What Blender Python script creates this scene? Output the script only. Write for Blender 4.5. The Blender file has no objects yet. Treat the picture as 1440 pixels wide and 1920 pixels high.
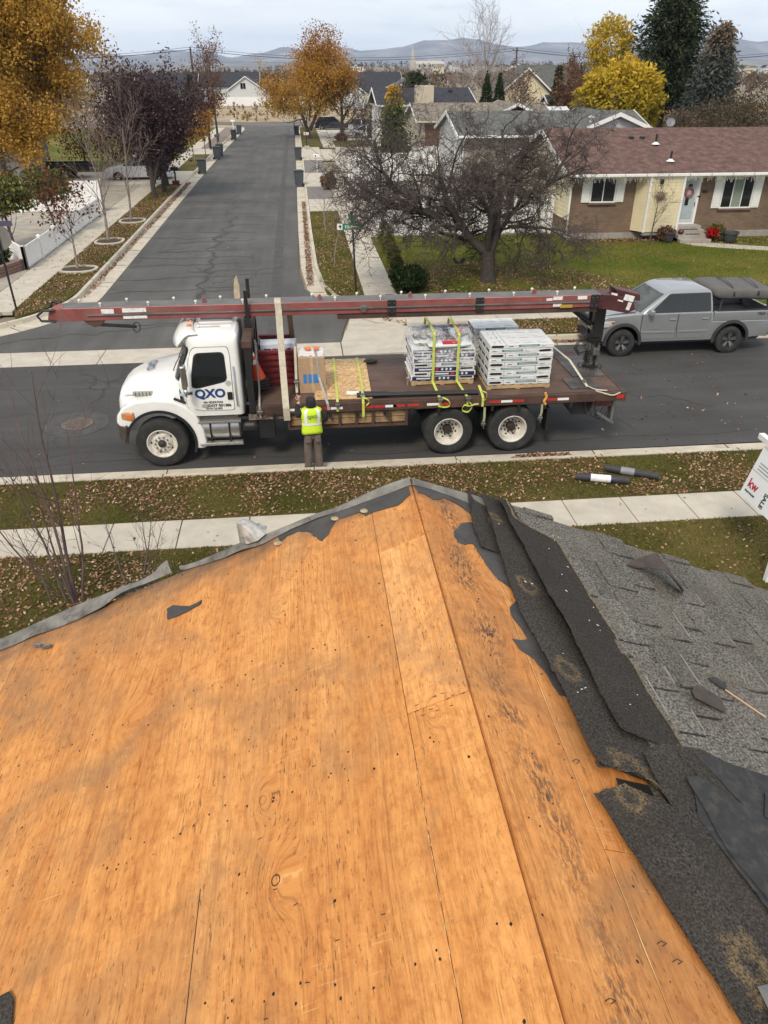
import bpy, bmesh, math, random
import numpy as np
from mathutils import Vector, Matrix, noise as mnoise
R = math.radians
scene = bpy.context.scene
col = scene.collection
random.seed(7)

# ------------------------------------------------------------------ camera
cam_d = bpy.data.cameras.new('camera')
cam = bpy.data.objects.new('camera', cam_d)
col.objects.link(cam)
cam.location = (0, 0, 7.1)
cam.rotation_euler = (R(90 - 30.662), 0, R(-6.0))
cam_d.sensor_fit = 'VERTICAL'
cam_d.sensor_height = 36.0
cam_d.lens = 26.25
cam_d.clip_start = 0.05
cam_d.clip_end = 40000
scene.camera = cam

# ------------------------------------------------------------------ sky, sun, exposure
SUN_EL, SUN_AZ = R(48), R(205)      # azimuth clockwise from +Y: behind the camera, a little to the left
world = bpy.data.worlds.new('World')
scene.world = world
world.use_nodes = True
wn, wl = world.node_tree.nodes, world.node_tree.links
wn.clear()
w_out = wn.new('ShaderNodeOutputWorld')
w_bg = wn.new('ShaderNodeBackground')
w_bg.inputs['Strength'].default_value = 0.1
w_sky = wn.new('ShaderNodeTexSky')
w_sky.sky_type = 'NISHITA'
w_sky.sun_disc = False
w_sky.sun_elevation = SUN_EL
w_sky.sun_rotation = SUN_AZ
w_sky.air_density = 1.0
w_sky.dust_density = 1.0
w_tc = wn.new('ShaderNodeTexCoord')
w_map = wn.new('ShaderNodeMapping')
w_map.inputs['Scale'].default_value = (1.6, 1.6, 9.0)
w_map.inputs['Location'].default_value = (0.3, 0.1, 0.25)
w_ns = wn.new('ShaderNodeTexNoise')
w_ns.inputs['Scale'].default_value = 2.1
w_ns.inputs['Detail'].default_value = 7
w_ns.inputs['Roughness'].default_value = 0.55
w_rp = wn.new('ShaderNodeValToRGB')
w_rp.color_ramp.elements[0].position = 0.34
w_rp.color_ramp.elements[0].color = (3.3, 3.9, 4.7, 1)
w_rp.color_ramp.elements[1].position = 0.62
w_rp.color_ramp.elements[1].color = (6.5, 6.5, 6.55, 1)
w_e = w_rp.color_ramp.elements.new(0.48)
w_e.color = (5.5, 5.7, 6.0, 1)
w_mix = wn.new('ShaderNodeMix')
w_mix.data_type = 'RGBA'
w_mix.inputs[0].default_value = 0.9
wl.new(w_tc.outputs['Generated'], w_map.inputs['Vector'])
wl.new(w_map.outputs['Vector'], w_ns.inputs['Vector'])
wl.new(w_ns.outputs['Fac'], w_rp.inputs['Fac'])
wl.new(w_sky.outputs['Color'], w_mix.inputs[6])
wl.new(w_rp.outputs['Color'], w_mix.inputs[7])
wl.new(w_mix.outputs[2], w_bg.inputs['Color'])
wl.new(w_bg.outputs['Background'], w_out.inputs['Surface'])

sun_d = bpy.data.lights.new('sun', 'SUN')
sun_d.energy = 1.5
sun_d.angle = R(14)
sun_d.color = (1.0, 0.89, 0.74)
sun = bpy.data.objects.new('sun', sun_d)
col.objects.link(sun)
sun.location = (0, 0, 60)
sun.rotation_euler = (R(90) - SUN_EL, 0, math.pi - SUN_AZ)
scene.view_settings.view_transform = 'Standard'
scene.view_settings.look = 'None'
scene.view_settings.exposure = 0.88
scene.cycles.volume_bounces = 3
scene.view_settings.gamma = 1.0

# ------------------------------------------------------------------ helpers
def tag(o, label=None, cat=None, group=None, kind=None):
 if label: o['label'] = label
 if cat: o['category'] = cat
 if group: o['group'] = group
 if kind: o['kind'] = kind
 return o

def empty(name, loc, rz=0.0, label=None, cat=None, group=None):
 o = bpy.data.objects.new(name, None)
 o.empty_display_size = 0.2
 col.objects.link(o)
 o.location = loc
 o.rotation_euler = (0, 0, rz)
 return tag(o, label, cat, group)

def copy_tree(o, parent=None):
 c = o.copy()
 col.objects.link(c)
 c.parent = parent
 for ch in list(o.children):
  copy_tree(ch, c)
 return c

def relabel(o, label, group=None):
 o['label'] = label
 if group: o['group'] = group

class MB:
 """Collects geometry, then links it as one mesh object."""
 def __init__(s):
  s.v = []; s.f = []; s.m = []; s.mi = 0
 def add(s, vs, fs):
  b = len(s.v)
  s.v.extend([tuple(p) for p in vs])
  for f in fs:
   s.f.append(tuple(b + i for i in f)); s.m.append(s.mi)
  return s
 def box(s, c, d, rot=None, taper=None):
  x, y, z = d[0]/2, d[1]/2, d[2]/2
  tx, ty = taper or (1, 1)
  vs = [(-x,-y,-z),(x,-y,-z),(x,y,-z),(-x,y,-z),(-x*tx,-y*ty,z),(x*tx,-y*ty,z),(x*tx,y*ty,z),(-x*tx,y*ty,z)]
  if rot is not None: vs = [rot @ Vector(p) for p in vs]
  vs = [(p[0]+c[0], p[1]+c[1], p[2]+c[2]) for p in vs]
  return s.add(vs, [(3,2,1,0),(4,5,6,7),(0,1,5,4),(1,2,6,5),(2,3,7,6),(3,0,4,7)])
 def bb(s, x0, x1, y0, y1, z0, z1):
  return s.box(((x0+x1)/2,(y0+y1)/2,(z0+z1)/2), (abs(x1-x0),abs(y1-y0),abs(z1-z0)))
 def bar(s, p, q, w, h=None, up=(0,0,1)):
  p, q = Vector(p), Vector(q)
  h = h or w
  d = (q-p); L = d.length
  if L < 1e-6: return s
  d.normalize()
  u = Vector(up)
  if abs(d.dot(u)) > .98: u = Vector((1,0,0))
  r = d.cross(u).normalized(); u = r.cross(d)
  vs = []
  for e in (p, q):
   for a, b in ((-1,-1),(1,-1),(1,1),(-1,1)):
    vs.append(e + r*a*w/2 + u*b*h/2)
  return s.add(vs, [(0,1,2,3),(7,6,5,4),(0,4,5,1),(1,5,6,2),(2,6,7,3),(3,7,4,0)])
 def tube(s, pts, rad, n=8, caps=True):
  pts = [Vector(p) for p in pts]
  k = len(pts)
  rs = rad if hasattr(rad, '__len__') else [rad]*k
  d0 = (pts[1]-pts[0]).normalized()
  u = Vector((0,0,1)) if abs(d0.z) < .9 else Vector((1,0,0))
  b = len(s.v); fs = []
  for i, p in enumerate(pts):
   d = (pts[min(i+1,k-1)]-pts[max(i-1,0)])
   d = d.normalized() if d.length > 1e-9 else d0
   u = (u - d*u.dot(d))
   u = u.normalized() if u.length > 1e-6 else d.orthogonal().normalized()
   w = d.cross(u)
   for j in range(n):
    a = 2*math.pi*j/n
    s.v.append(tuple(p + (u*math.cos(a)+w*math.sin(a))*rs[i]))
  for i in range(k-1):
   for j in range(n):
    fs.append((b+i*n+j, b+i*n+(j+1)%n, b+(i+1)*n+(j+1)%n, b+(i+1)*n+j))
  if caps:
   fs.append(tuple(b+j for j in reversed(range(n))))
   fs.append(tuple(b+(k-1)*n+j for j in range(n)))
  s.f.extend(fs); s.m.extend([s.mi]*len(fs))
  return s
 def cyl(s, p, q, r, n=16, r2=None):
  return s.tube([p, q], [r, r if r2 is None else r2], n)
 def lathe(s, prof, o=(0,0,0), ax='z', n=24, cap=True):
  """prof: list of (r, h) along the axis."""
  b = len(s.v); k = len(prof)
  for r, h in prof:
   for j in range(n):
    a = 2*math.pi*j/n
    c, d = r*math.cos(a), r*math.sin(a)
    if ax == 'z': p = (c, d, h)
    elif ax == 'y': p = (c, h, -d)
    else: p = (h, c, d)
    s.v.append((p[0]+o[0], p[1]+o[1], p[2]+o[2]))
  fs = []
  for i in range(k-1):
   for j in range(n):
    fs.append((b+i*n+j, b+i*n+(j+1)%n, b+(i+1)*n+(j+1)%n, b+(i+1)*n+j))
  if cap:
   fs.append(tuple(b+j for j in reversed(range(n))))
   fs.append(tuple(b+(k-1)*n+j for j in range(n)))
  s.f.extend(fs); s.m.extend([s.mi]*len(fs))
  return s
 def prism(s, poly, d0, d1, ax='y'):
  """poly: 2D outline; extruded from d0 to d1 along the axis."""
  n = len(poly); vs = []
  for d in (d0, d1):
   for a, b in poly:
    vs.append((a,d,b) if ax == 'y' else ((d,a,b) if ax == 'x' else (a,b,d)))
  fs = [tuple(reversed(range(n))), tuple(range(n, 2*n))]
  for i in range(n):
   j = (i+1) % n
   fs.append((i, j, n+j, n+i))
  return s.add(vs, fs)
 def grid(s, fn, nu, nv, closed_u=False):
  b = len(s.v)
  for i in range(nu):
   for j in range(nv):
    s.v.append(tuple(fn(i, j)))
  for i in range(nu if closed_u else nu-1):
   for j in range(nv-1):
    i2 = (i+1) % nu
    s.f.append((b+i*nv+j, b+i2*nv+j, b+i2*nv+j+1, b+i*nv+j+1)); s.m.append(s.mi)
  return s
 def build(s, name, mats, parent=None, bevel=0.0, seg=2, smooth=False, loc=None, rot=None, solid=0.0, tri=False):
  me = bpy.data.meshes.new(name)
  me.from_pydata(s.v, [], s.f)
  if not isinstance(mats, (list, tuple)): mats = [mats]
  for m in mats: me.materials.append(m)
  if len(mats) > 1: me.polygons.foreach_set('material_index', s.m)
  bm = bmesh.new(); bm.from_mesh(me)
  bmesh.ops.remove_doubles(bm, verts=bm.verts, dist=1e-5)
  bmesh.ops.recalc_face_normals(bm, faces=bm.faces)
  if solid:
   bmesh.ops.solidify(bm, geom=bm.faces[:], thickness=solid)
  if bevel:
   ed = [e for e in bm.edges if len(e.link_faces) == 2 and e.calc_face_angle(0) > .5]
   bmesh.ops.bevel(bm, geom=ed, offset=bevel, segments=seg, affect='EDGES', profile=.6, clamp_overlap=True)
  if tri: bmesh.ops.triangulate(bm, faces=[f for f in bm.faces if len(f.verts) > 4])
  bm.to_mesh(me); bm.free()
  if smooth:
   for p in me.polygons: p.use_smooth = True
   if smooth != 'all':
    try: me.set_sharp_from_angle(angle=R(38))
    except Exception: pass
  o = bpy.data.objects.new(name, me)
  col.objects.link(o)
  if parent is not None: o.parent = parent
  if loc is not None: o.location = loc
  if rot is not None: o.rotation_euler = rot
  return o

def np_mesh(name, verts, faces, mats, parent=None, attr=None, smooth=False, midx=None):
 """Fast mesh from numpy: verts (n,3), faces (m,k); attr: per-vertex float 'v'."""
 me = bpy.data.meshes.new(name)
 verts = np.asarray(verts, dtype=np.float32); faces = np.asarray(faces, dtype=np.int32)
 k = faces.shape[1]; m = len(faces)
 me.vertices.add(len(verts)); me.vertices.foreach_set('co', verts.ravel())
 me.loops.add(m*k); me.loops.foreach_set('vertex_index', faces.ravel())
 me.polygons.add(m)
 me.polygons.foreach_set('loop_start', np.arange(0, m*k, k, dtype=np.int32))
 me.polygons.foreach_set('loop_total', np.full(m, k, dtype=np.int32))
 if smooth: me.polygons.foreach_set('use_smooth', np.ones(m, dtype=bool))
 if not isinstance(mats, (list, tuple)): mats = [mats]
 for t in mats: me.materials.append(t)
 if midx is not None: me.polygons.foreach_set('material_index', np.asarray(midx, dtype=np.int32))
 if attr is not None:
  a = me.attributes.new('v', 'FLOAT', 'POINT')
  a.data.foreach_set('value', np.asarray(attr, dtype=np.float32))
 me.update(calc_edges=True); me.validate()
 o = bpy.data.objects.new(name, me)
 col.objects.link(o)
 if parent is not None: o.parent = parent
 return o

def text_obj(name, txt, size, mat, loc, rot, parent=None, align='CENTER', bold=0.0, sx=1.0, depth=0.0015):
 cu = bpy.data.curves.new(name, 'FONT')
 cu.body = txt; cu.size = size; cu.align_x = align; cu.align_y = 'CENTER'
 cu.offset = bold; cu.extrude = depth; cu.resolution_u = 3
 t = bpy.data.objects.new(name, cu)
 col.objects.link(t)
 dg = bpy.context.evaluated_depsgraph_get()
 me = bpy.data.meshes.new_from_object(t.evaluated_get(dg))
 bpy.data.objects.remove(t); bpy.data.curves.remove(cu)
 me.materials.clear(); me.materials.append(mat)
 o = bpy.data.objects.new(name, me)
 col.objects.link(o)
 o.location = loc; o.rotation_euler = rot; o.scale = (sx, 1, 1)
 if parent is not None: o.parent = parent
 return o

# ------------------------------------------------------------------ materials
def _nodes(name):
 m = bpy.data.materials.new(name)
 m.use_nodes = True
 nt = m.node_tree
 b = nt.nodes['Principled BSDF']
 return m, nt, nt.nodes, nt.links, b

def _pos(nt, scale=(1,1,1), obj=False):
 n, l = nt.nodes, nt.links
 if obj:
  g = n.new('ShaderNodeTexCoord'); so = g.outputs['Object']
 else:
  g = n.new('ShaderNodeNewGeometry'); so = g.outputs['Position']
 mp = n.new('ShaderNodeMapping')
 mp.inputs['Scale'].default_value = scale
 l.new(so, mp.inputs['Vector'])
 return mp.outputs['Vector']

def _noise(nt, vec, scale, detail=4, rough=.55, dist=0.0):
 t = nt.nodes.new('ShaderNodeTexNoise')
 t.inputs['Scale'].default_value = scale
 t.inputs['Detail'].default_value = detail
 t.inputs['Roughness'].default_value = rough
 t.inputs['Distortion'].default_value = dist
 nt.links.new(vec, t.inputs['Vector'])
 return t.outputs['Fac']

def _ramp(nt, fac, stops, interp='LINEAR'):
 r = nt.nodes.new('ShaderNodeValToRGB')
 r.color_ramp.interpolation = interp
 el = r.color_ramp.elements
 while len(el) < len(stops): el.new(0.5)
 for e, (p, c) in zip(el, stops):
  e.position = p; e.color = (c[0], c[1], c[2], 1) if hasattr(c, '__len__') else (c, c, c, 1)
 nt.links.new(fac, r.inputs['Fac'])
 return r.outputs['Color']

def _mix(nt, fac, a, b, mode='MIX'):
 x = nt.nodes.new('ShaderNodeMix'); x.data_type = 'RGBA'; x.blend_type = mode
 for s, v in ((0, fac), (6, a), (7, b)):
  if hasattr(v, 'is_linked') or hasattr(v, 'links'): nt.links.new(v, x.inputs[s])
  elif s == 0: x.inputs[0].default_value = v
  else: x.inputs[s].default_value = (v[0], v[1], v[2], 1)
 return x.outputs[2]

def _math(nt, op, a, b=None):
 x = nt.nodes.new('ShaderNodeMath'); x.operation = op
 for i, v in enumerate((a, b)):
  if v is None: continue
  if hasattr(v, 'links'): nt.links.new(v, x.inputs[i])
  else: x.inputs[i].default_value = v
 return x.outputs[0]

def _bump(nt, b, h, strength, dist=0.02):
 x = nt.nodes.new('ShaderNodeBump')
 x.inputs['Strength'].default_value = strength
 x.inputs['Distance'].default_value = dist
 nt.links.new(h, x.inputs['Height'])
 nt.links.new(x.outputs['Normal'], b.inputs['Normal'])

MATS = {}
def mat(name, c, rough=.6, metal=0.0, var=.18, scale=3.0, bump=0.0, bscale=40.0, dirt=None, dscale=1.2, damt=.5, coat=0.0, obj=False, spec=None, stretch=(1,1,1)):
 """Plain surface with uneven tone, optional dirt patches and fine relief."""
 if name in MATS: return MATS[name]
 m, nt, n, l, b = _nodes(name)
 p = _pos(nt, stretch, obj)
 f = _noise(nt, p, scale, 6, .6)
 lo = tuple(max(0, x*(1-var)) for x in c); hi = tuple(min(1, x*(1+var)) for x in c)
 cc = _ramp(nt, f, [(.3, lo), (.7, hi)])
 if dirt:
  g = _noise(nt, p, dscale, 8, .65, .4)
  gm = _ramp(nt, g, [(.5, 0.0), (.68, damt)])
  cc = _mix(nt, gm, cc, dirt)
 l.new(cc, b.inputs['Base Color'])
 b.inputs['Roughness'].default_value = rough
 b.inputs['Metallic'].default_value = metal
 if coat: b.inputs['Coat Weight'].default_value = coat; b.inputs['Coat Roughness'].default_value = .08
 if spec is not None: b.inputs['Specular IOR Level'].default_value = spec
 if bump:
  _bump(nt, b, _noise(nt, p, bscale, 4, .6), bump)
 MATS[name] = m
 return m

def leafmat(name, stops, rough=.6, trans=.25):
 """Colour by the per-leaf attribute 'v'."""
 if name in MATS: return MATS[name]
 m, nt, n, l, b = _nodes(name)
 a = n.new('ShaderNodeAttribute'); a.attribute_name = 'v'
 c = _ramp(nt, a.outputs['Fac'], stops)
 l.new(c, b.inputs['Base Color'])
 b.inputs['Roughness'].default_value = rough
 b.inputs['Specular IOR Level'].default_value = .1
 if trans:
  t = n.new('ShaderNodeBsdfTranslucent'); l.new(c, t.inputs['Color'])
  x = n.new('ShaderNodeMixShader'); x.inputs[0].default_value = trans
  l.new(b.outputs[0], x.inputs[1]); l.new(t.outputs[0], x.inputs[2])
  l.new(x.outputs[0], n['Material Output'].inputs['Surface'])
 MATS[name] = m
 return m

def glassmat(name, c=(.012,.015,.017), rough=.05):
 if name in MATS: return MATS[name]
 m, nt, n, l, b = _nodes(name)
 b.inputs['Base Color'].default_value = (*c, 1)
 b.inputs['Roughness'].default_value = rough
 b.inputs['Specular IOR Level'].default_value = .6
 MATS[name] = m
 return m

def shingle_mat(name, c1, c2, gr=90., var=.25, spots=()):
 """Roofing granules: speckle plus soft weathering."""
 if name in MATS: return MATS[name]
 m, nt, n, l, b = _nodes(name)
 p = _pos(nt)
 f = _noise(nt, p, gr, 4, .8)
 cc = _ramp(nt, f, [(.38, c1), (.5, tuple((a+b_)*.42 for a, b_ in zip(c1, c2))), (.64, c2)])
 cc = _mix(nt, _ramp(nt, _noise(nt, p, 5, 5, .65), [(.45, 0.0), (.68, .45)]), cc, tuple(x*y_ for x, y_ in zip(c2, (.48,.42,.36))))
 w = _noise(nt, p, 2.2, 6, .65)
 wm = _ramp(nt, w, [(.3, 1-var), (.7, 1+var*.35)])
 cc = _mix(nt, 1.0, cc, wm, 'MULTIPLY')
 for (sx, sy, r0) in spots:                     # tan halos where nails rusted and pulled
  vm = n.new('ShaderNodeVectorMath'); vm.operation = 'DISTANCE'; vm.inputs[1].default_value = (sx, sy, 0)
  mp = _pos(nt, (1, .75, 0)); l.new(mp, vm.inputs[0]); vm.inputs[1].default_value = (sx, sy*.75, 0)
  dd = _math(nt, 'ADD', vm.outputs['Value'], _math(nt, 'MULTIPLY', _math(nt, 'SUBTRACT', _noise(nt, p, 18, 4, .7), .5), .11*r0/.04))
  rg = _math(nt, 'SUBTRACT', 1.0, _math(nt, 'MULTIPLY', _math(nt, 'ABSOLUTE', _math(nt, 'SUBTRACT', dd, r0)), 1/(.62*r0)))
  rg = _math(nt, 'MULTIPLY', _math(nt, 'MAXIMUM', rg, 0.0), _math(nt, 'MULTIPLY', _math(nt, 'MAXIMUM', _math(nt, 'SUBTRACT', f, .40), 0.0), 5.0))
  cc = _mix(nt, _math(nt, 'MINIMUM', rg, .75), cc, (.24,.165,.08))
 oi = n.new('ShaderNodeObjectInfo')
 om = _ramp(nt, oi.outputs['Random'], [(0, 1-var*.9), (1, 1.0)])
 cc = _mix(nt, 1.0, cc, om, 'MULTIPLY')
 l.new(cc, b.inputs['Base Color'])
 b.inputs['Roughness'].default_value = .9
 b.inputs['Specular IOR Level'].default_value = .25
 _bump(nt, b, f, .5, .004)
 MATS[name] = m
 return m

WHITE = mat('white_vinyl', (.78,.78,.76), .45, var=.04, dirt=(.5,.48,.43), damt=.25)
BLACK = mat('black_paint', (.016,.016,.017), .45, var=.3)
RUBBER = mat('tyre_rubber', (.022,.022,.022), .85, var=.3, bump=.15, bscale=60, dirt=(.09,.085,.075), damt=.35, dscale=5)
CHROME = mat('bright_metal', (.55,.55,.54), .28, 1.0, var=.12)
STEEL = mat('worn_steel', (.23,.23,.225), .5, .7, var=.25, dirt=(.08,.06,.045), damt=.5)
DGLASS = glassmat('dark_glass')
CONC = mat('concrete', (.47,.425,.35), .9, var=.12, scale=2.5, bump=.25, bscale=70, dirt=(.33,.295,.235), dscale=1.3, damt=.5)
CONC2 = mat('kerb_concrete', (.50,.45,.36), .9, var=.12, scale=3, bump=.25, bscale=60, dirt=(.27,.235,.185), dscale=2.2, damt=.55)
BARK = mat('grey_brown_bark', (.085,.068,.058), .95, var=.35, scale=9, bump=.6, bscale=25)
PALEBARK = mat('pale_bark', (.24,.21,.185), .95, var=.3, scale=9, bump=.4, bscale=25)
DARKBARK = mat('dark_bark', (.05,.04,.037), .95, var=.35, scale=9, bump=.5, bscale=25)
# ================================================================== the setting
rng = np.random.default_rng(11)
GZ = 0.14      # level of lawns, strips and walks above the road

def sheet(name, poly, z, m, kind='structure', parent=None):
 b = MB(); b.add([(x, y, z) for x, y in poly], [tuple(range(len(poly)))])
 o = b.build(name, m, parent, tri=True)
 if parent is None: tag(o, kind=kind)
 return o

def slab(name, poly, z0, z1, m, kind='structure', parent=None, bevel=0.0):
 b = MB(); b.prism(poly, z0, z1, 'z')
 o = b.build(name, m, parent, bevel=bevel, tri=True)
 if parent is None: tag(o, kind=kind)
 return o

def ground_mat():
 m, nt, n, l, b = _nodes('dry_ground')
 p = _pos(nt)
 f = _noise(nt, p, .012, 7, .6)
 c = _ramp(nt, f, [(.3, (.16,.125,.085)), (.5, (.22,.185,.125)), (.68, (.11,.095,.06))])
 f2 = _noise(nt, p, .6, 7, .7)
 c = _mix(nt, _ramp(nt, f2, [(.42, 0.0), (.62, .6)]), c, (.30,.25,.17))
 l.new(c, b.inputs['Base Color']); b.inputs['Roughness'].default_value = .95
 _bump(nt, b, _noise(nt, p, 3, 6, .7), .4, .1)
 return m

def grass_mat(name, c1, c2, c3, s=.45, fine=55):
 m, nt, n, l, b = _nodes(name)
 p = _pos(nt)
 f = _noise(nt, p, s, 6, .65)
 c = _ramp(nt, f, [(.34, c1), (.5, c2), (.66, c3)])
 g = _noise(nt, p, fine, 3, .7)
 c = _mix(nt, 1.0, c, _ramp(nt, g, [(.3, .55), (.7, 1.25)]), 'MULTIPLY')
 l.new(c, b.inputs['Base Color']); b.inputs['Roughness'].default_value = .95
 b.inputs['Specular IOR Level'].default_value = .1
 _bump(nt, b, g, .7, .03)
 return m

def asphalt_mat(name, base, s=1.0):
 m, nt, n, l, b = _nodes(name)
 p = _pos(nt)
 f = _noise(nt, p, .35, 7, .62)
 c = _ramp(nt, f, [(.3, tuple(x*.82 for x in base)), (.5, base), (.72, tuple(x*1.28 for x in base))])
 p2 = _pos(nt, (2.2, .18, 1) if s > 0 else (.18, 2.2, 1))
 c = _mix(nt, 1.0, c, _ramp(nt, _noise(nt, p2, .9, 4, .5), [(.3, .86), (.7, 1.12)]), 'MULTIPLY')
 g = _noise(nt, p, 120, 2, .7)
 c = _mix(nt, 1.0, c, _ramp(nt, g, [(.3, .72), (.72, 1.3)]), 'MULTIPLY')
 l.new(c, b.inputs['Base Color']); b.inputs['Roughness'].default_value = .88
 b.inputs['Specular IOR Level'].default_value = .3
 _bump(nt, b, g, .35, .01)
 return m

ASPH = asphalt_mat('asphalt_main', (.062,.0605,.0585), -1)
ASPH2 = asphalt_mat('asphalt_side', (.092,.089,.084), 1)
TAR = mat('crack_tar', (.030,.028,.026), .6, var=.3)
PATCH = mat('asphalt_patch', (.062,.060,.058), .9, var=.25, scale=2, bump=.2, bscale=90)
TURF = grass_mat('strip_turf', (.066,.070,.016), (.110,.095,.028), (.165,.120,.048))
LAWN = grass_mat('house_lawn', (.066,.098,.012), (.125,.128,.022), (.21,.165,.050), .28)
DIRT = mat('bed_soil', (.055,.040,.030), .95, var=.35, scale=8, bump=.5, bscale=30)
GRAVEL = mat('grey_gravel', (.17,.155,.145), .95, var=.5, scale=28, bump=.7, bscale=40)

# ground: one sheet out past the hills' foot
bm_g = MB()
xs = [-12800,-3000,-800,-200,-60,0,60,200,800,3000,12800]
ys = [-3000,-300,-40,10,60,130,300,800,2500,6000,12800]
def gh(x, y):
 return -.06
bm_g.grid(lambda i, j: (xs[i], ys[j], gh(xs[i], ys[j])), len(xs), len(ys))
tag(bm_g.build('ground', ground_mat()), kind='structure')

# roads
def arc(cx, cy, r, a0, a1, n=10):
 return [(cx + r*math.cos(R(a0+(a1-a0)*i/n)), cy + r*math.sin(R(a0+(a1-a0)*i/n))) for i in range(n+1)]
main_road = sheet('main_road', [(-90,14.08),(90,14.08),(90,21.1),(4.6,21.1),(4.6,20.8),(-16,20.8),(-16,21.1),(-90,21.1)], 0, ASPH)
L_as = arc(-13.1, 28.2, 5.75, -90, 0, 12)       # left corner of the asphalt, towards the side street
side_pts = [(-16,22.05)] + [(-14.5,22.25)] + L_as[1:] + [(-7.3,60),(-7.2,124),(-.2,124),(-.2,60),(-.18,31.7),(.0,28.6),(.37,27.4),(.9,26.1),(1.45,25.0),(1.2,23.6),(1.0,22.05)]
side_street = sheet('side_street', side_pts, 0, ASPH2)
sheet('cross_road', [(-220,124.0),(260,124.0),(260,131.5),(-220,131.5)], 0, asphalt_mat('asphalt_far', (.13,.125,.12), -1))

# valley gutter across the mouth of the side street, and the corner apron, in concrete pours
vg = slab('valley_gutter', [(-16,20.8),(-16,22.05),(-15.98,22.05),(-15.98,20.8)], -.05, .004, CONC)
gx = [-16,-12.6,-9.2,-5.9,-2.6,1.0]
for a, c in zip(gx[:-1], gx[1:]):
 slab('gutter_slab', [(a+.012,20.81),(c-.012,20.81),(c-.012,22.04),(a+.012,22.04)], -.05, .006, CONC, parent=vg, bevel=.004)
for poly in ([(1.02,20.81),(4.58,21.05),(5.25,22.0),(5.2,23.2),(1.22,23.2),(1.02,22.04)],
    [(1.25,23.22),(5.2,23.22),(4.9,23.45),(3.2,23.5),(2.2,23.9),(1.5,24.9)]):
 slab('apron_slab', poly, -.05, .012, CONC, parent=vg, bevel=.004)

# kerbs and gutters
def kerb(name, line, side, gw=.42, kw=.16, z=GZ+.012, seg=None, parent=None):
 """line: face of the kerb; side=+1 if the lawn is to the left of the walking direction."""
 P = [Vector((x, y, 0)) for x, y in line]
 N = []
 for i in range(len(P)):
  d = (P[min(i+1,len(P)-1)] - P[max(i-1,0)]).normalized()
  N.append(Vector((-d.y, d.x, 0))*side)
 top = MB(); gut = MB()
 prof_k = [(0,-.05),(.0,.02),(.035,z),(kw,z+.006),(kw,-.05)]
 prof_g = [(-gw,-.05),(-gw,.006),(-.06,-.004),(.0,.02),(.0,-.05)]
 k = root = bpy.data.objects.new(name, None); col.objects.link(k); tag(k, kind='structure')
 for pr, nm, bld in ((prof_k, 'kerb_stone', top), (prof_g, 'gutter_pan', gut)):
  n = len(pr)
  bld.grid(lambda i, j: tuple(P[i] + N[i]*pr[j % n][0] + Vector((0,0,pr[j % n][1]))), len(P), n+1)
  bld.add([tuple(P[0]+N[0]*a+Vector((0,0,b))) for a, b in pr], [tuple(range(n))])
  bld.add([tuple(P[-1]+N[-1]*a+Vector((0,0,b))) for a, b in pr], [tuple(range(n))])
  bld.build(nm, CONC2, root)
 # joints between the pours
 jm = MB(); acc = 0
 for i in range(len(P)-1):
  d = (P[i+1]-P[i]); L = d.length; d.normalize(); t = 3.0 - acc
  while t < L:
   q = P[i] + d*t
   jm.bar(q - N[i]*gw + Vector((0,0,.006)), q - N[i]*.02 + Vector((0,0,.006)), .018, .01)
   jm.bar(q + N[i]*.036 + Vector((0,0,z+.002)), q + N[i]*kw + Vector((0,0,z+.004)), .018, .01)
   t += 3.0
  acc = (acc + L) % 3.0
 jm.build('joint', DIRT, root)
 return k
JOINT = DIRT
kerb('near_kerb', [(-60,13.64),(-20,13.64),(-6,13.63),(0,13.62),(10,13.58),(60,13.5)], -1, gw=.44)
lk = arc(-13.1, 28.2, 5.1, -90, 0, 14)
kerb('left_kerb', [(-60,22.6),(-30,22.75),(-18,22.9)] + lk + [(-8.02,36),(-8.05,45),(-8.1,60),(-8.0,90),(-7.7,117)] + [(-8.2,120.5),(-9.5,122.5),(-12,123.4),(-60,123.5)], 1, gw=.7)
kerb('right_kerb', [(60,123.4),(6,123.4),(2.2,122.6),(.7,120.5),(.35,117),(.38,80),(.36,50),(.36,40),(.42,32),(.62,28.6),(1.0,27.0),(1.65,25.6),(2.5,24.5),(3.3,23.9)], 1, gw=.52)
kerb('far_kerb', [(5.35,22.9),(5.6,22.0),(6.4,21.5),(8,21.5),(14,21.55),(40,21.6),(80,21.6)], 1, gw=.4)

# lawns, planting strips, walks
def walk(name, poly_slabs, z=GZ):
 o = bpy.data.objects.new(name, None); col.objects.link(o); tag(o, kind='structure')
 for poly in poly_slabs:
  slab('slab', poly, z-.12, z + random.uniform(-.004,.004)+.006, CONC, parent=o, bevel=.008)
 return o
g_ = .009
near_slabs = []
x = -24.0
while x < 26:
 w = 1.13 if x > 1 else 1.2
 near_slabs.append([(x+g_,10.84),(x+w-g_,10.84),(x+w-g_,11.76),(x+g_,11.76)]); x += w
walk('near_sidewalk', near_slabs)
slab('near_strip', [(-60,11.77),(60,11.77),(60,13.3),(10,13.42),(-6,13.475),(-60,13.475)], -.02, GZ, TURF)
slab('front_lawn', [(-40,-14),(40,-14),(40,10.83),(-40,10.83)], -.02, GZ, TURF)

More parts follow.
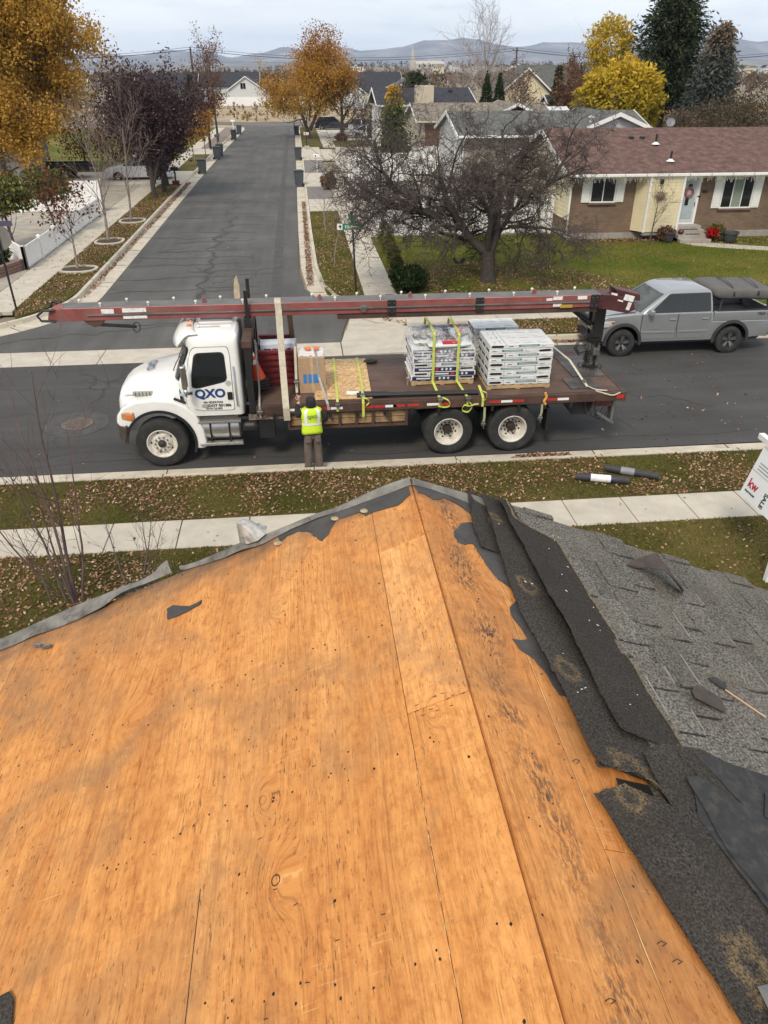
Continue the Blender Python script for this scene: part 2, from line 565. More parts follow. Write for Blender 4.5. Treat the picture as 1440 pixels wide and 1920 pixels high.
def strip_walk(name, x0, x1, y0, y1, step, sl=0.0):
 S = []; y = y0
 while y < y1:
  e = min(y+step, y1)
  S.append([(x0+sl*(y-y0)+g_,y+g_),(x1+sl*(y-y0)-g_,y+g_),(x1+sl*(e-y0)-g_,e-g_),(x0+sl*(e-y0)+g_,e-g_)]); y = e
 return S
lw = [[(-16,23.35),(-13.1,23.5),(-11.6,24.0),(-10.6,25.0),(-10.1,26.0),(-11.0,26.0),(-12.6,25.5),(-16,25.3)]]
lw += strip_walk('l', -11.0, -9.75, 26.01, 58.4, 1.7) + strip_walk('l2', -11.0, -9.75, 66.5, 80, 1.7) + strip_walk('l3', -11.0, -9.75, 86, 118, 2.2)
walk('left_sidewalk', lw)
rw = strip_walk('r', 2.12, 3.3, 24.8, 45.6, 1.25) + strip_walk('r2', 2.15, 3.4, 50.2, 56, 1.25) + strip_walk('r3', 2.3, 3.6, 74, 84, 1.4) + strip_walk('r4', 2.7, 4.0, 86.5, 118, 1.6)
walk('right_sidewalk', rw)
fw = []
x = 3.2
while x < 60:
 fw.append([(x+g_,23.38),(x+1.5-g_,23.38),(x+1.5-g_,24.25),(x+g_,24.25)]); x += 1.5
walk('far_sidewalk', fw)

slab('left_strip', [(-9.74,26.2),(-9.4,25.2),(-8.35,27.2),(-8.16,29.5),(-8.17,58.4),(-9.74,58.4)], -.02, GZ, TURF)
slab('left_strip_beyond', [(-9.74,66.5),(-8.17,66.5),(-8.1,80),(-9.74,80)], -.02, GZ, TURF)
slab('left_gravel', [(-9.74,86),(-8.1,86),(-7.9,117),(-9.74,117)], -.02, GZ, mat('strip_gravel', (.19,.15,.125), .95, var=.4, scale=12, bump=.5))
slab('right_strip', [(.60,29.2),(.82,27.6),(1.3,26.4),(2.1,25.4),(2.1,45.5),(.54,45.5)], -.02, GZ, TURF)
slab('gravel_strip', [(.54,50.2),(2.1,50.2),(2.1,56),(.54,56)], -.02, GZ, GRAVEL)
slab('gravel_strip_beyond', [(.56,64),(2.2,64),(2.2,73.5),(.56,73.5)], -.02, GZ, GRAVEL)
slab('right_strip_beyond', [(.56,86.5),(2.65,86.5),(2.65,118),(.56,118)], -.02, GZ, TURF)
slab('far_strip', [(5.6,23.0),(5.8,22.2),(6.6,21.72),(60,21.85),(60,23.37),(5.3,23.37)], -.02, GZ, TURF)
slab('corner_lawn', [(3.31,24.27),(60,24.27),(60,44),(12.6,44),(12.6,37.6),(3.31,37.6)], -.02, GZ, LAWN)
slab('left_yard', [(-60,24.5),(-16,25.32),(-12.6,25.52),(-11.02,26.02),(-11.02,58.4),(-60,58.4)], -.02, GZ, mat('patio', (.33,.30,.25), .9, var=.2, scale=1.5, dirt=(.2,.17,.13), damt=.6))
slab('left_yard_beyond', [(-60,66.5),(-11.02,66.5),(-11.02,118),(-60,118)], -.02, GZ, LAWN)
slab('right_yard', [(3.31,37.62),(12.58,37.62),(12.58,44.02),(60,44.02),(60,118),(4.02,118),(4.02,86.6),(3.31,73)], -.02, GZ-.01, mat('pale_yard', (.36,.33,.28), .95, var=.2, scale=1.5, bump=.3, bscale=12))
# driveways
dl = slab('left_driveway', [(-8.3,58.42),(-8.2,66.48),(-8.25,66.48),(-8.35,58.42)], -.02, GZ-.02, CONC)
for a, c in ((-8.3,-11.7),(-11.72,-15.6),(-15.62,-20),(-20.02,-26)):
 slab('driveway_slab', [(c,58.43),(a,58.43),(a,66.47),(c,66.47)], -.02, GZ-.02+random.uniform(0,.006), CONC, parent=dl, bevel=.01)
dl2 = slab('left_driveway_beyond', [(-8.3,80.02),(-20,80.02),(-20,85.98),(-8.3,85.98)], -.02, GZ-.02, CONC)
dr = slab('right_driveway', [(.5,45.55),(.52,45.55),(.52,50.15),(.5,50.15)], -.02, GZ, CONC)
for poly in ([(.54,45.55),(2.1,45.55),(2.1,50.15),(.54,50.15)], [(2.12,45.62),(3.3,45.62),(3.3,50.15),(2.12,50.15)], [(.54,56.05),(3.3,56.05),(3.3,60),(.54,60)], [(.54,60.02),(3.3,60.02),(3.3,63.98),(.54,63.98)], [(.54,73.55),(2.28,73.55),(2.28,86.4),(.54,86.4)]):
 slab('driveway_slab', poly, -.02, GZ+.004, CONC, parent=dr, bevel=.01)
slab('far_driveway', [(4.05,95),(20,95),(20,117),(4.05,117)], -.02, GZ+.005, CONC)
slab('tan_house_lawn', [(4.03,86.6),(11,86.6),(11,94.9),(4.03,94.9)], -.02, GZ+.004, TURF)
slab('dry_field', [(-120,132.2),(160,132.2),(160,190),(-120,190)], -.03, .06, mat('field_earth', (.33,.265,.17), .95, var=.3, scale=.25, bump=.6, bscale=4, dirt=(.20,.125,.06), dscale=.16, damt=.8))

# cracks, sealed seams and the manhole in the asphalt
def ribbon(b, pts, w, z, jit=.0):
 pts = [Vector((p[0], p[1], z)) for p in pts]
 L, Rr = [], []
 for i, p in enumerate(pts):
  d = (pts[min(i+1,len(pts)-1)]-pts[max(i-1,0)]).normalized()
  n = Vector((-d.y, d.x, 0)); ww = w*random.uniform(.45,1.35)/2
  L.append(p+n*ww); Rr.append(p-n*ww)
 k = len(pts)
 b.add(L+Rr, [(i, i+1, k+i+1, k+i) for i in range(k-1)])
def wander(p, q, n, amp):
 out = []; ph = random.random()*50
 for i in range(n+1):
  t = i/n
  x = p[0]+(q[0]-p[0])*t; y = p[1]+(q[1]-p[1])*t
  dx, dy = -(q[1]-p[1]), q[0]-p[0]; L = math.hypot(dx, dy) or 1
  o = amp*(mnoise.noise((t*n*.35+ph, ph, 0)) + .5*mnoise.noise((t*n*1.1+ph, 3, ph)))
  out.append((x+dx/L*o, y+dy/L*o))
 return out
random.seed(21)
ck = MB()
y = 27.5
while y < 118:                                   # long centre crack of the side street
 y2 = y + random.uniform(6, 12)
 cx0 = -3.9 - .006*(y-27) + random.uniform(-.2,.2)
 ribbon(ck, wander((cx0, y), (-3.9-.006*(y2-27)+random.uniform(-.2,.2), min(y2,118)), 24, .55), .12+.0012*y, .004)
 y = y2
for i in range(46):                              # transverse cracks
 y = 24.5 + 90*(i/46)**1.35 + random.uniform(-.5,.5)
 a = random.uniform(-7.2,-3.5) if random.random() < .6 else -7.2
 c = random.uniform(-3.2,-.3)
 ribbon(ck, wander((a, y), (c, y+random.uniform(-.5,.7)), 16, .35), .06+.0013*y, .0045)
for i in range(10):                              # short net cracks near the corner
 x = random.uniform(-7,-2); y = random.uniform(25,36)
 ribbon(ck, wander((x, y), (x+random.uniform(-1.5,1.5), y+random.uniform(.6,2.0)), 10, .35), .04, .0043)
ribbon(ck, wander((-9.5,23.0), (-4.5,24.3), 22, .4), .05, .0042)
ribbon(ck, wander((-4.5,24.3), (-.2,26.0), 16, .4), .045, .0042)
tag(ck.build('crack', TAR, side_street), kind='stuff')
pt = MB()
pt.add([(-1.25,23,.003),(-.85,23,.003),(-.9,60,.003),(-1.3,60,.003)], [(0,1,2,3)])
pt.add([(-1.3,60.2,.003),(-.98,60.2,.003),(-.8,118,.003),(-1.2,118,.003)], [(0,1,2,3)])
pt.add([(-7.2,50.3,.003),(-2.9,50.3,.003),(-2.9,51.3,.003),(-7.2,51.0,.003)], [(0,1,2,3)])
tag(pt.build('trench_patch', PATCH, side_street), kind='stuff')
ck = MB()
random.seed(5)
for p, q, w in (((-9,17.0),(-5.9,17.3),.035), ((-5.6,15.4),(-5.2,18.9),.04), ((-5.3,18.9),(-4.9,20.7),.05), ((-5.5,18.8),(-6.3,20.6),.04), ((-9,19.0),(-5.0,18.9),.03),
    ((-9,14.9),(-3.9,14.95),.03), ((7.2,15.0),(7.6,19.9),.04), ((7.4,17.6),(9.9,16.2),.03), ((-9,14.55),(10,14.5),.02), ((-4.9,19.4),(-6.1,19.5),.03)):
 ribbon(ck, wander(p, q, 18, .3), w, .004)
tag(ck.build('crack', TAR, main_road), kind='stuff')
mh = empty('manhole', (-5.43,16.65,.0), .3, 'round cast iron manhole cover set in a patched ring in the near road', 'manhole')
b = MB(); b.lathe([(.72,-.03),(.72,.005),(.70,.007),(.40,.008),(.38,.004),(.38,-.03)], n=40)
b.build('patch_ring', mat('ring_asphalt', (.065,.063,.06), .9, var=.3, scale=5, bump=.3), mh)
b = MB(); b.lathe([(.365,-.02),(.365,.012),(.33,.014),(.33,.008),(.0001,.008)], n=36)
for i in range(-5,6):
 for j in range(-5,6):
  if math.hypot(i,j) < 5: b.box((i*.06, j*.06, .010), (.035,.035,.008), Matrix.Rotation(R(45),3,'Z'))
b.build('cover', mat('cast_iron', (.14,.11,.09), .7, .3, var=.4, scale=14), mh)
# ================================================================== the house underfoot: stripped deck, torn shingles
RX, RZ, RY, SL = .457, 5.40, 3.167, .415
CS = 1/math.sqrt(1+SL*SL); SN = SL*CS
def RP(side, s, y, lift=0.0):
 """Point on the roof plane: s metres down the slope from the ridge, y along it."""
 return (RX + side*(s*CS + lift*SN), y, RZ - s*SN + lift*CS)

def plywood_mat():
 m, nt, n, l, b = _nodes('weathered_plywood')
 geo = n.new('ShaderNodeNewGeometry'); sep = n.new('ShaderNodeSeparateXYZ')
 l.new(geo.outputs['Position'], sep.inputs[0])
 X, Yc = sep.outputs[0], sep.outputs[1]
 oi = n.new('ShaderNodeObjectInfo')
 X = _math(nt, 'ADD', X, _math(nt, 'MULTIPLY', oi.outputs['Random'], .35))
 # knots bend the grain and darken it
 knots = [(RX-.678*CS,1.302,.10,1), (RX-.729*CS,1.591,.05,.35), (RX-.708*CS,2.559,.05,.3), (RX+.154*CS,1.86,.11,.4), (RX-.139*CS,1.677,.04,.2), (RX+.20*CS,2.45,.12,.3), (RX-1.35*CS,2.2,.1,.2)]
 kd = None; bend = None
 for kx, ky, kr, ks in knots:
  dx = _math(nt, 'SUBTRACT', sep.outputs[0], kx); dy0 = _math(nt, 'SUBTRACT', Yc, ky); dy = _math(nt, 'MULTIPLY', dy0, .42)
  d2 = _math(nt, 'ADD', _math(nt, 'MULTIPLY', dx, dx), _math(nt, 'MULTIPLY', dy, dy))
  g = _math(nt, 'POWER', 2.718, _math(nt, 'MULTIPLY', d2, -1/(kr*kr*.35)))
  bd = _math(nt, 'MULTIPLY', g, .075)
  bend = bd if bend is None else _math(nt, 'ADD', bend, bd)
  kk = _math(nt, 'MULTIPLY', _math(nt, 'LESS_THAN', _math(nt, 'ABSOLUTE', _math(nt, 'SUBTRACT', _math(nt, 'ADD', _math(nt, 'ADD', _math(nt, 'MULTIPLY', dx, dx), _math(nt, 'MULTIPLY', _math(nt, 'MULTIPLY', dy0, dy0), .5)), _math(nt, 'MULTIPLY', _noise(nt, _pos(nt), 90, 2), .00010)), .00018)), .000045), ks)
  kd = kk if kd is None else _math(nt, 'ADD', kd, kk)
 X = _math(nt, 'ADD', X, bend)
 wob = _noise(nt, _pos(nt, (1.4, .9, 1)), 1.6, 3, .5)
 X = _math(nt, 'ADD', X, _math(nt, 'MULTIPLY', wob, .05))
 def gv(sx, sy):
  c = n.new('ShaderNodeCombineXYZ')
  l.new(_math(nt, 'MULTIPLY', X, sx), c.inputs[0]); l.new(_math(nt, 'MULTIPLY', Yc, sy), c.inputs[1])
  l.new(_math(nt, 'MULTIPLY', oi.outputs['Random'], 7.0), c.inputs[2])
  return c.outputs[0]
 broad = _noise(nt, gv(7, .55), 1, 5, .6)
 c = _ramp(nt, broad, [(.28, (.47,.180,.045)), (.45, (.56,.238,.064)), (.6, (.63,.285,.084)), (.75, (.70,.350,.115))])
 fine = _noise(nt, gv(95, 7), 1, 5, .65)
 c = _mix(nt, 1.0, c, _ramp(nt, fine, [(.3, (.78,.70,.62)), (.5, (1,1,1)), (.72, (1.10,1.11,1.12))]), 'MULTIPLY')
 mott = _noise(nt, gv(30, 20), 1, 6, .72)
 c = _mix(nt, 1.0, c, _ramp(nt, mott, [(.30, (.74,.64,.55)), (.5, (1,1,1)), (.68, (1.10,1.14,1.2))]), 'MULTIPLY')
 # broad shadowy weather stains, greyer
 st = _noise(nt, _pos(nt, (1, .8, 1)), 2.0, 8, .66, .8)
 c = _mix(nt, _ramp(nt, st, [(.47, 0.0), (.70, .78)]), c, (.29,.155,.068))
 # short dark checks along the grain, in patches
 chk = _noise(nt, gv(165, 26), 1, 3, .55)
 zone = _ramp(nt, _noise(nt, gv(5.5, 1.1), 1, 4, .6), [(.42, .25), (.62, 1.0)])
 cm = _math(nt, 'MULTIPLY', _ramp(nt, chk, [(.635, 0.0), (.69, 1.0)]), zone)
 c = _mix(nt, _math(nt, 'MULTIPLY', cm, .72), c, (.12,.055,.025))
 # black mould band on the far side of the ridge
 mx = _math(nt, 'SUBTRACT', sep.outputs[0], RX+.135)
 mx = _math(nt, 'ADD', mx, _math(nt, 'MULTIPLY', _math(nt, 'SUBTRACT', _noise(nt, gv(3, 1.4), 1, 2), .5), .10))
 band = _math(nt, 'POWER', 2.718, _math(nt, 'MULTIPLY', _math(nt, 'MULTIPLY', mx, mx), -420.0))
 spk = _ramp(nt, _noise(nt, gv(95, 30), 1, 4, .7), [(.47, 0.0), (.54, 1.0)])
 blot = _ramp(nt, _noise(nt, gv(4, 5), 1, 3, .6), [(.4, .15), (.62, 1.0)])
 c = _mix(nt, _math(nt, 'MULTIPLY', _math(nt, 'MULTIPLY', band, spk), blot), c, (.045,.038,.036))
 # pale scrapes from the shovel
 for rz, seed in ((.55, 3.1), (-.5, 9.2)):
  mp = n.new('ShaderNodeMapping'); mp.inputs['Rotation'].default_value = (0,0,rz); mp.inputs['Scale'].default_value = (9,150,1); mp.inputs['Location'].default_value = (seed, seed, 0)
  l.new(geo.outputs['Position'], mp.inputs['Vector'])
  s1 = _noise(nt, mp.outputs[0], 1, 2, .5)
  z1 = _ramp(nt, _noise(nt, _pos(nt, (1,1,1)), 2.8+seed*.1, 3, .5), [(.56, 0.0), (.66, 1.0)])
  c = _mix(nt, _math(nt, 'MULTIPLY', _math(nt, 'MULTIPLY', _ramp(nt, s1, [(.64, 0.0), (.72, 1.0)]), z1), .32), c, (.80,.52,.25))
 # loose pale flecks and fine dark pores
 fl = _noise(nt, gv(120, 22), 1, 3, .6)
 c = _mix(nt, _math(nt, 'MULTIPLY', _ramp(nt, fl, [(.655, 0.0), (.72, 1.0)]), .42), c, (.78,.46,.17))
 ln = _noise(nt, gv(170, 1.3), 1, 4, .65)
 lz = _ramp(nt, _noise(nt, gv(9, 1.6), 1, 3, .6), [(.42, .12), (.62, 1.0)])
 c = _mix(nt, _math(nt, 'MULTIPLY', _math(nt, 'MULTIPLY', _ramp(nt, ln, [(.54, 0.0), (.66, 1.0)]), lz), .62), c, (.22,.085,.028))
 po = _noise(nt, gv(300, 14), 1, 3, .6)
 c = _mix(nt, _math(nt, 'MULTIPLY', _ramp(nt, po, [(.56, 0.0), (.68, 1.0)]), .50), c, (.30,.12,.035))
 c = _mix(nt, 1.0, c, oi.outputs['Color'], 'MULTIPLY')
 c = _mix(nt, kd, c, (.10,.045,.022))
 # grime where felt and flashing met the rake
 ry = _math(nt, 'ADD', Yc, _math(nt, 'MULTIPLY', _noise(nt, _pos(nt, (3,6,1)), 2, 4), .30))
 rk = n.new('ShaderNodeMapRange'); rk.inputs[1].default_value = 3.10; rk.inputs[2].default_value = 3.30
 l.new(ry, rk.inputs[0])
 c = _mix(nt, _math(nt, 'MULTIPLY', rk.outputs[0], .8), c, (.10,.07,.05))
 l.new(c, b.inputs['Base Color'])
 b.inputs['Roughness'].default_value = .72
 b.inputs['Specular IOR Level'].default_value = .3
 h = _math(nt, 'ADD', _math(nt, 'MULTIPLY', fine, .6), _math(nt, 'MULTIPLY', mott, .4))
 h = _math(nt, 'SUBTRACT', h, _math(nt, 'MULTIPLY', cm, .8))
 _bump(nt, b, h, .8, .005)
 return m
PLY = plywood_mat()
PLYEDGE = mat('plywood_edge', (.40,.26,.13), .9, var=.3, scale=30)
FELT = mat('black_felt', (.050,.047,.045), .85, var=.3, scale=6, bump=.35, bscale=25, dirt=(.085,.078,.07), damt=.6, dscale=7)
FLASHM = mat('weathered_flashing', (.17,.16,.14), .75, .05, var=.5, scale=9, bump=.5, bscale=22, dirt=(.055,.045,.036), damt=.9, dscale=8)
SH = shingle_mat('grey_granules', (.016,.015,.014), (.33,.31,.27), 100, .24)
SHD = shingle_mat('dark_granules', (.010,.0095,.009), (.115,.10,.085), 130, .3, [(RX+s_*CS, y_, r_) for s_, y_, r_ in ((.585,.905,.042),(.43,2.43,.034),(.43,1.92,.036),(.415,2.95,.022),(.50,1.47,.05),(.45,1.375,.035),(.66,2.2,.0)) if r_])
SHB = mat('shingle_back', (.027,.027,.028), .8, var=.3, scale=25, bump=.4, bscale=90, dirt=(.11,.095,.075), dscale=22, damt=.45)
RUST = mat('tan_lift_edge', (.15,.115,.068), .9, var=.6, scale=60, bump=.4, bscale=80)

house = empty('house', (RX, 0, GZ), 0, 'house underfoot with gable roof stripped to orange plywood, torn grey shingles on right slope', 'house')
HP = house
def hbuild(b, name, m, parent=None, **k):
 """Parts of the house: geometry is in world space, parent sits at (RX,0,GZ)."""
 b.v = [(x-RX, y, z-GZ) for x, y, z in b.v]
 return b.build(name, m, parent or HP, **k)

# walls and gable below the roof
b = MB()
b.prism([(-4.6+RX,0),(4.6+RX,0),(4.6+RX,RZ-.25-4.6*SL),(RX,RZ-.25),(-4.6+RX,RZ-.25-4.6*SL)], 2.75, 2.55)
b.bb(-4.6+RX,-4.4+RX,-9,2.55,0,3.2); b.bb(4.4+RX,4.6+RX,-9,2.55,0,3.2); b.bb(-4.4+RX,4.4+RX,-9,-8.8,0,3.2)
hbuild(b, 'wall', mat('house_siding', (.55,.52,.46), .6, var=.08))
b = MB()
for sd in (-1, 1):
 b.add([RP(sd,0,3.10,-.03),RP(sd,5.3,3.10,-.03),RP(sd,5.3,3.14,-.03),RP(sd,0,3.14,-.03),RP(sd,0,3.10,-.19),RP(sd,5.3,3.10,-.19),RP(sd,5.3,3.14,-.19),RP(sd,0,3.14,-.19)],
   [(0,1,2,3),(4,5,6,7),(0,1,5,4),(3,2,6,7),(1,2,6,5),(0,3,7,4)])
hbuild(b, 'rake_board', WHITE)
b = MB()
for sd in (-1, 1):
 for yy in np.arange(-8.6, 2.6, .61):
  b.bar(RP(sd,.05,yy,-.09), RP(sd,5.2,yy,-.09), .04, .14)
b.bar((RX,-8.9,RZ-.12),(RX,3.05,RZ-.12),.04,.2)
hbuild(b, 'rafter', mat('rafter_wood', (.35,.24,.14), .8))

def panel(side, s0, s1, y0, y1, lift=0.0, th=.012, tint=(1,1,1,1)):
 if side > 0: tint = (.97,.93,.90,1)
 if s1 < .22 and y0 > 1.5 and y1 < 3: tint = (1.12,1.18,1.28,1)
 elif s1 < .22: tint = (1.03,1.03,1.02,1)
 b = MB()
 q = [(s0,y0),(s1,y0),(s1,y1),(s0,y1)]
 b.add([RP(side,s,y,lift) for s,y in q] + [RP(side,s,y,lift-th) for s,y in q],
   [(0,1,2,3),(7,6,5,4),(0,4,5,1),(1,5,6,2),(2,6,7,3),(3,7,4,0)])
 o = hbuild(b, 'plywood_panel', PLY, bevel=.001, seg=1)
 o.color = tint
 return o
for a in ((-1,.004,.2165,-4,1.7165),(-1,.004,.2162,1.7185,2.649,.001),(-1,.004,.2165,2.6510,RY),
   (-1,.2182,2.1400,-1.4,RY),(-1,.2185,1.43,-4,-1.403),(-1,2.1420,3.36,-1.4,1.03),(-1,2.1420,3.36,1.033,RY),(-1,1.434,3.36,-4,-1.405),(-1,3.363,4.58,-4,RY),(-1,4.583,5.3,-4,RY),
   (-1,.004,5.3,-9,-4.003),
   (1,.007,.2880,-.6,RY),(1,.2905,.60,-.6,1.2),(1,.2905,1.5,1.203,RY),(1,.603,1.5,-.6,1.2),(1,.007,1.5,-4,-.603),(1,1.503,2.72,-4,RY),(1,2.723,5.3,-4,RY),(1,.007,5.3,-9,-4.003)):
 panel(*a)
# splintered ridge edge and lifted slivers along the seams
random.seed(3)
b = MB()
for y in np.arange(.6,2.75,.018):
 w = max(.0004, .0022*(mnoise.noise((y*7,2,2))+.35)); w2 = max(.0004, .0022*(mnoise.noise((y*7+.13,2,2))+.35))
 c0 = .2893+.003*mnoise.noise((y*3,9,1)); c1 = .2893+.003*mnoise.noise((y*3+.054,9,1))
 b.add([RP(1,c0-w,y,.0012),RP(1,c0+w,y,.0012),RP(1,c1+w2,y+.018,.0012),RP(1,c1-w2,y+.018,.0012)], [(0,1,2,3)])
for i in range(26):
 y = random.uniform(.75,1.6); s = .2172+random.uniform(-.002,.002); L = random.uniform(.01,.05)
 b.add([RP(-1,s-.001,y,.0012),RP(-1,s+.0012,y+L*.3,.0014),RP(-1,s,y+L,.0016)], [(0,1,2)])
tag(hbuild(b, 'splinter', mat('raw_splinter', (.66,.42,.18), .8, var=.2, scale=20)), kind='stuff')
# nail holes and staples
b = MB()
def hole(sd, s, y, r):
 b.add([RP(sd, s+r*math.cos(a)*random.uniform(.75,1.2), y+r*1.25*math.sin(a)*random.uniform(.75,1.2), .0007) for a in np.linspace(0, 2*math.pi, 8)[:-1]], [tuple(range(7))])
for row_y in (.95,1.0,1.56,1.6,2.17,2.21,2.78,2.82):
 for k in range(26):
  if random.random() < .75:
   hole(-1, .07+.088*k+random.uniform(-.03,.03), row_y+random.uniform(-.035,.035), random.uniform(.0022,.0042))
for k in range(60): hole(-1, random.uniform(.03,2.1), random.uniform(.75,3.0), random.uniform(.0018,.0045))
for k in range(34): hole(1, random.uniform(.02,.34), random.uniform(.7,3.0), random.uniform(.002,.0042))
tag(hbuild(b, 'nail_hole', mat('hole_dark', (.018,.010,.007), .9)), kind='stuff')
b = MB()
for (s, y) in [(random.uniform(.02,.2), 1.717+random.uniform(-.035,.035)) for _ in range(12)] + [(random.uniform(.25,.9), 1.33+random.uniform(-.4,.4)) for _ in range(8)]:
 b.bar(RP(-1,s,y,.001), RP(-1,s-.012,y+random.uniform(-.003,.003),.001), .0016)
for (s, y) in ((.335,.95),(.36,.91),(.30,1.5),(.12,.80)):
 b.bar(RP(1,s,y,.001), RP(1,s+.004,y,.014), .0016); b.bar(RP(1,s+.004,y,.014), RP(1,s+.018,y-.004,.014), .0016); b.bar(RP(1,s+.018,y-.004,.014), RP(1,s+.014,y-.004,.001), .0016)
tag(hbuild(b, 'staple', mat('rusty_staple', (.07,.045,.035), .6, .5)), kind='stuff')

def sheet_on(side, poly, lift, m, name, th=.002, wob=.0, parent=None, sub=0, top=True):
 """A thin torn sheet lying on the slope; the outline is roughened."""
 pts = []
 n = len(poly)
 for i in range(n):
  p, q = poly[i], poly[(i+1)%n]
  k = max(1, int(math.dist(p, q)/.022))
  for j in range(k):
   t = j/k
   pts.append((p[0]+(q[0]-p[0])*t+random.uniform(-wob,wob), p[1]+(q[1]-p[1])*t+random.uniform(-wob,wob)))
 bm = bmesh.new()
 vs = [bm.verts.new((a, c, 0)) for a, c in pts]
 f = bm.faces.new(vs)
 bmesh.ops.triangulate(bm, faces=[f])
 for _ in range(sub):
  bmesh.ops.subdivide_edges(bm, edges=[e for e in bm.edges if e.calc_length() > .06], cuts=1, use_grid_fill=False)
  bmesh.ops.triangulate(bm, faces=[f for f in bm.faces if len(f.verts) > 3])
 bm.verts.ensure_lookup_table()
 b = MB()
 fn = lift if callable(lift) else (lambda s, y: lift + .003*mnoise.noise((s*9, y*9, 1.7)))
 V = [(v.co.x, v.co.y) for v in bm.verts]
 F = [tuple(v.index for v in f.verts) for f in bm.faces]
 bm.verts.index_update()
 F = [tuple(v.index for v in f.verts) for f in bm.faces]
 E = [(e.verts[0].index, e.verts[1].index) for e in bm.edges if len(e.link_faces) == 1]
 bm.free()
 k = len(V)
 P = [RP(side, s, y, fn(s, y)) for s, y in V] + [RP(side, s, y, fn(s, y)-th) for s, y in V]
 b.add(P, F + [tuple(k+i for i in reversed(t)) for t in F] + [(a, c, k+c, k+a) for a, c in E])
 return hbuild(b, name, m, parent, smooth=True)

random.seed(17)
felt = sheet_on(-1, [(.012,3.12),(.016,3.05),(.021,3.01),(.05,2.985),(.082,2.954),(.111,2.994),(.16,2.985),(.21,2.983),(.249,2.985),(.28,3.031),(.394,3.048),(.42,3.0),(.438,2.958),(.479,2.92),(.505,2.975),(.536,3.044),(.597,3.091),(.658,3.087),(.689,3.065),(.72,3.16),(.4,3.165),(.1,3.165)], .003, FELT, 'felt_or_shade_scrap', wob=.004, sub=1)
sheet_on(1, [(.012,3.12),(.02,3.02),(.06,3.03),(.10,3.0),(.17,3.06),(.25,3.02),(.32,2.93),(.36,2.90),(.36,3.16),(.1,3.16)], .003, FELT, 'felt_or_shade_scrap', wob=.004, sub=1)
sheet_on(1, [(.231,2.866),(.185,2.80),(.148,2.732),(.153,2.657),(.19,2.66),(.228,2.685),(.27,2.676),(.40,2.68),(.40,2.88),(.288,2.873),(.267,2.89)], .004, FELT, 'felt_or_shade_scrap', wob=.004, sub=1)
sheet_on(1, [(.234,2.68),(.25,2.60),(.27,2.528),(.293,2.451),(.342,2.41),(.345,2.323),(.295,2.258),(.29,2.194),(.309,2.141),(.321,2.081),(.303,2.064),(.25,2.056),(.267,2.001),(.314,1.964),(.338,1.912),(.36,1.80),(.50,1.8),(.50,2.7)], .004, FELT, 'felt_or_shade_scrap', wob=.003, sub=1)

# rake flashing: two bent, curled lengths of metal with torn inner edge
def strip(side, outer, inner, lo, li, m, name, thick=.0016, lip=.05):
 b = MB(); n = len(outer)
 P = []
 for (s, y), (s2, y2), a, c in zip(outer, inner, lo, li):
  P.append((RP(side, s, y+.004, a-lip), RP(side, s, y, a), RP(side, (s+s2)/2, (y+y2)/2, (a+c)/2+.004), RP(side, s2, y2, c)))
 b.grid(lambda i, j: P[i][j], n, 4)
 o = hbuild(b, name, m, smooth=True, solid=thick)
 return o
def resample(line, ss):
 line = sorted(line)
 xs_ = [p[0] for p in line]; ys_ = [p[1] for p in line]
 return [(s, float(np.interp(s, xs_, ys_)) + .006*mnoise.noise((s*11, 3.3, len(line)))) for s in ss]
O1 = [(5.3,3.22),(2.9,3.21),(2.309,3.20),(1.826,3.225),(1.371,3.205),(1.30,3.235)]
I1 = [(5.3,3.13),(2.285,3.133),(2.163,3.130),(1.789,3.118),(1.664,3.124),(1.551,3.150),(1.435,3.165),(1.387,3.180),(1.30,3.195)]
S1 = list(np.linspace(1.30,2.5,34)) + [2.8,3.4,4.2,5.3]
strip(-1, resample(O1,S1), resample(I1,S1), [.028+.035*math.exp(-((s-1.31)/.07)**2) for s in S1], [.006+.012*max(0,mnoise.noise((s*6,1,1)))+.03*math.exp(-((s-1.55)/.12)**2) for s in S1], FLASHM, 'rake_flashing')
O2 = [(1.25,3.20),(1.211,3.187),(.878,3.17),(.766,3.165),(.363,3.15),(.0,3.135)]
I2 = [(1.25,3.185),(1.228,3.165),(1.012,3.128),(.857,3.11),(.766,3.105),(.636,3.135),(.477,3.125),(.252,3.10),(.0,3.08)]
S2 = list(np.linspace(0,1.25,40))
strip(-1, resample(O2,S2), resample(I2,S2), [.02+.012*mnoise.noise((s*4,7,1)) for s in S2], [.006+.018*max(0,mnoise.noise((s*5,2,8))) for s in S2], FLASHM, 'rake_flashing')
O3 = [(0,3.135),(.2,3.15),(.4,3.17),(.9,3.175),(1.6,3.175),(5.3,3.18)]
I3 = [(0,3.08),(.12,3.10),(.25,3.085),(.4,3.06),(5.3,3.06)]
S3 = list(np.linspace(0,.5,20))
strip(1, resample(O3,S3), resample(I3,S3), [.016]*len(S3), [.006]*len(S3), FLASHM, 'rake_flashing')
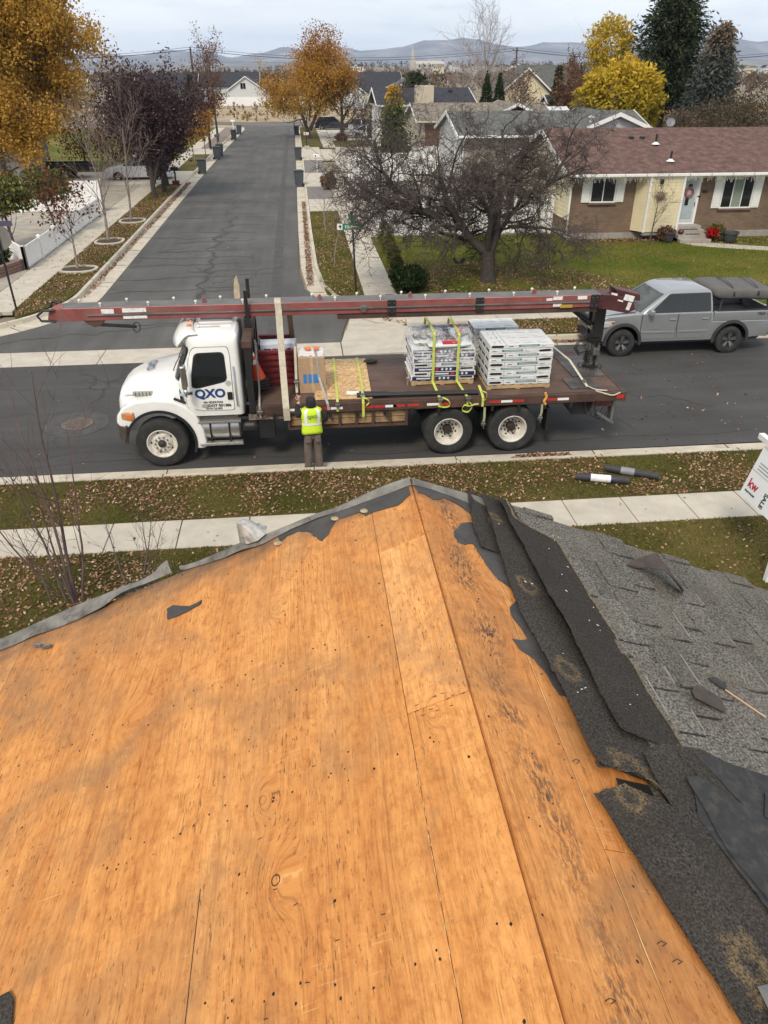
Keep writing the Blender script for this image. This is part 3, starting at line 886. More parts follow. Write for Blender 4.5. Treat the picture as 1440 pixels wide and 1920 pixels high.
# bare fasteners left standing along the rake
for s in (1.23,1.40,1.47,1.05,.52):
 b = MB(); b.cyl(RP(-1,s,3.13,0), RP(-1,s+.006,3.125,.035), .0017, 5)
 hbuild(b, 'nail', STEEL)
for s, y in ((.25,3.02),(.40,3.06),(.70,3.05)):
 b = MB(); b.lathe([(.0001,0),(.018,.0005),(.020,.003),(.013,.006),(.0001,.007)], RP(-1,s,y,.006), n=10)
 hbuild(b, 'tin_cap', mat('dirty_tin', (.42,.33,.2), .6, .3, var=.4, scale=40))
b = MB()
ribbon_pts = [(.9225+.002*mnoise.noise((y*4,1,1)), y) for y in np.linspace(-.5,1.36,24)]
for (s0,y0),(s1,y1) in zip(ribbon_pts[:-1], ribbon_pts[1:]):
 b.add([RP(-1,s0-.0014,y0,.0006),RP(-1,s0+.0014,y0,.0006),RP(-1,s1+.0012,y1,.0006),RP(-1,s1-.0012,y1,.0006)], [(0,1,2,3)])
hbuild(b, 'split', MATS['hole_dark'])

# the shingle courses on the right slope: each laminated shingle a piece of its own
def shingle_mesh(seed):
 """Local frame: x down the slope, y along the course (1 m), z up."""
 rr = random.Random(seed); b = MB()
 L, Wd, ex = .995, .30, .143
 b.bb(0-.10, ex, 0, L, 0, .0035)
 y = rr.uniform(-.12, 0.0)
 while y < L:
  w = rr.choice((.11,.16,.20,.24))
  y0, y1 = max(0, y), min(L, y+w)
  if y1-y0 > .03:
   cut = rr.uniform(.006,.014)
   b.prism([(-.02,y0),(ex-.001,y0+cut),(ex-.001,y1-cut),(-.02,y1)], .0036, .0036+rr.uniform(.005,.009), 'z')
   if rr.random() < .55:
    b.mi = 2; b.bb(ex-.0045, ex-.0008, y0+cut+rr.uniform(0,.04), y1-cut-rr.uniform(0,.04), .006, .0132); b.mi = 0
   if rr.random() < .9:
    b.mi = 1; a0 = rr.uniform(-.01,.05); b.prism([(a0,y0-.003),(ex-.002,y0+cut-.006),(ex-.002,y0+cut),(a0+.02,y0+.002)], .0036, .0056, 'z'); b.mi = 0  # black sliver along the tab side paints the shadow of its lifted edge
  y += w + rr.choice((.06,.10,.15))
 return b
prot = []
for k in range(7):
 prot.append(shingle_mesh(50+k).build('shingle', [SH, BLACK, mat('worn_shingle_edge', (.27,.255,.225), .9, var=.3, scale=60)], HP))
def place_shingle(o, s, y, lift, tilt=0.0, skew=0.0):
 ax = Vector((CS,0,-SN)); up = Vector((SN,0,CS)); fy = Vector((0,1,0))
 M = Matrix((ax, fy, up)).transposed().to_4x4()
 p = Vector(RP(1, s, y, lift)) - Vector((RX,0,GZ))
 o.matrix_local = Matrix.Translation(p) @ M @ Matrix.Rotation(tilt,4,'Y') @ Matrix.Rotation(skew,4,'Z')
random.seed(44)
k = 0; row = 0; s = .66
while s < 5.15:
 y = 3.215 - 1.0 + .02*mnoise.noise((s*3,0,0)) - (0 if row % 2 else .36)
 first = True
 ymax = 3.205 + .018*mnoise.noise((s*2.3,5,1))
 ylow = -1.2 if s < 2.6 else 0.4
 y = ymax - 1.0 + (.0 if row % 3 == 0 else (.33 if row % 3 == 1 else .66))
 while y > ylow - 1.0:
  y_ = min(y, ymax - 1.0) if first and y+1.0 > ymax + .02 else y
  o = prot[k] if k < 7 else prot[random.randrange(7)].copy()
  if k >= 7: col.objects.link(o)
  # overlapping end pieces are cut off at the rake
  if first and y + 1.0 > ymax + .02:
   o.scale = (1, max(.2, (ymax - y)/1.0), 1)
  place_shingle(o, s, y, .010 + .0022*mnoise.noise((s*2,y*2,0)) + .0006*(k % 3), R(-2.4)+R(random.uniform(-.35,.25)), R(random.uniform(-.35,.35)))
  if first and y + 1.0 > ymax + .02:
   o.matrix_local = o.matrix_local @ Matrix.Diagonal((1, max(.2, ymax - y), 1, 1))
  first = False
  k += 1
  y -= 1.0
 s += .143; row += 1
b = MB()
b.add([RP(1,.6,-9,.009),RP(1,5.3,-9,.009),RP(1,5.3,3.18,.009),RP(1,.6,3.18,.009)], [(0,1,2,3)])
hbuild(b, 'underlayment', SH)

# torn strips folded back over the courses
def band(name, edge_l, edge_r, m, fl, fr, th=.0042, nn=60, nw=6, hump=0.0, hfreq=3.0, m2=None):
 """Ruled strip between two polylines (s, y) sampled by their own parameter; lifted along either edge."""
 def samp(line, t):
  d = [0]
  for p, q in zip(line[:-1], line[1:]): d.append(d[-1]+math.dist(p, q))
  u = t*d[-1]
  return (float(np.interp(u, d, [p[0] for p in line])), float(np.interp(u, d, [p[1] for p in line])))
 b = MB()
 def fn(i, j):
  t = i/(nn-1); w = j/(nw-1)
  a, c = samp(edge_l, t), samp(edge_r, t)
  s = a[0]+(c[0]-a[0])*w; y = a[1]+(c[1]-a[1])*w
  r = .005*mnoise.noise((s*30, y*30, 4))+.003*mnoise.noise((s*90, y*90, 1))+.009*mnoise.noise((s*8, y*11, 6))
  lf = fl(t)*(1-w)**1.6 + fr(t)*w + hump*math.sin(math.pi*w)*(.5+.5*mnoise.noise((t*hfreq, 2, 9)))
  return RP(1, s+r*(j in (0, nw-1)), y+r*2, lf)
 b.grid(fn, nn, nw)
 b.mi = 0
 return hbuild(b, name, m, smooth=True, solid=th)
band('torn_shingle', [(.31,3.19),(.29,3.0),(.268,2.892),(.262,2.78),(.27,2.674)], [(.46,3.2),(.45,3.0),(.45,2.85),(.45,2.7),(.45,2.64)], SHD, lambda t: .018, lambda t: .012, nn=24)
band('torn_shingle', [(.383,3.195),(.35,2.732),(.334,2.456),(.332,2.228),(.345,2.021),(.348,1.88),(.352,1.67),(.362,1.53),(.385,1.485)],
  [(.56,3.20),(.60,2.8),(.62,2.4),(.63,2.0),(.70,1.75),(.78,1.55),(.80,1.42)], SHD, lambda t: .030+.010*math.sin(t*9), lambda t: .016, nn=80, nw=9, hump=.012, hfreq=7)
band('torn_shingle', [(.449,3.17),(.45,2.90),(.483,2.744),(.482,2.531),(.471,2.335),(.487,2.145),(.504,1.93),(.507,1.747),(.524,1.639)],
  [(.529,3.20),(.53,3.04),(.60,2.97),(.732,2.915),(.735,2.80),(.745,2.55),(.757,2.337),(.768,2.044),(.77,1.833),(.79,1.63)], SHD, lambda t: .060+.012*math.sin(t*11+1), lambda t: .026, nn=80, nw=8, hump=.010, hfreq=5)
band('torn_edge', [(.529,3.203),(.53,3.043),(.60,2.973),(.732,2.918),(.735,2.80),(.745,2.55),(.757,2.337),(.768,2.044),(.77,1.833),(.79,1.63)],
  [(.545,3.205),(.546,3.055),(.61,2.99),(.748,2.922),(.751,2.80),(.760,2.55),(.772,2.337),(.783,2.044),(.786,1.833),(.806,1.63)], RUST, lambda t: .031, lambda t: .022, nn=60, nw=3)
# lower sheet with the buckled tear above it
band('torn_shingle', [(.318,1.38),(.36,1.395),(.42,1.41),(.485,1.376),(.56,1.364),(.66,1.365)],
  [(.60,.35),(.62,.33),(.66,.32),(.70,.31),(.76,.30),(.86,.29)], SHD, lambda t: .024+.028*math.sin(math.pi*t)**2+.016*t*t, lambda t: .014+.026*t, nn=40, nw=26)
band('torn_shingle', [(.37,1.50),(.41,1.505),(.45,1.50),(.50,1.478),(.55,1.455),(.60,1.44),(.68,1.44)],
  [(.375,1.478),(.44,1.482),(.486,1.455),(.534,1.415),(.566,1.37),(.61,1.345),(.67,1.345)], SHD, lambda t: .030, lambda t: .030+.034*math.sin(math.pi*t)**2, nn=30, nw=6)
sheet_on(1, [(.42,1.25),(.66,1.25),(.68,1.46),(.44,1.465)], .0085, mat('painted_flap_shade', (.012,.011,.010), .95), 'felt_or_shade_scrap')  # black sheet paints in the shade under the buckled flap
sheet_on(1, [(.60,.2),(1.0,.2),(1.3,1.5),(.86,1.66),(.68,1.64),(.58,1.58),(.58,1.44)], .033, SHD, 'torn_shingle', wob=.002, th=.004)
# smooth dark back sides exposed beyond the tear
sheet_on(1, [(.70,1.50),(.763,1.511),(.899,1.417),(.977,1.373),(.862,1.10),(.78,1.0),(.70,1.25)], .046, SHB, 'torn_shingle', wob=.002, th=.004)
sheet_on(1, [(.80,1.62),(.891,1.616),(1.13,1.591),(1.25,1.55),(1.05,1.22),(.90,1.425)], .041, SHB, 'torn_shingle', wob=.002, th=.004)
sheet_on(1, [(.95,1.40),(1.06,1.21),(1.3,1.5),(1.2,1.56),(1.02,1.50)], .048, SHB, 'torn_shingle', wob=.002, th=.004)
sheet_on(1, [(.80,1.10),(.88,1.16),(1.02,1.18),(.95,.8),(.80,.7)], .050, SHD, 'torn_shingle', wob=.002, th=.004)
sheet_on(1, [(.73,1.625),(.80,1.625),(.89,1.43),(.765,1.515)], .038, SHD, 'torn_shingle', wob=.002, th=.004)
sheet_on(1, [(.66,1.34),(.70,1.44),(.74,1.40),(.80,1.06),(.76,.98)], .041, SHB, 'torn_shingle', wob=.002, th=.003)
# rusty rings where nails pulled through
random.seed(9)
mk = MB()
for i in range(22):
 y = random.uniform(1.75,3.05); s = random.choice((.60,.66,.70,.64,.40,.42))+random.uniform(-.02,.02); L = random.uniform(.004,.016); dd = random.uniform(-.5,.8)
 lf = (.044 if s > .55 else .040) + .02*max(0, .64-s)*(s > .55)
 mk.bar(RP(1,s,y,lf+.012), RP(1,s+L*.6,y-L*dd,lf+.012), .0022, .0015)
tag(hbuild(mk, 'pale_scuff', PAPER if 'PAPER' in globals() else WHITE), kind='stuff')
tag(hbuild(b, 'nail_ring', RUST), kind='stuff')

# loose things lying on the roof
def loose(name, label, cat, side, poly, fn, m, th=.004, wob=.002, sub=1):
 o = sheet_on(side, poly, fn, m, name, th=th, wob=wob, sub=sub)
 o.parent = None
 o.location = (RX, 0, GZ)
 return tag(o, label, cat)
loose('felt_offcut', 'tick shaped scrap of dark felt lying alone on the orange plywood', 'felt scrap', -1, [(1.277,2.881),(1.249,2.893),(1.226,2.837),(1.175,2.821),(1.086,2.838),(1.093,2.814),(1.162,2.793),(1.219,2.792),(1.263,2.797)], lambda s, y: .006+.004*mnoise.noise((s*20,y*20,0)), FELT)
loose('shingle_scrap', 'dark shingle scrap at the lower left corner of the plywood', 'shingle scrap', -1, [(1.60,1.25),(1.554,1.242),(1.521,1.246),(1.497,1.221),(1.475,1.153),(1.49,1.09),(1.60,1.09)], lambda s, y: .010+.01*(y-1.1), SHD)
loose('shingle_flap', 'curled brown shingle tab standing up from the grey courses', 'shingle tab', 1, [(1.13,2.90),(1.18,2.95),(1.30,2.97),(1.38,2.93),(1.42,2.80),(1.34,2.71),(1.30,2.73),(1.27,2.82),(1.22,2.87)], lambda s, y: .030+.075*math.exp(-((s-1.29)/.08)**2), mat('brown_shingle_back', (.060,.046,.038), .85, var=.3, scale=20, bump=.4, bscale=60), th=.007)
loose('shingle_chip', 'flat brown shingle chip beside the wood sliver', 'shingle scrap', 1, [(1.004,1.981),(1.04,2.02),(1.082,2.028),(1.145,1.979),(1.13,1.93),(1.114,1.901),(1.06,1.92),(.996,1.945)], lambda s, y: .036, MATS['brown_shingle_back'], th=.005)
loose('shingle_chip', 'small dark chip touching the upper end of the wood sliver', 'shingle scrap', 1, [(1.15,2.095),(1.19,2.12),(1.235,2.095),(1.22,2.046),(1.19,2.06)], lambda s, y: .037, SHB, th=.005)
b = MB(); b.bar(RP(1,1.205,2.047,.036), RP(1,1.335,1.934,.036),   .006, .004)
ws = b.build('wood_sliver', mat('pale_sliver', (.52,.32,.17), .7), bevel=.001, seg=1)
tag(ws, 'thin pale wood sliver lying on the grey shingles', 'wood sliver')
random.seed(8)
b = MB()
pp = [(.90,3.16),(.86,3.24),(.80,3.255),(.75,3.21),(.76,3.14),(.80,3.11),(.86,3.12)]
top = [RP(-1, .83+(s-.83)*.55+random.uniform(-.01,.01), 3.18+(y-3.18)*.55, .10+random.uniform(-.03,.04)) for s, y in pp]
bot = [RP(-1, s, y, .03) for s, y in pp]
n_ = len(pp)
b.add(bot+top+[RP(-1,.825,3.185,.12)], [(i,(i+1)%n_,n_+(i+1)%n_,n_+i) for i in range(n_)] + [(n_+i,n_+(i+1)%n_,2*n_) for i in range(n_)] + [tuple(reversed(range(n_)))])
fo = b.build('crumpled_flashing', mat('crumpled_tin', (.5,.49,.46), .45, .4, var=.25, scale=30, dirt=(.12,.1,.08), dscale=18, damt=.8))
tag(fo, 'crumpled pale piece of flashing sitting on the left rake edge', 'flashing scrap')
b = MB(); b.add([RP(1,.545,.85,.045),RP(1,.575,.85,.065),RP(1,.60,.79,.06),RP(1,.55,.76,.04),RP(1,.565,.81,.07)], [(0,1,4),(1,2,4),(2,3,4),(3,0,4)])
o = b.build('tin_scrap', STEEL, solid=.002); tag(o, 'bent bright tin scrap near the lower right corner of the roof', 'tin scrap')
for i, (s, y, a, lb) in enumerate(((2.02,3.02,.5,'larger grey metal clip lying by the left rake flashing'),(1.955,2.975,.3,'smaller grey metal clip just right of the larger one'))):
 b = MB()
 ca, sa = math.cos(a), math.sin(a)
 b.bar(RP(-1,s-.03*ca,y-.03*sa,.010), RP(-1,s+.03*ca,y+.03*sa,.010), .022, .006)
 b.bar(RP(-1,s-.03*ca,y-.03*sa,.018), RP(-1,s+.02*ca,y+.02*sa,.018), .016, .006)
 tag(b.build('metal_clip', STEEL, bevel=.0015, seg=1), lb, 'clip')
# ================================================================== the boom truck
TW = mat('truck_white', (.80,.80,.77), .25, var=.03, coat=.4, dirt=(.55,.52,.46), dscale=1.6, damt=.22)
TRED = mat('boom_red', (.24,.066,.060), .6, var=.25, scale=2.5, dirt=(.19,.115,.10), dscale=2.4, damt=.75)
RUSTDK = mat('rusty_brown_steel', (.085,.048,.036), .7, .2, var=.35, scale=3, bump=.15, bscale=30, dirt=(.045,.032,.028), dscale=2.2, damt=.6)
DECK = mat('deck_boards', (.105,.062,.045), .75, var=.28, scale=2.2, dirt=(.060,.040,.032), dscale=1.1, damt=.7, bump=.15, bscale=40)
BELT = mat('grey_belt', (.125,.125,.122), .75, var=.2, scale=3)
BLUE = mat('logo_blue', (.014,.052,.20), .35, var=.05)
INK = mat('black_print', (.035,.035,.038), .5, var=.1)
AMBER = mat('amber_lens', (.62,.17,.03), .2, var=.15, coat=.5)
REDL = mat('red_lens', (.45,.02,.015), .2, var=.15, coat=.5)
LENS = mat('clear_lens', (.55,.54,.50), .12, .2, var=.25, scale=14, coat=.6)
PAPER = mat('white_label', (.75,.75,.72), .6, var=.1, scale=20, dirt=(.35,.33,.3), dscale=14, damt=.7)
ORANGE = mat('cone_orange', (.72,.075,.018), .5, var=.08)
REFL = mat('reflective_white', (.78,.78,.76), .35, var=.06)

truck = empty('boom_truck', (-3.06, 15.45, 0), 0, 'white flatbed boom truck with long red conveyor boom carrying roofing loads', 'truck')
T = truck

# ---- cab: rounded plan sections stacked in height
def cab_ring(z, n=48, grow=0.0):
 zz = [1.08, 1.30, 1.75, 1.86, 2.40, 2.56, 2.66, 2.72]
 xf = float(np.interp(z, zz, [.62,.52,.36,.40,.62,.60,.58,.66]))
 xb = float(np.interp(z, zz, [1.72,1.73,1.73,1.73,1.72,1.71,1.70,1.66]))
 hw = float(np.interp(z, zz, [1.18,1.20,1.19,1.185,1.12,1.09,1.05,.96]))
 rf = float(np.interp(z, [1.08,1.75,2.4,2.72], [.18,.30,.32,.26])); rb = .10
 pts = []
 def corner(cx, cy, rx, ry, a0, a1, k):
  for i in range(k):
   a = R(a0+(a1-a0)*i/(k-1)); pts.append((cx+rx*math.cos(a), cy+ry*math.sin(a)))
 g = grow
 xf -= g; xb += g; hw += g
 ry = rf*1.6
 corner(xf+rf, -hw+ry, rf, ry, 180, 270, 9)
 corner(xb-rb, -hw+rb, rb, rb, 270, 360, 4)
 corner(xb-rb, hw-rb, rb, rb, 0, 90, 4)
 corner(xf+rf, hw-ry, rf, ry, 90, 180, 9)
 return [(x, y, z) for x, y in pts]
zs = [1.08,1.2,1.3,1.5,1.7,1.75,1.8,1.86,2.0,2.2,2.3,2.40,2.5,2.56,2.62,2.66,2.70,2.72]
b = MB()
rings = [cab_ring(z) for z in zs]
nr = len(rings[0])
b.grid(lambda i, j: rings[j][i], nr, len(zs), closed_u=True)
b.add(rings[-1], [tuple(range(nr))]); b.add(rings[0], [tuple(reversed(range(nr)))])
cab = b.build('cab', TW, T, smooth=True)
# roof visor and ribs
b = MB()
def vis(i, j):
 u = i/20*2-1; v = j/7
 y = u*1.06; x = .40 + .16*abs(u)**3 + v*.40
 z = 2.47 + .26*math.sin(min(1,v*1.5)*math.pi/2)*(1-.12*abs(u)**4)
 return (x, y, z)
b.grid(vis, 21, 8)
b.build('visor', TW, cab, smooth='all', solid=-.03)
for y in (-.55,-.28,0,.28,.55):
 b = MB(); b.box((1.24,y,2.728), (.66,.05,.03)); b.build('roof_rib', TW, cab, bevel=.012)
for y in (-.62,-.3,0,.3,.62):
 b = MB(); b.lathe([(.055,0),(.055,.02),(.035,.05),(.0001,.06)], (0,0,0), 'z', 12)
 b.build('marker_lamp', AMBER, cab, loc=(.76,y,2.735), smooth=True)
b = MB(); b.tube([(.95,-.62,2.74),(1.35,-.62,2.74)], [.035,.018], 10); b.cyl((.93,-.62,2.74),(.96,-.62,2.74),.055,12); b.box((1.05,-.62,2.70),(.03,.05,.07)); b.box((1.3,-.62,2.70),(.03,.05,.07))
b.build('air_horn', CHROME, cab, smooth=True)

# surface patches that follow the cab: sub-ranges of the ring, rounded at the corners
def side_y(x, z, sgn=-1, off=0.0):
 ring = cab_ring(z)
 best = [p for p in ring if (p[1] < 0) == (sgn < 0)]
 best.sort(key=lambda p: p[0])
 return sgn*(abs(float(np.interp(x, [p[0] for p in best], [abs(p[1]) for p in best]))) + off)
def side_patch(name, poly, off, m, parent, sgn=-1, bev=0):
 """poly in x,z, draped on the side of the cab, raised by off."""
 bm = bmesh.new()
 vs = [bm.verts.new((x, 0, z)) for x, z in poly]
 f = bm.faces.new(vs)
 bmesh.ops.triangulate(bm, faces=[f])
 for _ in range(2):
  bmesh.ops.subdivide_edges(bm, edges=[e for e in bm.edges if e.calc_length() > .14], cuts=1)
  bmesh.ops.triangulate(bm, faces=[f for f in bm.faces if len(f.verts) > 3])
 for v in bm.verts: v.co.y = side_y(v.co.x, v.co.z, sgn, off)
 bmesh.ops.solidify(bm, geom=bm.faces[:], thickness=.006)
 me = bpy.data.meshes.new(name); bm.to_mesh(me); bm.free(); me.materials.append(m)
 for p in me.polygons: p.use_smooth = True
 try: me.set_sharp_from_angle(angle=R(30))
 except Exception: pass
 o = bpy.data.objects.new(name, me); col.objects.link(o); o.parent = parent
 return o
def rounded(poly, r, k=5):
 out = []; n = len(poly)
 for i in range(n):
  p = Vector(poly[i]); a = Vector(poly[i-1]); c = Vector(poly[(i+1)%n])
  da = (a-p); dc = (c-p)
  rr = min(r, da.length*.45, dc.length*.45)
  s, e = p+da.normalized()*rr, p+dc.normalized()*rr
  for j in range(k):
   t = j/(k-1)
   q = s*(1-t)**2 + p*2*t*(1-t) + e*t*t
   out.append((q.x, q.y))
 return out
DOOR = [(.60,1.27),(.60,1.55),(.66,1.95),(.78,2.38),(.86,2.47),(1.50,2.47),(1.53,2.30),(1.53,1.20),(.95,1.20)]
for sg in (-1, 1):
 side_patch('door_gap', rounded([(x+(.008 if x > 1 else -.008), z+(.008 if z > 2 else -.008)) for x, z in DOOR], .05), .003, BLACK, cab, sg)
 door = side_patch('door', rounded(DOOR, .05), .007, TW, T, sg)
 side_patch('window_seal', rounded([(.74,1.69),(.76,1.95),(.85,2.37),(1.43,2.38),(1.45,1.80),(.86,1.67)], .10), .010, BLACK, door, sg)
 side_patch('window', rounded([(.765,1.715),(.785,1.95),(.87,2.345),(1.41,2.355),(1.425,1.825),(.87,1.70)], .09), .013, DGLASS, door, sg)
 b = MB(); b.box((1.47,sg*1.215,1.50),(.10,.03,.16)); b.build('handle', BLACK, door, bevel=.012)
 b = MB(); b.tube([(1.60,sg*1.21,1.28),(1.60,sg*1.25,1.32),(1.585,sg*1.22,2.06),(1.585,sg*1.18,2.10)], .014, 8); b.build('grab_handle', CHROME, cab, smooth=True)
 # mirror on arms
 mr = empty('mirror', (0,0,0)); mr.parent = T
 b = MB(); b.tube([(.66,sg*1.16,2.36),(.62,sg*1.40,2.30),(.62,sg*1.42,1.62),(.72,sg*1.20,1.58)], .016, 8); b.build('arm', BLACK, mr, smooth=True)
 b = MB(); b.box((.66,sg*1.46,2.02),(.10,.20,.46)); b.build('housing', CHROME, mr, bevel=.035, seg=3, smooth=True)
 b = MB(); b.lathe([(.0001,-.05),(.06,-.04),(.10,0),(.10,.02)], (0,0,0), 'x', 16); b.build('spot_mirror', CHROME, mr, loc=(.66,sg*1.46,1.70), smooth=True)
# windshield draped on the front
def wind(name, off, y_in, z0, z1, m, parent):
 b = MB(); K = 26
 def fn(i, j):
  z = z0+(z1-z0)*j/7
  ring = cab_ring(z, grow=off)
  fr = [p for p in ring if p[0] < ring[9][0]+.02 or True]
  fr = sorted([p for k, p in enumerate(ring) if k < 9 or k >= len(ring)-9], key=lambda p: p[1])
  u = i/(K-1)*2-1
  hw = y_in - .0*(z-z0)
  yy = u*hw
  lim = fr[-1][1]
  yy = max(-lim*.995, min(lim*.995, yy*lim/1.2*1.0))
  xx = float(np.interp(yy, [p[1] for p in fr], [p[0] for p in fr]))
  return (xx, yy, z)
 b.grid(fn, K, 8)
 return b.build(name, m, parent, smooth='all')
wind('windshield_seal', .006, 1.10, 1.80, 2.46, BLACK, cab)
wind('windshield', .012, 1.06, 1.83, 2.43, glassmat('windshield_glass', (.02,.025,.024)), T)
for y in (-.5, .35):
 b = MB(); b.tube([(.30,y,1.80),(.40,y-.1,2.0),(.50,y-.16,2.16)], .010, 6); b.build('wiper', BLACK, T)
# ---- hood: sections along x
def hood_sec(x):
 k = [-.86,-.80,-.70,-.45,0.0,.30,.46]
 hw = float(np.interp(x, k, [.62,.74,.82,.90,.98,1.03,1.06]))
 zt = float(np.interp(x, k, [1.34,1.47,1.56,1.68,1.78,1.83,1.86]))
 zb = float(np.interp(x, k, [.80,.74,.72,.75,.95,1.05,1.08]))
 out = []
 for i in range(23):
  a = math.pi*i/22
  c, s = math.cos(a), math.sin(a)
  yy = hw*(abs(c)**.42)*(1 if c >= 0 else -1)
  z = zb + (zt-zb)*(abs(s)**.36)
  z -= .05*(abs(yy)/hw)**3
  out.append((x, yy, z))
 return out
xs_h = [-.86,-.84,-.80,-.75,-.70,-.6,-.45,-.25,0,.2,.38,.46]
b = MB(); S = [hood_sec(x) for x in xs_h]
b.grid(lambda i, j: S[i][j], len(S), 23)
b.add(S[0], [tuple(range(23))])
hood = b.build('hood', TW, T, smooth=True)
for sg in (-1, 1):
 # fender flare: profile with the wheel arch cut out
 R0 = .66
 arch = [(R0*math.cos(R(a)), .53+R0*math.sin(R(a))) for a in np.linspace(-14, 148, 20)]
 outer = [(-.63,.90),(-.78,.92),(-.82,1.0),(-.79,1.16),(-.66,1.32),(-.40,1.43),(-.05,1.46),(.30,1.42),(.55,1.30),(.76,1.06),(.86,.80),(.90,.40),(.80,.36)]
 b = MB(); b.prism(outer + arch, sg*.72, sg*1.20)
 fender = b.build('fender', TW, T, bevel=.07, seg=4, smooth=True, tri=True)
 b = MB()
 def lipf(i, j):
  a = R(-20+196*i/30); r = R0 + (.0,.055,.055,.0)[j]; y = sg*(1.16,1.17,1.225,1.225)[j]
  return (r*math.cos(a), y, .53+r*math.sin(a))
 b.grid(lipf, 31, 4); b.build('fender_lip', BLACK, fender, smooth=True)
 b = MB(); b.box((0,0,0), (.30,.10,.18)); hl = b.build('headlight', mat('amber_headlight', (.50,.27,.15), .15, .1, var=.35, scale=14, coat=.6), T, bevel=.045, seg=4, smooth=True, loc=(-.60,sg*1.175,1.14), rot=(0,0,R(sg*14)))
 b = MB(); b.box((.06,sg*.004,-.01), (.14,.105,.12)); b.build('indicator', AMBER, hl, bevel=.02, seg=2)
 b = MB(); b.box((-.28,sg*.905,1.50), (.40,.05,.10)); iv = b.build('intake_vent', mat('vent_grey', (.32,.32,.29), .6), T, bevel=.035, seg=3, smooth=True)
 for q in range(5):
  b = MB(); b.box((-.42+.07*q,sg*.932,1.50),(.012,.012,.07)); b.build('fin', BLACK, iv)
 b = MB(); b.box((.02,sg*1.13,1.42),(.08,.05,.05)); b.build('side_marker', AMBER, T, bevel=.015)
 b = MB(); b.box((.44,sg*1.06,1.37),(.24,.05,.06), Matrix.Rotation(R(25),3,'Y')); b.build('hood_latch', BLACK, T, bevel=.015)
b = MB(); b.box((-.865,0,1.02),(.03,.95,.45)); gr = b.build('grille', BLACK, T, bevel=.01)
for q in range(6):
 b = MB(); b.box((-.885,0,.84+.07*q),(.02,.9,.02)); b.build('grille_bar', CHROME, gr)
b = MB()
def bumpf(i, j):
 u = i/16*2-1
 return (-.90+.30*abs(u)**4, u*1.18, (.52,.56,.88,.93)[j]) if j in (0,3) else (-.94+.30*abs(u)**4, u*1.2, (.52,.56,.88,.93)[j])
b.grid(bumpf, 17, 4); b.build('bumper', mat('bronze_bumper', (.20,.155,.125), .35, .7, var=.2), T, smooth=True, solid=-.05)
# lettering
rot_near = (R(90), 0, 0)
def lettering(txt, size, x, z, m=INK, bold=.0, sx=1.0, y=-1.222, tilt=0.0, parent=T):
 return text_obj('lettering', txt, size, m, (x, y, z), (R(90)+tilt, 0, 0), parent, bold=bold, sx=sx)
lettering('QXO', .245, 1.085, 1.555, BLUE, .010, 1.04, y=side_y(1.1,1.54)-.019)
lettering('VIN EDFK7544', .062, 1.12, 1.375, INK, .001, y=side_y(1.1,1.37)-.017)
lettering('USDOT 031386', .075, 1.20, 1.305, INK, .002, 1.1, y=side_y(1.1,1.3)-.017)
lettering('GVW 56,000', .06, 1.13, 1.238, INK, .001, y=side_y(1.1,1.24)-.017)
lettering('C09544', .06, -.55, 1.47, INK, .001, y=-.915)
text_obj('lettering', 'QXO', .24, mat('logo_blue_grey', (.10,.13,.22), .4), (-.22,.05,1.758), (R(13),0,R(-90)), hood, bold=.006)
b = MB(); b.lathe([(.07,0),(.07,.004)], (0,0,0), 'y', 20); s_ = b.build('round_decal', mat('grey_decal', (.35,.34,.33), .5, var=.4, scale=60), T, loc=(.95,side_y(.95,1.3)-.019,1.305)); s_.scale = (.9,1,.55)
b = MB(); b.lathe([(.058,0),(.058,.004)], (0,0,0), 'y', 20); b.build('round_decal', mat('badge_decal', (.45,.42,.42), .5, var=.6, scale=70), T, loc=(1.46,side_y(1.4,1.75)-.017,1.76))
b = MB(); b.box((.50,side_y(.55,1.56)-.004,1.53),(.06,.006,.06)); b.build('square_decal', mat('pale_blue_decal', (.30,.50,.68), .4), T)
b = MB(); b.box((.70,side_y(.7,1.57)-.012,1.58),(.09,.006,.07)); b.build('square_decal', mat('grey_square_decal', (.22,.22,.22), .5, var=.5, scale=50), T)

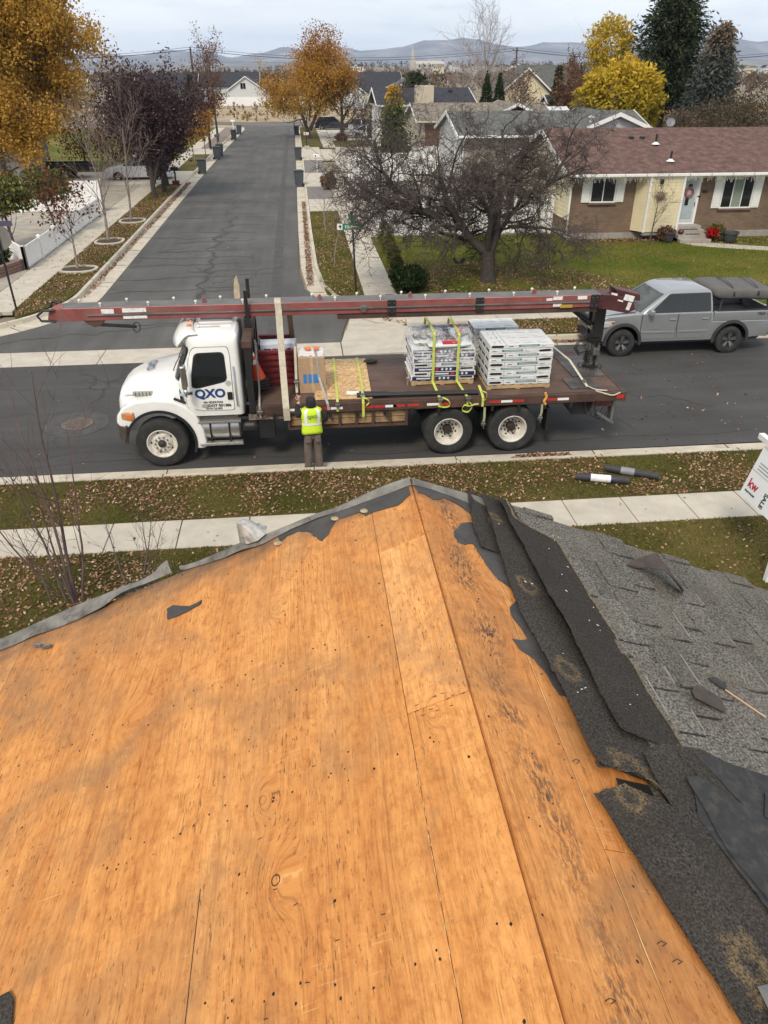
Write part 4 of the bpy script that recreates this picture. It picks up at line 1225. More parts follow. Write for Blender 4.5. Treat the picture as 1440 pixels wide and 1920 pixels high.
# ---- wheels
def wheel(x, y, sg, dual=False, front=False):
 w = empty('wheel', (x, y, .52)); w.parent = T
 b = MB()
 b.lathe([(.30,-.11),(.31,-.145),(.40,-.155),(.47,-.150),(.505,-.135),(.52,-.11),(.522,-.06),(.512,-.058),(.512,-.045),(.522,-.043),(.522,.043),(.512,.045),(.512,.058),(.522,.06),(.52,.11),(.505,.135),(.47,.150),(.40,.155),(.31,.145),(.30,.11)], n=44, ax='y', cap=False)
 ty = b.build('tyre', RUBBER, w, smooth=True)
 if dual:
  b2 = MB(); b2.lathe([(.30,-.11),(.31,-.145),(.40,-.155),(.47,-.150),(.505,-.135),(.52,-.11),(.522,.11),(.505,.135),(.47,.150),(.40,.155),(.31,.145),(.30,.11)], (0,-sg*.33,0), n=36, ax='y', cap=False)
  b2.build('inner_tyre', RUBBER, w, smooth=True)
 RIM = mat('wheel_rim_white', (.66,.63,.56), .45, var=.12, scale=8, dirt=(.25,.17,.11), dscale=6, damt=.6)
 b = MB(); q = sg
 if front:
  b.lathe([(.308,-.12*q),(.308,.14*q),(.292,.146*q),(.275,.12*q),(.255,.06*q),(.215,.055*q),(.175,.11*q),(.14,.12*q),(.0001,.12*q)], n=40, ax='y', cap=False)
 else:
  b.lathe([(.308,-.12*q),(.308,.14*q),(.292,.146*q),(.275,.12*q),(.258,.0),(.245,-.06*q),(.17,-.075*q),(.0001,-.075*q)], n=40, ax='y', cap=False)
 rim = b.build('rim', RIM, w, smooth=True)
 yo = .118*q if front else -.07*q
 for k in range(10):
  a = 2*math.pi*k/10
  b = MB(); b.lathe([(.019,0),(.019,.03*q),(.010,.042*q)], (.14*math.cos(a), yo, .14*math.sin(a)), 'y', 7); b.build('lug_nut', STEEL if front else BLACK, rim)
 for k in range(5 if front else 8):
  n5 = 5 if front else 8
  a = 2*math.pi*(k+.5)/n5
  b = MB(); b.lathe([(.026,0),(.026,.006*q)], ((.215 if front else .212)*math.cos(a), (.057 if front else -.070)*q, (.215 if front else .212)*math.sin(a)), 'y', 10); b.build('hand_hole', BLACK, rim)
 b = MB()
 if front: b.lathe([(.085,.10*q),(.085,.13*q),(.07,.165*q),(.04,.18*q),(.0001,.185*q)], n=18, ax='y')
 else: b.lathe([(.10,-.07*q),(.10,.02*q),(.08,.05*q),(.0001,.055*q)], n=18, ax='y')
 b.build('hub', mat('greasy_hub', (.05,.04,.035), .5, .4, var=.4, scale=20), rim, smooth=True)
 return w
for sg in (-1, 1):
 wheel(0, sg*1.09, sg, front=True)
 wheel(5.92, sg*1.12, sg, dual=True); wheel(7.30, sg*1.12, sg, dual=True)

# ---- steps, tanks, frame
b = MB(); b.bb(.5,9.3,-.45,-.36,.72,.95); b.bb(.5,9.3,.36,.45,.72,.95)
for x in (1.9,3.4,5.2,6.6,8.2,9.2): b.bb(x-.05,x+.05,-.36,.36,.74,.93)
b.build('chassis_frame', BLACK, T)
for x, y in ((0,0),(5.92,0),(7.30,0)):
 b = MB(); b.cyl((x,-.95,.52),(x,.95,.52),.075,12); b.box((x,0,.52),(.4,.42,.4)); b.build('axle', BLACK, T, bevel=.03)
for sg in (-1, 1):
 b = MB(); b.lathe([(.0001,-.40),(.26,-.40),(.29,-.37),(.29,.37),(.26,.40),(.0001,.40)], (1.20,sg*.88,.74), 'x', 28)
 tank = b.build('fuel_tank', mat('aluminium_tank', (.50,.50,.50), .32, .9, var=.15, scale=6), T, smooth=True)
 for z, yy in ((.94,1.13),(.46,1.17)):
  b = MB(); b.box((1.20,sg*yy,z),(.86,.16,.045)); st = b.build('step', mat('step_tread', (.42,.41,.39), .4, .7, var=.3, scale=25), T, bevel=.008)
 for x in (1.0,1.38):
  b = MB(); b.box((x,sg*1.16,.70),(.035,.03,.46)); b.build('tank_strap', BLACK, tank)
 b = MB(); b.box((1.20,sg*1.20,.455),(.88,.02,.07)); b.build('step_edge', CHROME, T, bevel=.005)
 b = MB(); b.lathe([(.0001,-.18),(.13,-.16),(.13,.16),(.0001,.18)], (1.80,sg*.95,.72), 'x', 18); b.build('air_tank', BLACK, T, smooth=True)
b = MB(); b.box((2.15,-1.12,.78),(.32,.26,.44)); b.build('battery_box', BLACK, T, bevel=.02)
b = MB(); b.bb(1.8,2.62,-1.27,-1.22,.98,1.10); b.build('side_sill', mat('chipped_sill', (.16,.12,.10), .7, .3, var=.5, scale=9, dirt=(.5,.48,.44), dscale=7, damt=.8), T, bevel=.006)

# ---- headboard
hb = empty('headboard', (0,0,0)); hb.parent = T
WOODDK = mat('oily_timber', (.055,.045,.04), .8, var=.4, scale=5, stretch=(3,3,.5))
for y in (-1.26,-.62,0,.62,1.26):
 b = MB(); b.bb(1.83,1.95,y-.05,y+.05,1.15,2.62 if abs(y) > 1 else 2.5); b.build('stake', BLACK if abs(y) > 1 else RUSTDK, hb, bevel=.008)
b = MB(); b.bb(1.80,1.98,-1.34,1.34,2.50,2.64); b.build('top_rail', RUSTDK, hb, bevel=.01)
for k in range(8):
 b = MB(); b.bb(1.86,1.92,-1.20,1.20,1.30+.15*k,1.435+.15*k); b.build('board', WOODDK, hb, bevel=.006)
# boom cradle on the headboard, with two upright guides
b = MB(); b.bb(1.82,1.96,-.50,.42,2.64,2.83); b.build('cradle', BLACK, hb, bevel=.01)
for y, zt in ((-.46,3.38),(.36,3.42)):
 b = MB(); b.bb(1.86,1.93,y-.035,y+.035,2.64,zt); b.build('guide_post', BLACK, hb, bevel=.006)

# ---- deck
b = MB(); b.bb(1.96,9.58,-1.24,1.24,1.17,1.272); deck = b.build('deck', RUSTDK, T)
ys_ = np.linspace(-1.235,1.235,12)
for a, c in zip(ys_[:-1], ys_[1:]):
 b = MB(); b.bb(1.97,9.57,a+.004,c-.004,1.273,1.292); b.build('deck_plank', DECK, deck, bevel=.003, seg=1)
for sg in (-1, 1):
 b = MB(); b.bb(1.96,9.60,sg*1.25,sg*1.33,1.10,1.285); rail = b.build('side_rail', RUSTDK, T, bevel=.008)
 for k in range(13):
  x = 2.3+.56*k
  if sg < 0:
   b = MB(); b.box((x+.02,-1.342,1.06),(.06,.05,.12)); b.build('stake_pocket', BLACK, rail, bevel=.006)
 if sg < 0:
  for k, x in enumerate((2.75,3.02,3.34,3.58,4.22,4.45,4.68,4.85,5.15,5.55,5.8,6.85,7.1,7.35,8.05,8.3)):
   b = MB(); b.box((x,-1.333,1.19),(.24,.006,.05)); b.build('reflector', (REDL if k % 3 else REFL), rail)
  for x in (2.06, 5.72):
   b = MB(); b.lathe([(.04,0),(.035,-.02),(.0001,-.025)], (x,-1.332,1.17), 'y', 12); b.build('side_lamp', AMBER, rail, smooth=True)
b = MB(); b.bb(9.585,9.66,-1.33,1.33,1.08,1.285); tail = b.build('tail_bar', RUSTDK, T, bevel=.008)
for y in (-1.15,1.15):
 b = MB(); b.box((9.53,y*1.16,1.19),(.16,.016,.08)); b.build('tail_lamp', REDL, tail, bevel=.004)
# side rack of lumber slung under the deck
rk = empty('lumber_rack', (0,0,0)); rk.parent = T
for k in range(8):
 x = 2.60+.345*k
 b = MB(); b.bb(x-.025,x+.025,-1.30,-1.25,.76,1.10); b.build('rack_post', RUSTDK, rk, bevel=.004)
b = MB(); b.bb(2.58,5.05,-1.30,-1.0,.735,.775); b.build('rack_floor', RUSTDK, rk, bevel=.004)
for k in range(7):
 x0 = 2.63+.345*k
 for q in range(2):
  b = MB(); b.bb(x0,x0+.295,-1.235,-1.10,.80+.13*q,.915+.13*q); b.build('timber_block', mat('rack_timber', (.30,.20,.105), .85, var=.35, scale=6), rk, bevel=.008)
# mud flap, rear undercarriage
for x, wd in ((6.62,.05),(8.02,.06)):
 b = MB(); b.box((x+.02,-1.12,.78 if x < 7 else .70),(wd,.30,.55 if x > 7 else .3)); b.build('mud_flap', BLACK, T, bevel=.01)
b = MB(); b.prism([(8.35,1.08),(9.2,1.08),(8.95,.72),(8.62,.72)], -1.1, -.3); b.build('outrigger_housing', BLACK, T, bevel=.02)
b = MB(); b.bb(9.0,9.5,-1.18,-1.02,.92,1.06); b.build('hitch_bracket', mat('worn_red_steel', (.12,.04,.03), .6, .2, var=.4, scale=9), T, bevel=.01)
b = MB(); b.bar((9.10,-1.24,.82),(9.50,-1.24,.56),.10,.05); b.bb(9.45,9.5,-1.2,-1.0,.6,1.08); b.build('outrigger_leg', STEEL, T, bevel=.008)
for k in range(3):
 b = MB(); b.tube([(8.85+.1*k,-1.12,1.02),(8.9+.12*k,-1.2,.78-.06*k),(9.1+.1*k,-1.22,.70-.04*k),(9.3+.04*k,-1.15,.92)], .012, 6); b.build('hose', BLACK, T, smooth=True)
b = MB(); b.bb(2.6,5.3,-1.2,1.2,1.02,1.15); b.build('crossmember_pan', BLACK, T)

# ---- turret post and boom
tur = empty('boom_turret', (9.42,.24,1.29)); tur.parent = T
b = MB(); b.bb(-.62,.12,-.62,.72,.0,.022); b.build('base_plate', mat('oily_plate', (.10,.09,.082), .5, .4, var=.4, scale=5, dirt=(.03,.028,.026), dscale=4, damt=.8), tur, bevel=.004)
for k in range(20):
 a = 2*math.pi*k/20
 b = MB(); b.lathe([(.014,0),(.014,.02)], (.26*math.cos(a)-.02,.26*math.sin(a),.022), 'z', 6); b.build('bolt', BLACK, tur)
b = MB(); b.lathe([(.18,.02),(.18,.07),(.15,.08)], (-.02,0,0), 'z', 24); b.build('slew_ring', BLACK, tur, smooth=True)
b = MB(); b.bb(-.13,-.10,-.11,.11,.05,.62); b.bb(.06,.09,-.11,.11,.05,.62); b.cyl((-.02,0,.05),(-.02,0,.65),.07,14); b.build('lower_column', mat('column_grey', (.14,.13,.12), .5, .4, var=.4, scale=12), tur)
for z in (.15,.21,.27,.33,.39):
 b = MB(); b.bb(-.16,-.09,-.13,.13,z,z+.025); b.build('rung', BLACK, tur)
b = MB(); b.lathe([(.16,.60),(.18,.63),(.18,.72),(.14,.76)], (-.02,0,0), 'z', 20); b.build('collar', BLACK, tur, smooth=True)
b = MB(); b.bb(-.10,.06,-.12,.12,.74,1.50); b.bb(-.14,.10,-.20,-.12,.74,1.56); b.bb(-.14,.10,.12,.20,.74,1.56); b.build('mast', BLACK, tur, bevel=.01)
b = MB(); b.cyl((-.12,-.10,.98),(-.82,-.10,1.50),.055,12); b.cyl((-.40,-.10,1.19),(-.85,-.10,1.525),.035,10); b.build('lift_cylinder', BLACK, tur, smooth=True)
b = MB(); b.cyl((-.17,-.16,.96),(-.17,-.04,.96),.05,12); b.build('cylinder_pin', CHROME, tur, smooth=True)
for k in range(3):
 b = MB(); b.tube([(-.14,-.1+.04*k,.78),(-.36-.03*k,-.12,.66),(-.44-.03*k,-.14,.50),(-.36,-.12,.38-.03*k),(-.20,-.10,.44),(-.10,-.08,.62)], .011, 6); b.build('hose', BLACK, tur, smooth=True)
b = MB(); b.box((.0,-.16,.42),(.14,.12,.16)); b.cyl((.02,-.24,.46),(.02,-.12,.46),.03,8); b.cyl((.06,-.2,.30),(.06,-.2,.56),.02,8); b.build('valve_block', STEEL, tur, bevel=.012)

BY = -.16                                              # boom centre line, truck frame
boom = empty('conveyor_boom', (0,BY,0)); boom.parent = T
X0, X1 = -1.95, 9.90
def bz(x): return 2.845 - .0015*(x-X0)
b = MB()
for (za, zb) in ((0.0,.36),):
 n_ = 2
 prof = [(-.22,0),(-.22,.245),(.22,.245),(.22,0)]
 b.add([(x, y, bz(x)+z) for x in (X0+.12, X1-.75) for y, z in prof], [(0,1,2,3),(7,6,5,4),(0,4,5,1),(1,5,6,2),(2,6,7,3),(3,7,4,0)])
beam = b.build('beam', TRED, boom, bevel=.01)
b = MB(); b.prism([(X0-.02,bz(X0)+.034),(X0+.13,bz(X0)-.000),(X0+.13,bz(X0)+.234),(X0+.04,bz(X0)+.220)], -.20, .20); b.build('nose', TRED, boom, bevel=.015)
b = MB(); b.add([(x, y, bz(x)+.255) for x in (X0+.25, X1-.8) for y in (-.20,.20)], [(0,1,3,2)]); b.build('belt', BELT, boom, solid=.006)
b = MB(); b.add([(X1-.8,-.2,bz(X1)+.254),(X1-.8,.2,bz(X1)+.254),(X1-.2,.2,bz(X1)+.165),(X1-.2,-.2,bz(X1)+.165)], [(0,1,2,3)]); b.build('belt_tail', BELT, boom, solid=.006)
for sg in (-1, 1):
 b = MB(); b.add([(x, sg*(.222+d), bz(x)+z) for x in (X0+.75, X1-.95) for d, z in ((0,.10),(.03,.10),(.03,.128),(0,.128))], [(0,1,2,3),(7,6,5,4),(0,4,5,1),(1,5,6,2),(2,6,7,3),(3,7,4,0)])
 b.build('guide_rail', STEEL, boom, bevel=.004)
 b = MB(); b.add([(x, sg*.225, bz(x)+z) for x in (X0+.3, X1-.75) for z in (.236,.25)] + [(x, sg*.20, bz(x)+.252) for x in (X0+.3, X1-.75)], [(0,1,3,2),(1,4,5,3)])
 b.build('top_flange', mat('pinkish_flange', (.40,.16,.15), .5, var=.2), boom, solid=.004)
 for k, x in enumerate((4.80,6.62,9.05)):
  b = MB(); b.box((x,sg*.232,bz(x)+.117),(.17,.022,.28)); cl = b.build('splice_plate', BLACK, boom, bevel=.004)
  for u in (-.05,.05):
   for z in (.04,.20):
    b = MB(); b.lathe([(.012,0),(.010,sg*.012)], (x+u,sg*.243,bz(x)+z), 'y', 6); b.build('bolt', STEEL, cl)
for k, x in enumerate(np.arange(X0+.55, X1-.9, .46)):
 for sg in ((-1,) if k % 2 else (1,)):
  if k in (9,): continue
  b = MB(); b.cyl((0,0,0),(0,0,.05),.010,6); b.lathe([(.0001,.04),(.024,.045),(.030,.062),(.024,.08),(.0001,.085)], (0,0,0), 'z', 10)
  b.build('roller_knob', mat('ivory_knob', (.72,.68,.58), .45, var=.1), boom, loc=(float(x),sg*.15,bz(float(x))+.253), rot=(R(sg*14),0,0), smooth=True)
for x in (1.05,3.35,5.20,7.80):
 b = MB(); b.prism([(x-.035,bz(x)+.234),(x+.045,bz(x)+.234),(x+.045,bz(x)+.315),(x+.01,bz(x)+.363),(x-.035,bz(x)+.329)], -.06 if x < 5 else -.05, .0); b.build('stop_lug', TRED, boom, bevel=.006)
b = MB(); b.lathe([(.045,0),(.075,-.01),(.075,-.035),(.045,-.04)], (4.22,-.225,bz(4.2)+.109), 'y', 22); b.build('pulley_ring', CHROME, boom, smooth=True)
for x, w, z, h in ((-.86,.24,.18,.09),(-.35,.46,.19,.08),(-.35,.46,.055,.06),(8.02,.13,.18,.05),(8.20,.20,.20,.07),(8.20,.18,.06,.06),(8.72,.20,.20,.07),(9.32,.18,.08,.12)):
 b = MB(); b.box((x+.06,-.228,bz(x)+z),(w,.006,h)); b.build('sticker', PAPER, boom)
b = MB(); b.box((8.45,-.235,bz(8)+.034),(.26,.02,.06)); b.build('sticker', mat('yellow_sticker', (.42,.28,.04), .5), boom)
b = MB(); b.bb(3.7,X1-.75,-.19,.19,2.72,2.825); b.build('lower_chord', RUSTDK, boom, bevel=.008)
# tip guard loops and the folding catch arm
b = MB(); b.tube([(X0+.16,-.24,bz(X0)+.234),(X0-.05,-.26,bz(X0)+.234),(X0-.18,-.26,bz(X0)+.137),(X0-.12,-.26,bz(X0)+.034),(X0+.14,-.24,bz(X0)+.014)], .026, 8); b.build('tip_guard', BLACK, boom, smooth=True)
b = MB(); b.tube([(X0+.16,.24,bz(X0)+.247),(X0+.0,.26,bz(X0)+.274),(X0-.05,.26,bz(X0)+.206),(X0-.02,.26,bz(X0)+.069),(X0+.14,.24,bz(X0)+.014)], .026, 8); b.build('tip_guard', BLACK, boom, smooth=True)
b = MB(); b.prism([(-1.32,bz(0)+.014),(-.86,bz(0)+.014),(-.98,bz(0)-.109),(-1.12,bz(0)-.137)], -.20, .05); b.build('catch_bracket', RUSTDK, boom, bevel=.01)
b = MB(); b.bar((-1.05,-.16,bz(0)-.089),(-.30,-.22,bz(0)-.137),.05,.06); b.build('catch_arm', BLACK, boom, bevel=.008)
b = MB(); b.tube([(-.30+.07*math.cos(a),-.22+.03*math.sin(a),bz(0)-.151+.09*math.sin(a)) for a in np.linspace(0,2*math.pi,14)], .012, 6); b.build('catch_loop', BLACK, boom)
# drive head at the tail
b = MB(); b.prism([(X1-.75,bz(X1)-.028),(X1-.75,bz(X1)+.247),(X1-.55,bz(X1)+.247),(X1-.02,bz(X1)+.151),(X1+.06,bz(X1)-.082),(X1-.10,bz(X1)-.151)], -.24, .24); dh = b.build('drive_head', mat('drive_dark_red', (.075,.022,.022), .5, .1, var=.3), boom, bevel=.012)
b = MB(); b.prism([(X1-.34,bz(X1)+.185),(X1-.40,bz(X1)+.343),(X1+.16,bz(X1)+.206),(X1+.18,bz(X1)+.069)], -.14, .22); b.build('head_hood', MATS['drive_dark_red'], boom, bevel=.012)
for x, z, w, h in ((-.12,.17,.22,.12),(-.10,.0,.08,.16),(-.45,.26,.14,.04),(-.30,.12,.12,.03)):
 b = MB(); b.box((X1+x,-.246,bz(X1)+z),(w,.006,h),Matrix.Rotation(R(14),3,'Y')); b.build('sticker', PAPER, boom)
for k in range(6):
 b = MB(); b.lathe([(.014,0),(.012,-.014)], (X1-.72+.02*(k//3),-.246,bz(X1)+.028+.11*(k % 3)), 'y', 6); b.build('bolt', BLACK, dh)
# ================================================================== the load on the deck
DZ = 1.294
CARD = mat('cardboard', (.40,.27,.165), .85, var=.1, scale=4)
WRAP = mat('white_wrap', (.66,.67,.66), .35, var=.1, scale=8, bump=.3, bscale=30, dirt=(.42,.43,.43), dscale=12, damt=.5)
TEAL = mat('teal_print', (.05,.13,.16), .5)
NAVY = mat('navy_print', (.020,.022,.085), .5)
REDP = mat('red_print', (.42,.03,.045), .5)
YGS = mat('lime_webbing', (.50,.56,.10), .7, var=.12, scale=14, dirt=(.33,.35,.16), dscale=9, damt=.5)
BEIGE = mat('beige_webbing', (.48,.44,.34), .8, var=.12, scale=12, dirt=(.30,.27,.2), dscale=5, damt=.5)
GREYW = mat('grey_webbing', (.33,.32,.28), .8, var=.2, scale=9)
PINE = mat('pallet_pine', (.42,.29,.15), .85, var=.25, scale=7)

def strap_mesh(b, pts, w, axis, th=.004):
 """A flat webbing ribbon through pts; axis is the width direction."""
 ax = Vector(axis).normalized()
 P = [Vector(p) for p in pts]; n = len(P)
 N = []
 for i in range(n):
  d = (P[min(i+1,n-1)]-P[max(i-1,0)]).normalized(); N.append(d.cross(ax).normalized())
 b.grid(lambda i, j: tuple(P[i] + ax*w/2*(-1,1,1,-1,-1)[j] + N[i]*th/2*(-1,-1,1,1,-1)[j]), n, 5)
 return b
def curve(pts, k=6):
 """Catmull-Rom through pts."""
 P = [Vector(p) for p in pts]; out = []
 for i in range(len(P)-1):
  a, c, d, e = P[max(i-1,0)], P[i], P[i+1], P[min(i+2,len(P)-1)]
  for j in range(k):
   t = j/k
   out.append(.5*((2*c)+(d-a)*t+(2*a-5*c+4*d-e)*t*t+(3*c-a-3*d+e)*t**3))
 out.append(P[-1])
 return [tuple(p) for p in out]
def strap(label, segs, m, w=.05, group='straps over the truck load', buckle=None):
 """segs: list of (points, axis). First is the body, the rest loose tails."""
 p0 = segs[0][0][0]
 e = empty('ratchet_strap', p0, 0, label, 'strap', group)
 for k, (pts, ax) in enumerate(segs):
  b = strap_mesh(MB(), [tuple(Vector(p)-Vector(p0)) for p in pts], w, ax)
  b.build('webbing' if k == 0 else 'loose_tail', m, e)
 if buckle:
  q = Vector(buckle)-Vector(p0)
  b = MB(); b.box(q, (.075,.05,.10)); b.cyl(q+Vector((-.05,-.02,0)), q+Vector((.05,-.02,0)), .016, 8); b.bar(q+Vector((0,-.03,.02)), q+Vector((0,-.05,-.10)), .05, .012)
  b.build('ratchet', STEEL, e, bevel=.006)
 return e

# --- neat stack of white bundles (second pallet)
def pallet(label, x0, x1, y0, y1, z):
 e = empty('pallet', (x0, y0, z), 0, label, 'pallet', 'wooden pallets on the truck deck')
 L, W = x1-x0, y1-y0
 for k in range(3):
  b = MB(); b.bb(0,L,W*k/2*.96,W*k/2*.96+.05,.018,.085); b.build('stringer', PINE, e, bevel=.004)
 for k in range(7):
  b = MB(); b.bb(L*k/7+.01,L*k/7+L/7*.62,0,W,.086,.105); b.build('board', PINE, e, bevel=.004)
 for k in range(3):
  b = MB(); b.bb(L*k/2*.92,L*k/2*.92+.09,0,W,0,.017); b.build('bottom_board', PINE, e, bevel=.003)
 return e
pallet('low pine pallet under the neat stack of white shingle bundles', 3.70, 5.06, 14.52, 15.52, DZ)
def bundle_proto(kind):
 """1.0 x .335 x .098, long side along x, front face at y=0."""
 e = empty('shingle_bundle', (0,0,0))
 b = MB(); b.bb(0,1.0,0,.335,0,.094)
 for i, v in enumerate(b.v): b.v[i] = (v[0]+random.uniform(-.004,.004), v[1]+random.uniform(-.004,.004), v[2]+random.uniform(-.002,.002))
 b.build('wrapping', WRAP, e, bevel=.014, seg=2)
 if kind == 'white':
  b = MB(); b.bb(.26,.70,-.003,.0,.036,.080); b.build('printed_band', TEAL, e)
  b = MB(); b.bb(.30,.66,-.0045,-.002,.048,.068); b.build('printed_name', mat('pale_teal_print', (.35,.45,.46), .5), e)
  b = MB(); b.bb(.06,.15,-.003,0,.04,.055); b.build('printed_code', INK, e)
  b = MB(); b.bb(.74,.86,-.003,0,.035,.05); b.build('printed_code', INK, e)
  for sx, nm in ((1,1.0),(-1,0.0)):
   b = MB(); b.prism([(.03,.05),(.06,.022),(.27,.026),(.31,.05),(.27,.074),(.06,.070)], nm-.003 if sx < 0 else nm, nm if sx < 0 else nm+.003, 'x'); b.build('open_end', BLACK, e)
  for q in range(3):
   b = MB(); b.bb(.08+.3*q,.28+.3*q,.08,.10,.0945,.0955); b.build('printed_line', mat('grey_print', (.30,.31,.32), .5), e)
   b = MB(); b.bb(.08+.3*q,.22+.3*q,.2,.212,.0945,.0955); b.build('printed_line', MATS['grey_print'], e)
 else:
  b = MB(); b.bb(.03,.97,-.003,0,.006,.088); b.build('printed_band', NAVY if kind == 'navy' else REDP, e)
  b = MB(); b.bb(.12,.42,-.0045,-.002,.032,.062); b.build('printed_name', WRAP, e)
  for q in range(3):
   b = MB(); b.box((.62+.09*q,-.004,.046),(.045,.003,.045),Matrix.Rotation(R(45),3,'Y')); b.build('printed_diamond', WRAP, e)
  b = MB(); b.bb(.46,.54,-.0045,-.002,.02,.074); b.build('printed_patch', REDP if kind == 'navy' else NAVY, e)
  b = MB(); b.prism([(.04,.03),(.30,.03),(.30,.066),(.04,.066)], -.003, 0, 'x'); b.build('open_end', BLACK, e)
 return e
random.seed(31)
first_w = True
def put_bundle(proto, used, x, y, z, rz, label, group):
 o = proto if not used[0] else copy_tree(proto)
 used[0] = True
 o.location = (x, y, z); o.rotation_euler = (random.uniform(-.006,.006), random.uniform(-.006,.006), rz+random.uniform(-.012,.012))
 tag(o, label, 'shingle bundle', group)
 return o
PW = bundle_proto('white'); uw = [False]
ORD = ('bottom','second','third','fourth','fifth','sixth','seventh','eighth','top')
POS = ('front','middle','rear')
for k in range(9):
 z = DZ+.106+.0965*k
 if k % 2 == 0:
  put_bundle(PW, uw, 3.70+.335, 14.52, z, R(90), 'white bundle, end on at the left of the %s layer of the neat stack' % ORD[k], 'bundles in the neat white stack')
  for q in range(3): put_bundle(PW, uw, 4.045, 14.52+.335*q, z, 0, 'white bundle lying lengthwise, %s of the %s layer of the neat stack' % (POS[q], ORD[k]), 'bundles in the neat white stack')
 else:
  for q in range(3): put_bundle(PW, uw, 3.70, 14.52+.335*q, z, 0, 'white bundle lying lengthwise, %s of the %s layer of the neat stack' % (POS[q], ORD[k]), 'bundles in the neat white stack')
  put_bundle(PW, uw, 4.705, 15.52, z, R(-90), 'white bundle, end on at the right of the %s layer of the neat stack' % ORD[k], 'bundles in the neat white stack')
pallet('wooden pallet of the half hidden stack behind the neat white one', 3.62, 4.62, 15.66, 16.62, DZ)
LBH = 'white shingle bundle in the half hidden stack behind the neat white stack'
for k in range(9):
 for q in range(2): put_bundle(PW, uw, 3.62+.02*(k % 2), 15.70+.34*q, DZ+.106+.0965*k, 0, 'white bundle, %s row, %s layer of the half hidden stack behind the neat one' % (('front','rear')[q], ORD[k]), 'bundles in the half hidden stack')

# --- mixed pallet with printed bundles, bags, rolls and film
pallet('wooden pallet under the mixed stack of printed packs', 2.16, 3.50, 14.92, 16.05, DZ)
PN = bundle_proto('navy'); un = [False]
PR = bundle_proto('red'); ur = [False]
for k in range(7):
 z = DZ+.106+.097*k
 j = random.uniform(-.03,.03)
 if k % 2 == 0:
  for q in range(3): put_bundle(PN, un, 2.16+j, 14.93+.34*q, z, R(random.uniform(-2,2)), 'navy printed bundle, %s of the %s layer of the mixed strapped stack' % (POS[q], ORD[k] if k < 6 else 'seventh'), 'bundles in the mixed stack')
  put_bundle(PN, un, 3.17+.335, 14.94, z, R(90), 'navy printed bundle, end on at right of the %s layer of the mixed strapped stack' % ORD[k], 'bundles in the mixed stack')
 else:
  put_bundle(PR, ur, 2.17+.335+j, 14.93, z, R(90+random.uniform(-2,2)), 'red printed bundle at the left of the %s layer of the mixed strapped stack' % ORD[k], 'red bundles in the mixed stack')
  for q in range(3): put_bundle(PN if k != 3 else PW, un if k != 3 else uw, 2.51+j, 14.92+.34*q, z, R(random.uniform(-2,2)), ('navy printed' if k != 3 else 'plain white')+' bundle, %s of the %s layer of the mixed strapped stack' % (POS[q], ORD[k]), 'bundles in the mixed stack')
def soft_bag(label, x, y, z, L, W, Hh, rz, m, band):
 e = empty('bag', (x, y, z), rz, label, 'bag', 'bags on the mixed stack')
 b = MB()
 def fn(i, j):
  u = i/12*2-1; a = 2*math.pi*j/16
  k = (1-abs(u)**4)**.5*.85+.15 if abs(u) < 1 else .15
  return (u*L/2, math.cos(a)*W/2*(.7+.3*k), Hh/2+math.sin(a)*Hh/2*k + .01*mnoise.noise((u*5, a*2, x)))
 b.grid(fn, 13, 17)
 b.build('sack', m, e, smooth='all')
 b = MB(); b.grid(lambda i, j: ((-.18+.36*i/4)*L, math.cos(math.pi*(.15+.7*j/8))*W/2*1.01, Hh/2+math.sin(math.pi*(.15+.7*j/8))*Hh/2*1.04), 5, 9); b.build('printed_panel', band, e, smooth='all')
 return e
zt = DZ+.106+.097*7
soft_bag('white bag with red panel lying on the front of the mixed stack', 2.95, 15.05, zt, .92, .36, .15, R(2), WRAP, REDP)
soft_bag('white bag with navy panel lying at the left of the mixed stack', 2.42, 15.45, zt, .70, .40, .14, R(88), WRAP, NAVY)
soft_bag('pale bag with grey panel in the middle of the mixed stack', 2.98, 15.42, zt, .90, .36, .14, R(-3), WRAP, MATS['grey_print'])
soft_bag('white bag with red panel at the back of the mixed stack', 2.9, 15.82, zt, .95, .36, .15, R(1), WRAP, REDP)
def roll(name, label, cat, p, q, r, m, bands, group=None, core=None):
 p, q = Vector(p), Vector(q); d = q-p
 e = empty(name, p, 0, label, cat, group)
 b = MB(); b.tube([Vector((0,0,0)), d], r, 20); b.build('body', m, e, smooth=True)
 for a, c, bm_ in bands:
  b = MB(); b.tube([d*a, d*c], r*1.012, 20, caps=False); b.build('wrapper', bm_, e, smooth=True)
 b = MB(); b.tube([-d.normalized()*.004, d.normalized()*.02], r*.45, 14); b.build('core', core or BLACK, e)
 return e
GROLL = mat('grey_roll', (.20,.20,.205), .6, var=.12, scale=10)
roll('underlayment_roll', 'grey roll with red and blue wrapper on top of the mixed stack', 'roll', (2.22,15.22,zt+.24), (3.40,15.26,zt+.26), .085, GROLL, ((.52,.62,NAVY),(.66,.74,mat('sky_print', (.28,.45,.55), .5)),(.76,.86,REDP)), 'rolls on the mixed stack')
roll('underlayment_roll', 'grey roll with red wrapper at the back of the mixed stack', 'roll', (2.26,15.62,zt+.22), (3.42,15.60,zt+.23), .085, GROLL, ((.0,.16,WRAP),(.70,.88,REDP)), 'rolls on the mixed stack')
